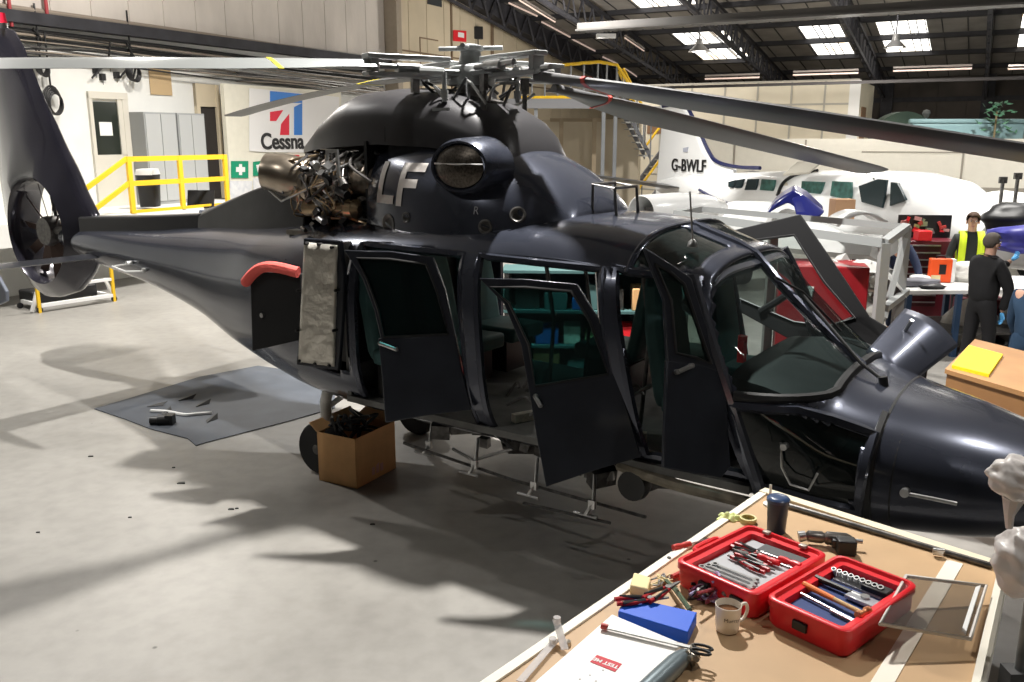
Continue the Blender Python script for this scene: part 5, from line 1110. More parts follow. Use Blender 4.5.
# white box with red label
P = [T(u, v, .04) for u, v in ((612, 614), (681, 643), (600, 760), (500, 712))]; c_ = sum(P, Vector())/4; bm = nb(); prism(bm, P, (0, 0, -.04)); wbx = thing('white_box', 'large flat white box with a red label at the front of the bench', 'box', (c_.x, c_.y, TZ)); o_ = wbx.location.copy()
bmesh.ops.translate(bm, verts=bm.verts, vec=-o_); mk('lid', bm, M('box_white', (.84, .82, .78), .4), wbx, bevel=.003)
P = [T(u, v, .0405)-o_ for u, v in ((597, 655), (622, 664), (615, 672), (590, 662))]; bm = nb(); prism(bm, P, (0, 0, .001)); lb_ = mk('red_label', bm, M('label_red', (.55, .01, .03), .6), wbx, smooth=0)
ax = (P[0]-P[1]).normalized(); ay = (P[3]-P[0]); bm = text_bm('TEST ME', .022, basis((P[0]+P[2])/2+Vector((0, 0, .0016)), ax, ay), .0002, .0006); mk('label_text', bm, white, lb_, smooth=0)
for u, v in ((603, 670), (590, 675), (596, 681), (580, 679)): bm = nb(); q = T(u, v, .0405)-o_; cyl(bm, q, q+Vector((0, 0, .0006)), .004, n=8); mk('mark', bm, M('pale_mark', (.5, .5, .5), .5), wbx)
# steel rule / shears on the box
a, b = T(603, 627, .05), T(690, 648, .05); d = (b-a).normalized(); n = Vector((-d.y, d.x, 0)); t = thing('hand_shears', 'long grey cutting shears with red tip and black handles lying on the white box', 'shears', tuple(a)); L = (b-a).length
bm = nb(); prism(bm, [n*-.009, d*L-n*.007, d*L+n*.007, n*.009], (0, 0, .005)); mk('blade', bm, M('blade_steel', (.35, .35, .34), .35, .7), t, smooth=0)
bm = nb(); cyl(bm, Vector((0, 0, .003))-d*.005, d*.015+Vector((0, 0, .003)), .01, n=12); mk('red_tip', bm, MT['dull_red'], t)
for s in (-1, 1): bm = nb(); c_ = d*(L+.035)+n*(s*.013)+Vector((0, 0, .004)); tube(bm, [c_+d*(.03*math.cos(k*PI/6))+n*(.012*math.sin(k*PI/6)) for k in range(12)], .0045, 6, closed=True); mk('handle_loop', bm, black, t)
# pneumatic grinder cylinder and metal bits
a, b = T(654, 684, .03), T(684, 656, .03); d = b-a; t = thing('air_tool', 'grey cylindrical air tool lying right of the white box', 'tool', (a.x, a.y, TZ)); bm = nb(); z3 = Vector((0, 0, .03)); lathe(bm, [(.012, -.12), (.03, -.1), (.031, 0), (.031, d.length*.7), (.024, d.length), (.015, d.length*1.1)], z3, d, 20); mk('barrel', bm, M('blue_grey', (.16, .20, .22), .35, .4), t)
bm = nb(); q = z3+d*1.15; random.seed(3)
for k in range(9): e_ = q+Vector((random.uniform(-.03, .035), random.uniform(-.06, .03), random.uniform(-.02, .02))); cyl(bm, q if k < 5 else q+Vector((.02, -.03, 0)), e_, random.uniform(.005, .012), n=8)
mk('fittings', bm, M('old_metal', (.4, .36, .3), .35, .8, var=.4, scale=40), t)
# clear brackets at bench edge
for (u0, v0, u1, v1, lab) in ((556, 640, 520, 682, 'clear plastic bracket at the very front left bench edge'), (556, 620, 565, 650, 'upright clear plastic strip at the bench edge')):
    a, b = T(u0, v0, .012 if u1 < 560 else .06), T(u1, v1, .012); d = (b-a); n = Vector((-d.y, d.x, 0)).normalized()*.012
    bm = nb(); prism(bm, [-n, d-n, d+n, n], (0, 0, .003)); cyl(bm, d*.1, d*.1+Vector((0, 0, .02)), .012); simple('plastic_bracket', bm, M('clear_hard', (.75, .72, .72), .15, alpha=.55), lab, 'bracket', a, smooth=0)
bm = nb(); lathe(bm, [(.001, 0), (.014, 0), (.012, .014), (.001, .02)], n=12); simple('bottle_cap', bm, MT['old_metal'], 'small metal cap beside the clear bracket at the bench edge', 'cap', T(567, 645))
# ================================================================== wrapped post at the right edge
g0 = gz(1030, 640, .6); bp_ = at(1018, 640, 2.35); t = thing('equipment_stand', 'dark stand post at the right edge carrying plastic wrapped bulbs', 'stand', (bp_.x, bp_.y, 0))
bm = nb(); box(bm, (0, 0, .7), (.05, .06, 1.4)); box(bm, (.07, 0.02, .7), (.06, .06, 1.4)); box(bm, (.03, 0, .02), (.4, .4, .04)); mk('post', bm, M('stand_grey', (.10, .10, .10), .5, .4), t, smooth=0)
bm = nb(); cyl(bm, (.02, 0, 1.4), (.02, 0, 2.02), .018); mk('upper_post', bm, hubgrey, t)
plm = M('milky_bag', (.80, .76, .74), .35, bump=.6, bscale=9, trans=.25, alpha=.92)
def bag(c, r_, seed, sc=(1, 1, 1)):
    random.seed(seed); bm = nb(); bmesh.ops.create_icosphere(bm, subdivisions=4, radius=1)
    ph = [random.uniform(0, 6) for _ in range(9)]
    for v in bm.verts:
        p = v.co.copy(); k = 1+.09*math.sin(5*p.x+ph[0]+3*p.z)*math.cos(6*p.y+ph[1])+.06*math.sin(11*p.z+ph[2]+4*p.x)+.04*math.sin(17*p.x+9*p.y+ph[3])
        v.co = Vector((p.x*sc[0], p.y*sc[1], p.z*sc[2]))*k*r_
    bmesh.ops.translate(bm, verts=bm.verts, vec=c); return bm
q = at(1026, 562, 2.3)-t.location; mk('wrapped_bulb', bag(Vector((q.x, q.y, q.z)), .085, 2, (1, 1, 1.2)), plm, t, smooth=180)
q = at(1016, 478, 2.3)-t.location; mk('wrapped_bulb', bag(Vector((q.x, q.y, q.z)), .062, 7, (1.15, 1, .95)), plm, t, smooth=180)
bm = nb(); q2 = q+Vector((0, 0, -.06)); tube(bm, [q2, q2+Vector((-.005, 0, -.05)), q2+Vector((.0, 0, -.09))], [.03, .014, .01]); mk('twisted_end', bm, plm, t)
# ================================================================== floor things near the helicopter
P = [gz(u, v, .004) for u, v in ((94, 409), (128, 399), (200, 377), (258, 366), (300, 372), (335, 386), (335, 408), (290, 421), (232, 436), (205, 443), (196, 446), (188, 439), (150, 429), (124, 419))]
c_ = sum(P, Vector())/len(P); bm = nb(); prism(bm, P, (0, 0, .006)); tag(mk('floor_mat', bm, M('mat_blue', (.050, .060, .078), .6, var=.25, scale=2.5), loc=c_, smooth=0), 'dark blue-grey sheet spread on the floor under the tail boom', 'mat')
bm = nb(); P_ = [gz(u, v, .02) for u, v in ((151, 411), (168, 412), (185, 415), (198, 414), (212, 413))]; tube(bm, spl([p-P_[0] for p in P_]), .022, 8); simple('rope', bm, white, 'short white rope lying on the dark floor sheet', 'rope', P_[0])
bm = nb(); cyl(bm, (0, 0, .05), (.08, 0, .05), .045); cyl(bm, (.08, 0, .05), (.2, .02, .05), .06, .055); box(bm, (.2, .02, .06), (.08, .1, .1)); simple('spray_can', bm, black, 'black and white nozzle fitting on the dark floor sheet', 'fitting', gz(151, 425, 0))
for i, (u, v) in enumerate(((147, 408), (178, 402), (196, 408), (207, 424), (165, 417))):
    bm = nb(); a = .3*i; bmv = [(0, 0, .012), (.16, .04, .012), (.20, .10, .05), (.04, .08, .015)]; prism(bm, bmv, (0, 0, .004)); o = simple('sheet_fold', bm, black, ('dark scrap left of the white cord', 'dark scrap beyond the white cord', 'dark scrap at the far right of the cord', 'dark scrap nearest the sheet front corner', 'dark scrap beside the black nozzle')[i]+' on the floor sheet', 'scrap', gz(u, v, 0), smooth=0); o.rotation_euler[2] = a
for i, (u, v) in enumerate(((88, 457), (172, 468), (177, 484), (228, 510), (235, 509), (128, 518), (36, 533), (370, 525))):
    bm = nb(); s_ = (.05, .03, .07, .05, .03, .03, .03, .04)[i]; prism(bm, [(0, 0, 0), (s_, .0, 0), (s_*.8, s_*.5, 0), (.1*s_, s_*.4, 0)], (0, 0, .008)); simple('floor_debris', bm, black, 'tiny dark crumb lying on the bare concrete floor', 'debris', gz(u, v, 0), smooth=0)['group'] = 'crumbs on the concrete floor'
# cardboard box
A, B, D = gz(324, 480), gz(357, 489), gz(396, 468)
ctr = (A+D)/2+Vector((.06, .08, 0)); e1 = (D-B); w1 = e1.length; e1.normalize(); e2 = Vector((-e1.y, e1.x, 0)); w2 = .42
cb_ = thing('cardboard_box', 'open brown cardboard box on the floor beside the main wheel', 'box', (B.x, B.y, 0), math.atan2(e1.y, e1.x)); hB = .45
bm = nb()
for (x0, y0, x1, y1) in ((0, 0, w1, .008), (0, w2-.008, w1, w2), (0, 0, .008, w2), (w1-.008, 0, w1, w2)): prism(bm, [(x0, y0, 0), (x1, y0, 0), (x1, y1, 0), (x0, y1, 0)], (0, 0, hB))
prism(bm, [(0, 0, 0), (w1, 0, 0), (w1, w2, 0), (0, w2, 0)], (0, 0, .01)); mk('carton', bm, card, cb_, smooth=0)
bm = nb(); prism(bm, [(0, w2, hB), (w1, w2, hB), (w1, w2+.08, hB+.07), (0, w2+.08, hB+.07)], (0, .008, 0)); mk('flap', bm, card, cb_, smooth=0)
bm = nb(); prism(bm, [(w1, 0, hB), (w1, w2, hB), (w1+.12, w2-.05, hB+.09), (w1+.12, .03, hB+.09)], (0, 0, .008)); mk('flap', bm, card, cb_, smooth=0)
bm = nb()
for k in range(3): prism(bm, [(w1*.38+.06*k, -.002, .05), (w1*.38+.06*k+.04, -.002, .05), (w1*.38+.06*k+.04, -.002, .12+.02*(k % 2)), (w1*.38+.06*k, -.002, .12)], (0, .002, 0))
mk('printed_mark', bm, M('print_red', (.62, .36, .3), .7), cb_, smooth=0)
random.seed(12); bm = nb()
for k in range(7): tube(bm, spl([(random.uniform(.05, w1-.05), random.uniform(.05, w2-.05), z) for z in (.2, .4, .5, .56, .45)], 4), .014, 6)
o = tag(mk('hose_bundle', bm, black), 'black hoses sticking out of the open cardboard box', 'hoses'); o.location = (B.x, B.y, 0); o.rotation_euler[2] = cb_.rotation_euler[2]
# tail dolly under the fin
q0, q1 = gz(27, 311), gz(107, 299); tl = (q0+q1)/2; td = thing('floor_stand', 'low white and yellow stand on the floor behind the tail fin', 'stand', tuple(tl), math.atan2(q1.y-q0.y, q1.x-q0.x))
for x in (-.68, .68):
    for nm_, m_, y_ in (('yellow_post', yellow, 0), ('white_leg', white, .12)):
        bm = nb(); box(bm, (x, -.35+y_, .35 if y_ == 0 else .22), (.05, .05, .7 if y_ == 0 else .44), rot(0, (.35 if x < 0 else -.35) if y_ else 0, 0)); mk(nm_, bm, m_, td, smooth=0)
bm = nb(); box(bm, (0, -.35, .42), (1.3, .06, .05)); box(bm, (0, -.35, .12), (1.3, .06, .06)); box(bm, (0, .35, .12), (1.3, .06, .06)); box(bm, (-.62, 0, .12), (.06, .7, .06)); box(bm, (.62, 0, .12), (.06, .7, .06)); mk('frame', bm, white, td, smooth=0)
bm = nb(); box(bm, (0, .3, .2), (1.2, .5, .22)); mk('dark_tank', bm, black, td, bevel=.03)
for x in (-.68, .68):
    for y in (-.35, .35): bm = nb(); cyl(bm, (x, y-.02, .05), (x, y+.02, .05), .05, n=16); mk('castor', bm, black, td)
# brown chest with yellow folder, right
ct = .95; P = [gz(u, v, ct) for u, v in ((945, 369), (975, 339), (1110, 372), (1092, 412))]
o_ = Vector((P[0].x, P[0].y, 0)); ch = thing('wooden_chest', 'brown wooden chest behind the helicopter nose', 'chest', tuple(o_)); Pl = [p-o_ for p in P]
bm = nb(); prism(bm, Pl, (0, 0, -.04)); mk('lid', bm, M('chest_top', (.42, .22, .09), .5, var=.12, scale=3), ch, smooth=0)
cc = sum(Pl, Vector())/4; q = [cc+(p-cc)*.97 for p in Pl]; q = [Vector((p.x, p.y, ct-.04)) for p in q]; bm = nb(); prism(bm, q, (0, 0, -(ct-.04))); mk('chest_body', bm, M('chest_side', (.30, .15, .06), .5, var=.1, scale=3), ch, smooth=0)
P = [gz(u, v, ct+.03) for u, v in ((952, 365), (969, 345), (1003, 354), (989, 374))]; bm = nb(); prism(bm, P, (0, 0, -.03)); c_ = sum(P, Vector())/4; tag(mk('yellow_folder', bm, M('folder_yellow', (.95, .72, .02), .5), loc=(c_.x, c_.y, ct), smooth=0), 'bright yellow folder lying on the wooden chest', 'folder')
# ================================================================== grey-white steel rack beyond the cockpit
rk = at(905, 330, 9.6); rk.z = 0; rack = thing('steel_rack', 'pale grey steel frame rack standing beyond the cockpit', 'rack', tuple(rk)); rg = M('rack_grey', (.30, .31, .31), .45, .1)
def bar(name, a, b, w, m, par, org):
    bm = nb(); tube(bm, [Vector(a)-org, Vector(b)-org], w*.72, 4); return mk(name, bm, m, par, smooth=0)
def col(u, vt, vb, Y): a = at(u, vt, Y); b = at(u, vb, Y); b = Vector((a.x, a.y, b.z)); return a, b
a, _ = col(676, 214, 300, 11.2); b = at(884, 243, 8.9); bar('top_beam', a, b, .09, rg, rack, rk); a2 = at(700, 209, 12); b2 = at(906, 227, 9.7); bar('top_beam', a2, b2, .07, rg, rack, rk); bar('cross_bar', b, b2, .08, rg, rack, rk); bar('cross_bar', a, a2, .08, rg, rack, rk)
for u, Y, v in ((676, 11.2, 216), (774, 10.0, 228), (885, 8.9, 243), (906, 9.7, 227)):
    p = at(u, v, Y); bar('upright', p, (p.x, p.y, 0), .09, rg, rack, rk)
p, q = at(885, 308, 8.9), at(906, 292, 9.7); bar('cross_bar', p, q, .07, rg, rack, rk); bar('brace', at(906, 235, 9.7), at(884, 318, 9.2), .05, rg, rack, rk)
# red lower panel unit (red tool cart) seen through the open cockpit door
c_ = at(822, 300, 9.4); rc = thing('red_cart', 'red metal cabinet with a white sticker seen through the far cockpit door', 'cabinet', (c_.x, c_.y, 0), -.25)
ztop = at(800, 266, 9.4).z
bm = nb(); box(bm, (0, .3, ztop/2+.05), (.92, .6, ztop-.1)); mk('body', bm, M('cart_red', (.26, .008, .014), .45), rc, bevel=.02)
bm = nb(); box(bm, (-.16, -.01, ztop-.3), (.11, .01, .16), rot(0, .15, 0)); mk('sticker', bm, white, rc, smooth=0)
bm = nb()
for k in range(3): box(bm, (.05, -.01, .25+.14*k), (.75, .02, .02))
mk('drawer_line', bm, MT['rim_white'], rc, smooth=0)
for x in (-.4, .4):
    for y in (.08, .52): bm = nb(); cyl(bm, (x, y-.02, .05), (x, y+.02, .05), .05, n=14); mk('castor', bm, black, rc)
# folding chair, orange tag
c_ = gz(838, 300, 0); c_ = at(838, 262, 12.5); chx = thing('folding_chair', 'black framed folding chair beside the grey rack post', 'chair', (c_.x, c_.y, 0), .3)
bm = nb(); box(bm, (0, 0, .45), (.42, .4, .03)); mk('seat', bm, black, chx, bevel=.01)
bm = nb(); tube(bm, spl([(-.2, .2, .45), (-.2, .24, .82), (0, .25, .9), (.2, .24, .82), (.2, .2, .45)], 4), .015); box(bm, (0, .24, .75), (.36, .02, .16)); mk('backrest', bm, black, chx)
for x in (-.2, .2):
    for y in (-.18, .2): bm = nb(); cyl(bm, (x, y, .45), (x*1.1, y*1.15, 0), .013, n=8); mk('leg', bm, dsteel, chx)
bm = nb(); box(bm, (0, 0, .06), (.09, .03, .12)); simple('orange_tag', bm, M('tag_orange', (.9, .12, .03), .5), 'small orange-red tag standing on the folding chair back', 'tag', (c_.x-.28, c_.y+.25, .92), smooth=0).location = (c_.x-.15, c_.y+.28, .88)
# ================================================================== people
skin = M('skin', (.56, .33, .24), .5, var=.08)
def limb(nm, pts, m, par, sub=2, root=0):
    """skin-modifier body from a joint tree: pts = {name:(parent, (x,y,z), r)}"""
    names = list(pts); idx = {n: i for i, n in enumerate(names)}
    me = bpy.data.meshes.new(nm); me.from_pydata([pts[n][1] for n in names], [(idx[n], idx[pts[n][0]]) for n in names if pts[n][0]], []); me.materials.append(m)
    o = bpy.data.objects.new(nm, me); C.objects.link(o); o.parent = par
    sk = o.modifiers.new('skin', 'SKIN'); sk.use_smooth_shade = True; 
    if not me.skin_vertices: me.skin_vertices.new() if hasattr(me.skin_vertices, 'new') else None
    if me.skin_vertices:
        for i, n in enumerate(names):
            r_ = pts[n][2]; r_ = r_ if isinstance(r_, tuple) else (r_, r_); me.skin_vertices[0].data[i].radius = r_; me.skin_vertices[0].data[i].use_root = (i == root)
    s = o.modifiers.new('sub', 'SUBSURF'); s.levels = sub; s.render_levels = sub; return o
def hand(par, wrist, dirv, palm, m, side_=1, curl=.5, nm='hand'):
    d = Vector(dirv).normalized(); n = Vector(palm).normalized(); s = d.cross(n).normalized()*side_; w = Vector(wrist)
    P = {'w': (None, tuple(w), (.026, .02)), 'p': ('w', tuple(w+d*.045), (.036, .017)), 'q': ('p', tuple(w+d*.085), (.038, .014))}
    for k, L in enumerate((.07, .08, .075, .058)):
        b = w+d*.088+s*(.027-.018*k); e1_ = b+d*L*.5*math.cos(curl*.5)+n*L*.5*math.sin(curl*.5); e2_ = e1_+d*L*.5*math.cos(curl*1.3)+n*L*.5*math.sin(curl*1.3)
        P['a%d' % k] = ('q', tuple(b), .0095); P['b%d' % k] = ('a%d' % k, tuple(e1_), .0088); P['c%d' % k] = ('b%d' % k, tuple(e2_), .0075)
    t0 = w+d*.03+s*.03; P['t0'] = ('p', tuple(t0), .012); P['t1'] = ('t0', tuple(t0+s*.025+d*.03+n*.01), .0105); P['t2'] = ('t1', tuple(t0+s*.035+d*.058+n*.02), .009)
    return limb(nm, P, m, par, 2)
def person(lab, loc, rz, lean=0.0, arms=None, hairc=(.08, .05, .035), top=None, bottom=None, glove=None, vest=False, h=1.76, headturn=0, stride=.05, bulk=1.0):
    """faces local -y; arms = [(elbow, wrist, handdir) for right(-x), left(+x)] in local metres"""
    t = thing('person', lab, 'person', loc, rz); k = h/1.76
    def V3(x, y, z): return (x*k, y*k, z*k)
    hp_ = (0, 0, .95); sp = lambda z: (0, -math.sin(lean)*(z-.95), .95+math.cos(lean)*(z-.95))
    def off(p, x=0, y=0, z=0): return (p[0]+x, p[1]+y, p[2]+z)
    ch, nk, hd = sp(1.32), sp(1.50), sp(1.585)
    hd0 = off(hd, 0, -.015-.04*math.sin(lean), .0)
    P = {'pel': (None, V3(*hp_), (.06, .06)), 'wst': ('pel', V3(*sp(1.1)), (.08, .07)), 'ch': ('wst', V3(*ch), (.16, .115)), 'nb': ('ch', V3(*sp(1.45)), (.075, .07)), 'nk': ('nb', V3(*sp(1.53)), .062), 'hd': ('nk', V3(*off(sp(1.60), 0, -.01)), (.068, .075)), 'h2': ('hd', V3(*off(sp(1.67), 0, -.005)), (.078, .095)), 'h3': ('h2', V3(*off(sp(1.725), 0, .0)), (.06, .075))}
    sh = {}
    for s, nm in ((-1, 'R'), (1, 'L')):
        el, wr = arms[0 if s < 0 else 1][:2]; S_ = off(sp(1.41), s*.185); sh[nm] = S_
        P['s'+nm] = ('ch', V3(*S_), .062); P['e'+nm] = ('s'+nm, V3(*el), .043); P['w'+nm] = ('e'+nm, V3(*wr), .028)
        P['hp'+nm] = ('pel', V3(s*.10, 0, .86), .065); P['k'+nm] = ('hp'+nm, V3(s*.11, s*stride-.02, .5), .05); P['a'+nm] = ('k'+nm, V3(s*.115, s*stride+.02, .09), .04); P['f'+nm] = ('a'+nm, V3(s*.125, s*stride-.14, .045), (.042, .035))
    limb('body', P, skin, t, 2)
    tm = M('cl_'+lab[:18], top, .85, var=.15, scale=6); bmn = M('cb_'+lab[:18], bottom, .85, var=.1, scale=6)
    J = {'a': (None, V3(*sp(.88)), (.185, .145)), 'b': ('a', V3(*sp(1.12)), (.165, .13)), 'c': ('b', V3(*ch), (.19, .14)), 'd': ('c', V3(*sp(1.49)), (.10, .088)), 'd2': ('d', V3(*sp(1.525)), (.072, .068))}
    for s, nm in ((-1, 'R'), (1, 'L')):
        el, wr = arms[0 if s < 0 else 1][:2]; w2_ = tuple(el[i]+(wr[i]-el[i])*.92 for i in range(3))
        J['s'+nm] = ('c', V3(*off(sh[nm], s*.005)), .08); J['e'+nm] = ('s'+nm, V3(*el), .058); J['w'+nm] = ('e'+nm, V3(*w2_), .042)
    J = {n_: (a_[0], a_[1], tuple(x_*bulk for x_ in (a_[2] if isinstance(a_[2], tuple) else (a_[2],)*2))) for n_, a_ in J.items()}
    jk = limb('jacket', J, tm, t, 2)
    K = {'z': (None, V3(*sp(1.06)), (.150, .118)), 'a': ('z', V3(0, 0, .95), (.165, .125))}
    for s, nm in ((-1, 'R'), (1, 'L')):
        K['h'+nm] = ('a', V3(s*.10, 0, .88), .115); K['k'+nm] = ('h'+nm, V3(s*.11, s*stride-.02, .5), .082); K['b'+nm] = ('k'+nm, V3(s*.115, s*stride+.02, .1), .068)
    limb('trousers', K, bmn, t, 2)
    for s, nm in ((-1, 'R'), (1, 'L')):
        bm = nb(); x, y = s*.118*k, (s*stride)*k; loft(bm, [[(x+dx*w_, y+dy, z) for dx, z in ((-1, .0), (1, .0), (1, zt*.6), (.5, zt), (-.5, zt), (-1, zt*.6))] for dy, w_, zt in ((.08, .035, .08), (.03, .045, .11), (-.08, .05, .08), (-.17, .045, .055), (-.2, .025, .03))]); mk('shoe', bm, black, t, smooth=60)
        el, wr = arms[0 if s < 0 else 1][:2]; a = arms[0 if s < 0 else 1]; dv = a[2] if len(a) > 2 else tuple(wr[i]-el[i] for i in range(3)); pn = a[3] if len(a) > 3 else (0, 1, 0)
        ho = hand(t, V3(*wr), dv, pn, glove if glove else skin, s, .6, 'glove' if glove else 'hand')
    # face and hair
    hc = Vector(V3(*off(sp(1.655), 0, -.012))); Rh = Matrix.Rotation(headturn, 3, 'Z')
    def F(x, y, z): return hc+Rh @ Vector((x*k, y*k, z*k))
    bm = nb(); loft(bm, [[F(-.008, -.088, .01), F(.008, -.088, .01), F(.005, -.08, .02), F(-.005, -.08, .02)], [F(-.017, -.098, -.032), F(.017, -.098, -.032), F(.009, -.118, -.026), F(-.009, -.118, -.026)], [F(-.012, -.09, -.042), F(.012, -.09, -.042), F(.006, -.1, -.04), F(-.006, -.1, -.04)]]); mk('nose', bm, skin, t, smooth=180)
    for s in (-1, 1):
        bm = nb(); bmesh.ops.create_uvsphere(bm, u_segments=10, v_segments=8, radius=.012*k, matrix=Matrix.Translation(F(s*.032, -.084, .008))); e_ = mk('eye', bm, M('eye_white', (.5, .48, .45), .3), t)
        bm = nb(); bmesh.ops.create_uvsphere(bm, u_segments=8, v_segments=6, radius=.0065*k, matrix=Matrix.Translation(F(s*.032, -.093, .008))); mk('iris', bm, M('iris', (.04, .03, .03), .2), e_)
        bm = nb(); tube(bm, [F(s*.018, -.094, .026), F(s*.034, -.094, .031), F(s*.05, -.084, .026)], .0045, 6); mk('eyebrow', bm, M('hair_%0.2f' % hairc[0], hairc, .8), t)
        bm = nb(); bmesh.ops.create_uvsphere(bm, u_segments=10, v_segments=8, radius=1, matrix=Matrix.Translation(F(s*.08, .008, -.012)) @ Matrix.Diagonal((.012*k, .02*k, .033*k, 1))); mk('ear', bm, skin, t, smooth=180)
    bm = nb(); tube(bm, [F(-.026, -.088, -.062), F(0, -.096, -.064), F(.026, -.088, -.062)], [.004, .0075, .004], 8); mk('mouth', bm, M('lips', (.45, .17, .15), .5), t)
    bm = nb(); bmesh.ops.create_icosphere(bm, subdivisions=3, radius=1)
    for v in bm.verts:
        p = v.co.copy(); v.co = F(p.x*.089, p.y*.108+.012, p.z*.1+.035)
    dl = [v for v in bm.verts if (Rh.transposed() @ (v.co-hc)).z/k < (.062 if (Rh.transposed() @ (v.co-hc)).y < -.03*k else (-.0 if (Rh.transposed() @ (v.co-hc)).y < .02 else -.06))]
    bmesh.ops.delete(bm, geom=dl, context='VERTS'); mk('hair', bm, M('hair_%0.2f' % hairc[0], hairc, .8), t, solid=.012, smooth=180)
    if vest:
        vm_ = M('hi_vis', (.70, .90, .03), .7, emit=.0)
        for s in (-1, 1):
            bm = nb(); q = [V3(s*.115, .15, 1.0), V3(s*.12, .165, 1.3), V3(s*.115, .09, 1.475), V3(s*.11, .0, 1.51), V3(s*.115, -.12, 1.46), V3(s*.12, -.175, 1.3), V3(s*.12, -.165, 1.0)]
            q = spl(q, 4); loft(bm, [[p+Vector((dx, 0, 0))+Vector((0, math.copysign(.0, p.y), 0)) for dx in (-.05, .05)] for p in q], caps=False, closed=False); mk('hi_vis_strap', bm, vm_, t, solid=.012, smooth=180)
    return t
def stand(u, vhead, h, Y): p = at(u, vhead, Y); return (p.x, p.y, 0)
blueg = M('blue_glove', (.10, .38, .72), .45)
# mechanic in hi-vis vest, facing the camera
person('person in a dark shirt and yellow hi-vis vest standing behind the bench, facing this way', stand(973, 222, 1.76, 13.3), -.35, 0, [((-.27, -.02, 1.12), (-.2, -.22, .98)), ((.27, -.02, 1.12), (.22, -.2, 1.0))], (.07, .04, .025), (.03, .035, .035), (.02, .02, .025), vest=True, h=1.84, headturn=-.05)
# man in black, side on, gloved hands raised to the right
person('person in a black jacket standing side on at the bench, a blue gloved hand raised', stand(990, 236, 1.76, 10.9), PI*.5+.25, .06, [((-.24, -.16, 1.1), (-.16, -.16, .82), (0, -.1, -1)), ((.2, -.24, 1.22), (.1, -.46, 1.42), (-.1, -.5, .6))], (.09, .075, .065), (.012, .012, .014), (.012, .012, .014), glove=blueg, h=1.78, bulk=1.2)
# man in navy bending over behind the rack
person('person in navy overalls leaning over the bench behind the grey rack, wearing blue gloves', stand(893, 240, 1.7, 13.25), PI*.03, .35, [((-.25, -.36, 1.08), (-.2, -.5, .86)), ((.25, -.36, 1.08), (.2, -.52, .86))], (.06, .04, .03), (.015, .025, .06), (.012, .02, .05), glove=blueg, h=1.72)
# figure cut by the right edge
person('person in dark blue cut off by the right edge of the view', stand(1040, 262, 1.7, 8.9), PI*.7, .1, [((-.25, -.1, 1.1), (-.2, -.2, .88)), ((.25, -.1, 1.1), (.2, -.2, .9))], (.06, .05, .04), (.02, .05, .10), (.02, .05, .10), h=1.7)
# ================================================================== the long white bench and what is on it
bz = .93; P = [gz(u, v, bz) for u, v in ((903, 291), (913, 277), (1090, 275), (1090, 289))]; o_ = Vector((P[0].x, P[0].y, 0)); lb2 = thing('long_bench', 'long white topped bench the mechanics are working at', 'bench', tuple(o_)); bm = nb(); prism(bm, [p-o_ for p in P], (0, 0, -.05)); mk('bench_top', bm, white, lb2, smooth=0)
for p in (P[0]+(P[2]-P[0])*.03, P[0]+(P[3]-P[0])*.30, P[0]+(P[3]-P[0])*.62, P[1]+(P[2]-P[1])*.2, P[1]+(P[2]-P[1])*.6):
    bm = nb(); q = p-o_; box(bm, (q.x, q.y, (bz-.05)/2), (.07, .07, bz-.05)); mk('leg', bm, M('leg_blue', (.02, .05, .11), .5), lb2, smooth=0)
bm = nb(); q = (P[0]*.55+P[2]*.45)-o_; prism(bm, [(p-o_)+Vector((0, 0, .3-bz)) for p in P], (0, 0, .03)); mk('lower_shelf', bm, dsteel, lb2, smooth=0)
def onb(u, v, z=bz): return gz(u, v, z)
random.seed(31)
bcols = [white, steel, dsteel, black, M('dull_maroon', (.12, .02, .03), .6), M('clear_white', (.6, .6, .6), .3)]
names_ = ['grey casting', 'white cloth bundle', 'black tray', 'steel bracket', 'pale housing']
def lump(c, s, m, seed, nm, lab, cat, rz=0):
    random.seed(seed); bm = nb(); bmesh.ops.create_icosphere(bm, subdivisions=3, radius=.5); ph = [random.uniform(0, 6) for _ in range(4)]
    for v in bm.verts:
        p = v.co; k = 1+.12*math.sin(9*p.x+ph[0])*math.cos(8*p.y+ph[1])+.08*math.sin(14*p.z+ph[2]); v.co = Vector((p.x*s[0]*k, p.y*s[1]*k, max(-.38, p.z)*s[2]*k+s[2]*.38))
    o = simple(nm, bm, m, lab, cat, c, smooth=60); o.rotation_euler[2] = rz; return o
lump(onb(915, 286), (.7, .25, .14), M('grey_cloth', (.22, .22, .25), .8), 1, 'folded_sleeve', 'dark grey padded cloth lying on the near left of the long bench', 'cloth', .1)
lump(onb(933, 289), (.35, .12, .08), black, 2, 'black_tool', 'black tool lying on the long bench in front of the orange case', 'tool', -.1)
lump(onb(966, 281), (.55, .4, .32), M('poly_bag', (.72, .70, .66), .35, bump=.4), 3, 'plastic_sack', 'crumpled white plastic sack on the bench beside the orange case', 'sack')
lump(onb(920, 284), (.3, .3, .16), white, 5, 'white_cloth', 'white cloth heap at the middle of the long bench', 'cloth')
c_ = onb(940, 282); oc_ = thing('orange_case', 'bright orange carrying case standing upright on the long bench', 'case', tuple(c_), -.2)
bm = nb(); box(bm, (-.02, 0, .17), (.30, .12, .34)); mk('case_body', bm, M('case_orange', (.90, .10, .015), .45), oc_, bevel=.015)
bm = nb(); box(bm, (.15, 0, .17), (.05, .122, .34)); mk('white_edge', bm, white, oc_, bevel=.01)
bm = nb(); box(bm, (-.0, -.062, .19), (.09, .01, .14)); mk('black_badge', bm, black, oc_, smooth=0)
bm = nb(); box(bm, (-.08, -.065, .06), (.12, .01, .09)); mk('pale_label', bm, M('label_cream', (.8, .7, .4), .5), oc_, smooth=0)
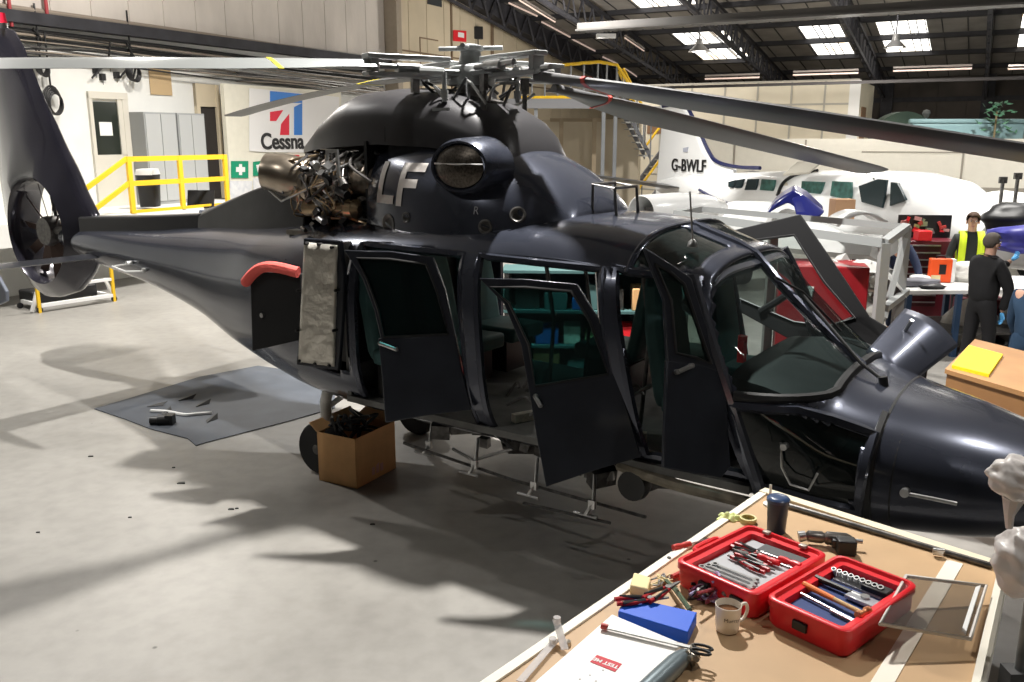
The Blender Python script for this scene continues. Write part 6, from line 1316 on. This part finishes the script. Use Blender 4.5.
bm = nb(); tube(bm, [(-.08, 0, .34), (-.08, 0, .38), (.04, 0, .38), (.04, 0, .34)], .01); mk('handle', bm, black, oc_)
# panels and engine covers stored under / beside the bench
lump(gz(962, 342, 0)+Vector((0, -.2, 0)), (.75, .5, .8), M('film', (.5, .48, .44), .25, var=.3, scale=6, bump=.4), 9, 'wrapped_part', 'bulky part wrapped in clear film under the long bench', 'part')
lump(gz(1004, 342, 0)+Vector((.15, -.2, 0)), (.7, .5, .85), M('pale_grey', (.5, .5, .48), .5), 10, 'grey_cover', 'pale grey cover standing under the right of the bench', 'cover')
bm = nb(); q = gz(938, 320, 0); box(bm, (0, 0, .3), (.7, .5, .6)); simple('maroon_crate', bm, bcols[4], 'dark maroon crate under the long bench', 'crate', q+Vector((0, -1.2, 0)), bevel=.02)
# tool chest behind bench
c_ = at(929, 262, 14.1); zc = at(929, 241, 14.1).z; tc2 = thing('tool_chest', 'dark red tool chest of many drawers with its lid open, behind the bench', 'tool chest', (c_.x, c_.y, 0), -.08)
W_ = 52/FOC*14.3; bm = nb(); box(bm, (0, .25, zc/2+.03), (W_*1.05, .5, zc-.06)); mk('chest_body', bm, M('chest_red', (.10, .006, .014), .4), tc2, bevel=.01)
for k in range(9):
    bm = nb(); z_ = zc-.1-.115*k; box(bm, (-.12, -.01, z_), (W_*.66, .03, .085)); d_ = mk('drawer', bm, M('drawer_dark', (.05, .012, .015), .35, .3), tc2, bevel=.004); bm = nb(); box(bm, (-.12, -.035, z_+.03), (W_*.62, .03, .018)); mk('drawer_handle', bm, steel, d_, smooth=0)
zl = at(929, 216, 14.4).z; bm = nb(); box(bm, (.05, .5, (zc+zl)/2), (W_, .04, zl-zc)); mk('open_lid', bm, black, tc2, smooth=0)
random.seed(40)
for k in range(26): bm = nb(); box(bm, (.05+random.uniform(-.42, .42)*W_, .465, random.uniform(zc+.06, zl-.05)), (random.uniform(.03, .12), .03, random.uniform(.03, .1)), rot(0, random.uniform(-.5, .5), 0)); mk('hung_tool', bm, random.choice((red, steel, MT['dull_red'], M('pinkish', (.55, .3, .28), .6))), tc2, smooth=0)
bm = nb(); box(bm, (0, 0, .08), (.22, .2, .16)); simple('red_box', bm, red, 'small bright red box on top of the dark red tool chest', 'box', (c_.x-.1, c_.y+.1, zc), bevel=.01)
bm = nb(); box(bm, (0, 0, .06), (.11, .05, .12)); simple('white_carton', bm, white, 'small white carton on the drawers side of the tool chest', 'carton', (c_.x+.05, c_.y-.04, zc-.62), smooth=0)
for i, (u, v, Y, s, m, nm, lab, cat) in enumerate(((1030, 236, 13.5, (1.3, .8, .5), M('blue_tarp', (.03, .03, .22), .45), 'blue_cover', 'deep blue and white cowling cover behind the man in black', 'cover'),
        (1020, 215, 14.5, (1.2, .6, .55), black, 'black_cowling', 'black cowling piece at the right edge beyond the blue cover', 'cover'))):
    p = at(u, v, Y); lump(p-Vector((0, 0, s[2]*.5)), s, m, 50+i, nm, lab, cat)
# ================================================================== aircraft
def plane_fus(bm, st, k=28, n=2.3): return loft(bm, [ell(0, (zt+zb)/2, w, (zt-zb)/2, n, k, x) for x, w, zb, zt in st])
tail = at(668, 205, 25.0); nose = at(985, 215, 15.4); hd_ = Vector((nose.x-tail.x, nose.y-tail.y, 0)); Lg = hd_.length; ha = math.atan2(hd_.y, hd_.x)
ces = thing('twin_aeroplane', 'white twin engined aeroplane with blue stripes and a registration on its tail', 'aeroplane', (tail.x, tail.y, 0), ha)
print('plane length', Lg)
bm = nb(); plane_fus(bm, [(-.6, .08, 1.45, 1.75), (.6, .25, 1.3, 1.95), (2, .45, 1.15, 2.05), (4, .66, .95, 2.17), (6, .74, .85, 2.27), (8, .74, .8, 2.33), (9, .74, .8, 2.33), (9.8, .72, .8, 2.2), (10.5, .68, .8, 1.75), (11.5, .6, .82, 1.55), (12.6, .4, .9, 1.4), (13.2, .12, 1.05, 1.25)]); cf = mk('fuselage', bm, gwhite, ces, smooth=60)
cd_ = Vector((tail.x, tail.y, 0)); ex = hd_.normalized(); ey = Vector((-ex.y, ex.x, 0))
def cl(p): d = Vector(p)-cd_; return Vector((d.dot(ex), d.dot(ey), d.z))
def cside(u, v, y=-.72): return cl(onpl(u, v, cd_+ey*y, ey))
fp = [cside(u, v, 0) for u, v in ((657, 196), (664, 118), (661, 103), (683, 104), (694, 125), (705, 152), (716, 164), (735, 169), (735, 185), (700, 198))]
bm = nb(); ins = [p+Vector((0, -.07, 0)) for p in fp]; prism(bm, ins, (0, .14, 0)); mk('tail_fin', bm, gwhite, ces, bevel=.03)
bm = nb(); q = [cside(u, v, -.08) for u, v in ((686, 104), (698, 128), (709, 152), (718, 162), (738, 167), (760, 168))]; tube(bm, spl(q), .05, 6); mk('fin_stripe', bm, M('stripe_navy', (.006, .01, .07), .35), ces)
bm = nb(); q = [cside(u, v, -.09) for u, v in ((679, 97), (686, 104), (662, 108), (661, 103))]; prism(bm, q, (0, .17, 0)); mk('fin_tip', bm, MT['stripe_navy'], ces, smooth=0)
c_ = cside(688, 166, -.1); e_ = cside(703, 165, -.1); bm = text_bm('G-BWLF', .46, basis(c_, Vector((1, 0, 0)), (0, 0, 1)), .01, .003); mk('registration', bm, black, ces, smooth=0)
bm = nb(); prism(bm, [cside(u, v, -.09) for u, v in ((683, 148), (688, 147), (687, 152), (683, 152))], (0, .02, 0)); mk('fin_badge', bm, M('badge_grey', (.4, .42, .5), .5), ces, smooth=0)
def cfy(x, z):
    X = [-.6, .6, 2, 4, 6, 8, 9, 9.8, 10.5, 11.5, 12.6]; Wd = [.08, .25, .45, .66, .74, .74, .74, .72, .68, .6, .4]; Zb = [1.45, 1.3, 1.15, .95, .85, .8, .8, .8, .8, .82, .9]; Zt = [1.75, 1.95, 2.05, 2.17, 2.27, 2.33, 2.33, 2.2, 1.75, 1.55, 1.4]
    w, b_, t_ = lerp(X, Wd, x), lerp(X, Zb, x), lerp(X, Zt, x); q = min(.98, abs(z-(b_+t_)/2)/((t_-b_)/2)); return w*(1-q**2.3)**(1/2.3)
def onc(px, off=.012, y=-.7):
    out = []
    for u, v in px: p = cside(u, v, y); p.y = -cfy(p.x, p.z)-off; out.append(p)
    return out
for k_, dv in enumerate((0, 4)):
    bm = nb(); q = onc([(u, v+dv) for u, v in ((692, 190), (705, 196), (720, 202), (740, 206), (760, 209), (785, 211))], .01); tube(bm, spl(q), .035 if k_ == 0 else .018, 6); mk('side_stripe', bm, MT['stripe_navy'], ces)
pg = M('dark_pane2', (.015, .03, .035), .25, spec=.3); pgc = M('curtain_pane', (.03, .10, .085), .4, var=.5, scale=9)
for px, m in ((((726, 182), (733, 180), (731, 188), (726, 187)), pg), (((735, 180), (742, 179), (739, 188), (733, 188)), pg), (((747, 179), (757, 179), (755, 190), (744, 190)), pg), (((762, 179), (775, 180), (773, 191), (760, 190)), pgc), (((803, 181), (825, 182), (821, 194), (802, 192)), pgc), (((834, 181), (853, 182), (853, 200), (832, 196)), pgc), (((861, 186), (880, 179), (889, 180), (885, 208), (864, 202)), pg), (((893, 182), (900, 183), (908, 200), (892, 206)), pg)):
    q = onc(px, .0); my = min(p.y for p in q); bm = nb(); prism(bm, [Vector((p.x, my-.03, p.z)) for p in q], (0, .06, 0)); mk('cabin_window', bm, m, ces, bevel=.008, smooth=0)
q = onc(((779, 196), (781, 182), (789, 174), (800, 172), (800, 196)), .0); bm = nb(); prism(bm, [p+Vector((0, .02, 0)) for p in q], (0, -.035, 0)); mk('door_opening', bm, M('cream_inside', (.55, .5, .4), .7), ces, smooth=0)
q = onc(((779, 196), (781, 183), (787, 175), (800, 171)), .03); bm = nb(); tube(bm, spl(q), .04, 6); mk('door_seal', bm, black, ces)
a, b = [cside(u, v, -1.0) for u, v in ((783, 176), (809, 174))]; bm = nb(); prism(bm, [a, a+Vector((0, .35, .25)), b+Vector((0, .35, .25)), b], (0, 0, .04)); mk('raised_door', bm, M('door_tan', (.35, .33, .28), .5), ces, smooth=0)
bm = nb(); q = [cside(u, v, 0) for u, v in ((893, 178), (914, 196))]; prism(bm, [q[0]+Vector((0, -.5, -.02)), q[0]+Vector((0, .5, -.02)), q[1]+Vector((0, .62, -.05)), q[1]+Vector((0, -.62, -.05))], (0, 0, .03)); mk('windscreen', bm, pg, ces, smooth=0)
# tailplane, wing, nacelles
bm = nb()
for s in (-1, 1): loft(bm, [[(x0, s*y, 1.72), (x0+c_*.3, s*y, 1.72+t_), (x0+c_, s*y, 1.72), (x0+c_*.3, s*y, 1.72-t_)] for y, x0, c_, t_ in ((0, -.2, 1.3, .07), (2.7, -.1, .8, .04))])
for v in bm.verts: v.co.z += abs(v.co.y)*.14-.1
mk('tailplane', bm, M('tailplane_dark', (.05, .055, .07), .3, .3), ces)
bm = nb()
for s in (-1, 1): loft(bm, [[(x0, s*y, z), (x0+c_*.6, s*y, z+t_), (x0+c_, s*y, z), (x0+c_*.6, s*y, z-t_*.6)] for y, x0, c_, t_, z in ((0, 5.6, 2.3, .18, 1.05), (3, 5.7, 2.0, .14, 1.2), (6.6, 5.9, 1.5, .09, 1.4))])
mk('wing', bm, gwhite, ces, smooth=40)
for s in (-1, 1):
    bm = nb(); lathe(bm, [(.3, 0), (.45, .8), (.5, 1.8), (.46, 2.3), (.40, 2.35), (.38, 2.1), (.001, 2.0)], (5.6, s*2.3, 1.25), (1, 0, 0), 28); mk('engine_nacelle', bm, gwhite, ces, smooth=40)
for x, y in ((6.6, -2.3), (6.6, 2.3), (11.8, 0)):
    bm = nb(); cyl(bm, (x, y, 1.1), (x, y, .3), .05); mk('gear_leg', bm, steel, ces); bm = nb(); cyl(bm, (x, y-.1, .3), (x, y+.1, .3), .3, n=24); mk('gear_wheel', bm, rubber, ces)
# open engine cowls in front of the tail (white shells with dark openings)
def openshell(u, v, Y, rz, r_, L, lab, m=gwhite, nm='engine_cowling', z0=None, leg=True):
    p = at(u, v, Y); t = thing(nm, lab, 'cowling', (p.x, p.y, 0), rz); bm = nb(); z_ = p.z; R0 = []
    for x, k in ((0, .96), (.03, 1), (L*.4, 1.05), (L*.8, .85), (L, .5)): R0.append([Vector((x, r_*k*math.cos(a), z_+r_*k*.8*math.sin(a))) for a in [PI*2*i/28 for i in range(28)]])
    loft(bm, R0, caps=False); mk('shell', bm, m, t, solid=.02, smooth=60)
    bm = nb(); bm2 = [Vector((L*.6, r_*.9*math.cos(PI*2*i/20), z_+r_*.75*math.sin(PI*2*i/20))) for i in range(20)]; bm.faces.new([bm.verts.new(q) for q in bm2]); prism(bm, bm2, (.02, 0, 0)); mk('dark_inside', bm, black, t)
    random.seed(int(u)); bm = nb()
    for k in range(10): a = random.uniform(0, 6.3); rr_ = random.uniform(0, r_*.6); box(bm, (L*.35, rr_*math.cos(a), z_+rr_*.7*math.sin(a)), (L*.4, random.uniform(.05, .2), random.uniform(.05, .2)))
    mk('engine_block', bm, dsteel, t, smooth=0)
    if leg:
        bm = nb(); 
        for y in (-r_*.6, r_*.6): cyl(bm, (L*.4, y, 0), (L*.4, y, z_-r_*.5), .04)
        box(bm, (L*.4, 0, .05), (.1, r_*1.6, .08)); mk('trestle', bm, dsteel, t)
    return t
openshell(641, 212, 15.5, .55, .36, 1.9, 'white engine cowl with a dark open end just beyond the helicopter roof')
openshell(926, 220, 17.3, .95, .62, 2.6, 'white aircraft engine cowl with a wide dark opening right of the cockpit')
p = at(1040, 222, 18.5); 
w2t = thing('white_aeroplane', 'white aeroplane body and wing filling the right background behind the tool chest', 'aeroplane', (p.x, p.y, 0), -.25)
bm = nb(); plane_fus(bm, [(-1.6, .2, p.z-.2, p.z+.15), (-1.2, .5, p.z-.55, p.z+.35), (0, .8, p.z-.8, p.z+.45), (1.8, .85, p.z-.8, p.z+.4), (4.5, .7, p.z-.6, p.z+.35)]); mk('fuselage', bm, M('white_soft', (.7, .7, .68), .35), w2t, smooth=60)
bm = nb(); loft(bm, [[(x0, y, z), (x0+.7, y, z+.12), (x0+1.6, y, z), (x0+.7, y, z-.1)] for x0, y, z in ((0, 0, p.z), (-.3, 4.5, p.z+.3))]); mk('wing', bm, M('white_soft', (.7, .7, .68), .35), w2t)
for x in (0, 2.5): bm = nb(); cyl(bm, (x, 0, .3), (x, 0, p.z-.5), .06); mk('gear_leg', bm, steel, w2t); bm = nb(); cyl(bm, (x, -.12, .3), (x, .12, .3), .3, n=24); mk('gear_wheel', bm, rubber, w2t)
# grey wing slab and its trestle between rack and aircraft
a, b = at(700, 232, 13), at(885, 248, 11.2); wg = thing('detached_wing', 'grey and white wing panel laid on trestles beyond the steel rack', 'wing', (a.x, a.y, 0)); a0 = Vector((a.x, a.y, 0)); d = b-a; n = Vector((-d.y, d.x, 0)).normalized()
bm = nb(); loft(bm, [[p+n*w+Vector((0, 0, z)) for w, z in ((-.5, -.05), (-.45, .05), (-.1, .17), (.5, .1), (1.0, 0), (.5, -.1), (-.1, -.17))] for p in (a-a0, b-a0)]); mk('wing_panel', bm, M('wing_grey', (.52, .53, .52), .4), wg, smooth=60)
for k in (.15, .85):
    q = (a-a0)+d*k; bm = nb(); tube(bm, [q+n*.3, (q.x-.2, q.y, 0)], .035, 6); tube(bm, [q+n*.3, (q.x+.3, q.y+.3, 0)], .035, 6); mk('trestle', bm, dsteel, wg)
# blue cowl piece on the wing, white curved fairing, carton
def arch(u0, v0, u1, v1, Y, hgt, w, m, lab, nm, cat):
    a, b = at(u0, v0, Y), at(u1, v1, Y); d = b-a; n = Vector((-d.y, d.x, 0)).normalized(); bm = nb(); V = [[bm.verts.new(d*t+Vector((0, 0, hgt*math.sin(PI*min(1, t*1.05))**.8))+n*(w*s)) for s in (0, .5, 1)] for t in [i/14 for i in range(15)]]
    for A, B in zip(V, V[1:]):
        for j in (0, 1): bm.faces.new((A[j], A[j+1], B[j+1], B[j]))
    return simple(nm, bm, m, lab, cat, a, solid=.03, smooth=60)
a_, b_, c_, d_, e_ = [at(u, v, Y) for u, v, Y in ((765, 216, 12.0), (783, 196, 12), (800, 189, 12.2), (822, 216, 11.8), (800, 220, 11.5))]
bm = nb(); prism(bm, [p-a_ for p in (a_, at(775, 202, 12), b_, at(794, 190, 12), at(806, 196, 12), at(824, 213, 11.8), at(818, 219, 11.8), at(802, 212, 11.9), at(788, 203, 12), at(776, 209, 12))], (.15, .45, .05)); simple('blue_cowling', bm, M('royal_blue', (.008, .012, .13), .3, coat=.3), 'royal blue curved cowling piece lying in front of the aeroplane door', 'cowling', a_, bevel=.03)
bm = nb(); prism(bm, [p-a_ for p in (at(792, 200, 11.6), at(803, 197, 11.6), at(824, 213, 11.4), at(812, 219, 11.4), at(796, 215, 11.4))], (.02, .04, .03)); simple('cowling_sheet', bm, MT['royal_blue'], 'royal blue flat panel leaning on the blue curved cowling', 'panel', a_, bevel=.01)
arch(838, 226, 888, 222, 10.9, .13, .5, gwhite, 'white curved fairing lying on the detached wing', 'curved_fairing', 'fairing')
q = at(841, 218, 12.2); bm = nb(); box(bm, (0, 0, .14), (.27, .25, .3)); simple('brown_carton', bm, M('carton2', (.42, .25, .14), .8), 'small brown carton standing on the wing in front of the curtained windows', 'carton', q-Vector((0, 0, .03)))
# white parts heap right of the open far door
random.seed(77)
for i, (u, v, Y, s, m, nm, lab) in enumerate(((864, 292, 9.7, (.9, .5, .25), M('panel_white', (.6, .6, .58), .5), 'wing_fairing', 'white curved panel leaning beside the black cockpit door'), (850, 275, 9.8, (.4, .3, .3), MT['pale_grey'], 'pale_housing', 'pale rounded housing behind the black cockpit door'), (880, 285, 9.9, (.5, .25, .35), steel, 'engine_mount', 'shiny metal framework between rack post and white panel'), (862, 262, 12, (.6, .4, .4), black, 'engine_part', 'dark engine part on the floor beyond the rack'))):
    p = at(u, v, Y); bm = nb(); random.seed(i+5)
    if i == 0: loft(bm, [[Vector((x, y, .25*math.sin(PI*(x+.4)/.8)+z-.1*x)) for y, z in ((-.2, 0), (0, .12), (.2, .0), (.0, .08))] for x in [-.4+.1*k for k in range(9)]])
    else:
        for k in range(9): box(bm, (random.uniform(-.5, .5)*s[0], random.uniform(-.5, .5)*s[1], random.uniform(-.5, .5)*s[2]), (random.uniform(.06, .2), random.uniform(.06, .2), random.uniform(.05, .15)), rot(random.random(), random.random(), random.random()))
        tube(bm, spl([(random.uniform(-.5, .5)*s[0], random.uniform(-.5, .5)*s[1], random.uniform(-.5, .5)*s[2]) for _ in range(7)], 5), .025, 6)
    cyl(bm, (0, 0, 0), (0, 0, -p.z), .03); box(bm, (0, 0, -p.z+.02), (.4, .4, .04)); simple(nm, bm, m, lab, 'aircraft part', p)
# signal posts by the white screen wall
for i, (u, vt, Y, lab) in enumerate(((1003, 180, 17, 'tall dark post rising behind the black cowling at the right'), (1018, 176, 17, 'second dark post at the far right before the white wall'))):
    p = at(u, vt, Y); bm = nb(); cyl(bm, (0, 0, 0), (0, 0, p.z), .035, n=8); box(bm, (0, 0, p.z), (.14, .06, .12)); simple('marker_post', bm, dsteel, lab, 'post', (p.x, p.y, 0))

# stand-in rack added beyond the open cabin to hide the bright floor
q = Vector((.95, 9.9, 0)); sr = thing('stand_in_rack', 'stand-in rack of cream, blue and dark parts seen through the open helicopter cabin', 'rack', tuple(q), -.06)
for x in (-1.0, 1.0):
    for y in (-.22, .22): bm = nb(); box(bm, (x, y, .75), (.05, .05, 1.5)); mk('post', bm, dsteel, sr, smooth=0)
for z in (.25, .65, 1.05, 1.5): bm = nb(); box(bm, (0, 0, z), (2.1, .5, .03)); mk('shelf', bm, M('shelf_teal', (.06, .13, .13), .6), sr, smooth=0)
bm = nb(); box(bm, (0, .25, .75), (2.05, .02, 1.45)); mk('back_panel', bm, M('shelf_dark', (.05, .07, .075), .7), sr, smooth=0)
random.seed(66)
cols_ = [M('fitting', (.75, .70, .60)), card, MT['shelf_teal'], black, dsteel, M('crate_blue', (.02, .12, .45), .5), M('lime_rag', (.72, .78, .35)), red]
shn = ('lowest', 'middle', 'upper'); con = ('cream', 'brown', 'teal', 'black', 'grey metal', 'blue', 'lime', 'red')
for s_, z in enumerate((.265, .665, 1.065)):
    x = -.9; k = 0
    while x < .8:
        w = random.uniform(.14, .3); h = random.uniform(.12, .34); ci = random.randrange(8); bm = nb(); box(bm, (0, 0, h/2), (w, random.uniform(.2, .38), h)); 
        if ci % 2: box(bm, (0, 0, h+.01), (w*.7, .15, .02))
        p = q+Matrix.Rotation(-.06, 3, 'Z') @ Vector((x+w/2, -.02, z)); o = simple('stand_in_bin', bm, cols_[ci], '%s bin, %s from left on the %s shelf of the stand-in rack' % (con[ci], ('first', 'second', 'third', 'fourth', 'fifth', 'sixth', 'seventh', 'eighth', 'ninth')[k], shn[s_]), 'bin', p, bevel=.01); o.rotation_euler[2] = -.06; o['group'] = 'bins on the stand-in rack'
        x += w+random.uniform(.03, .1); k += 1
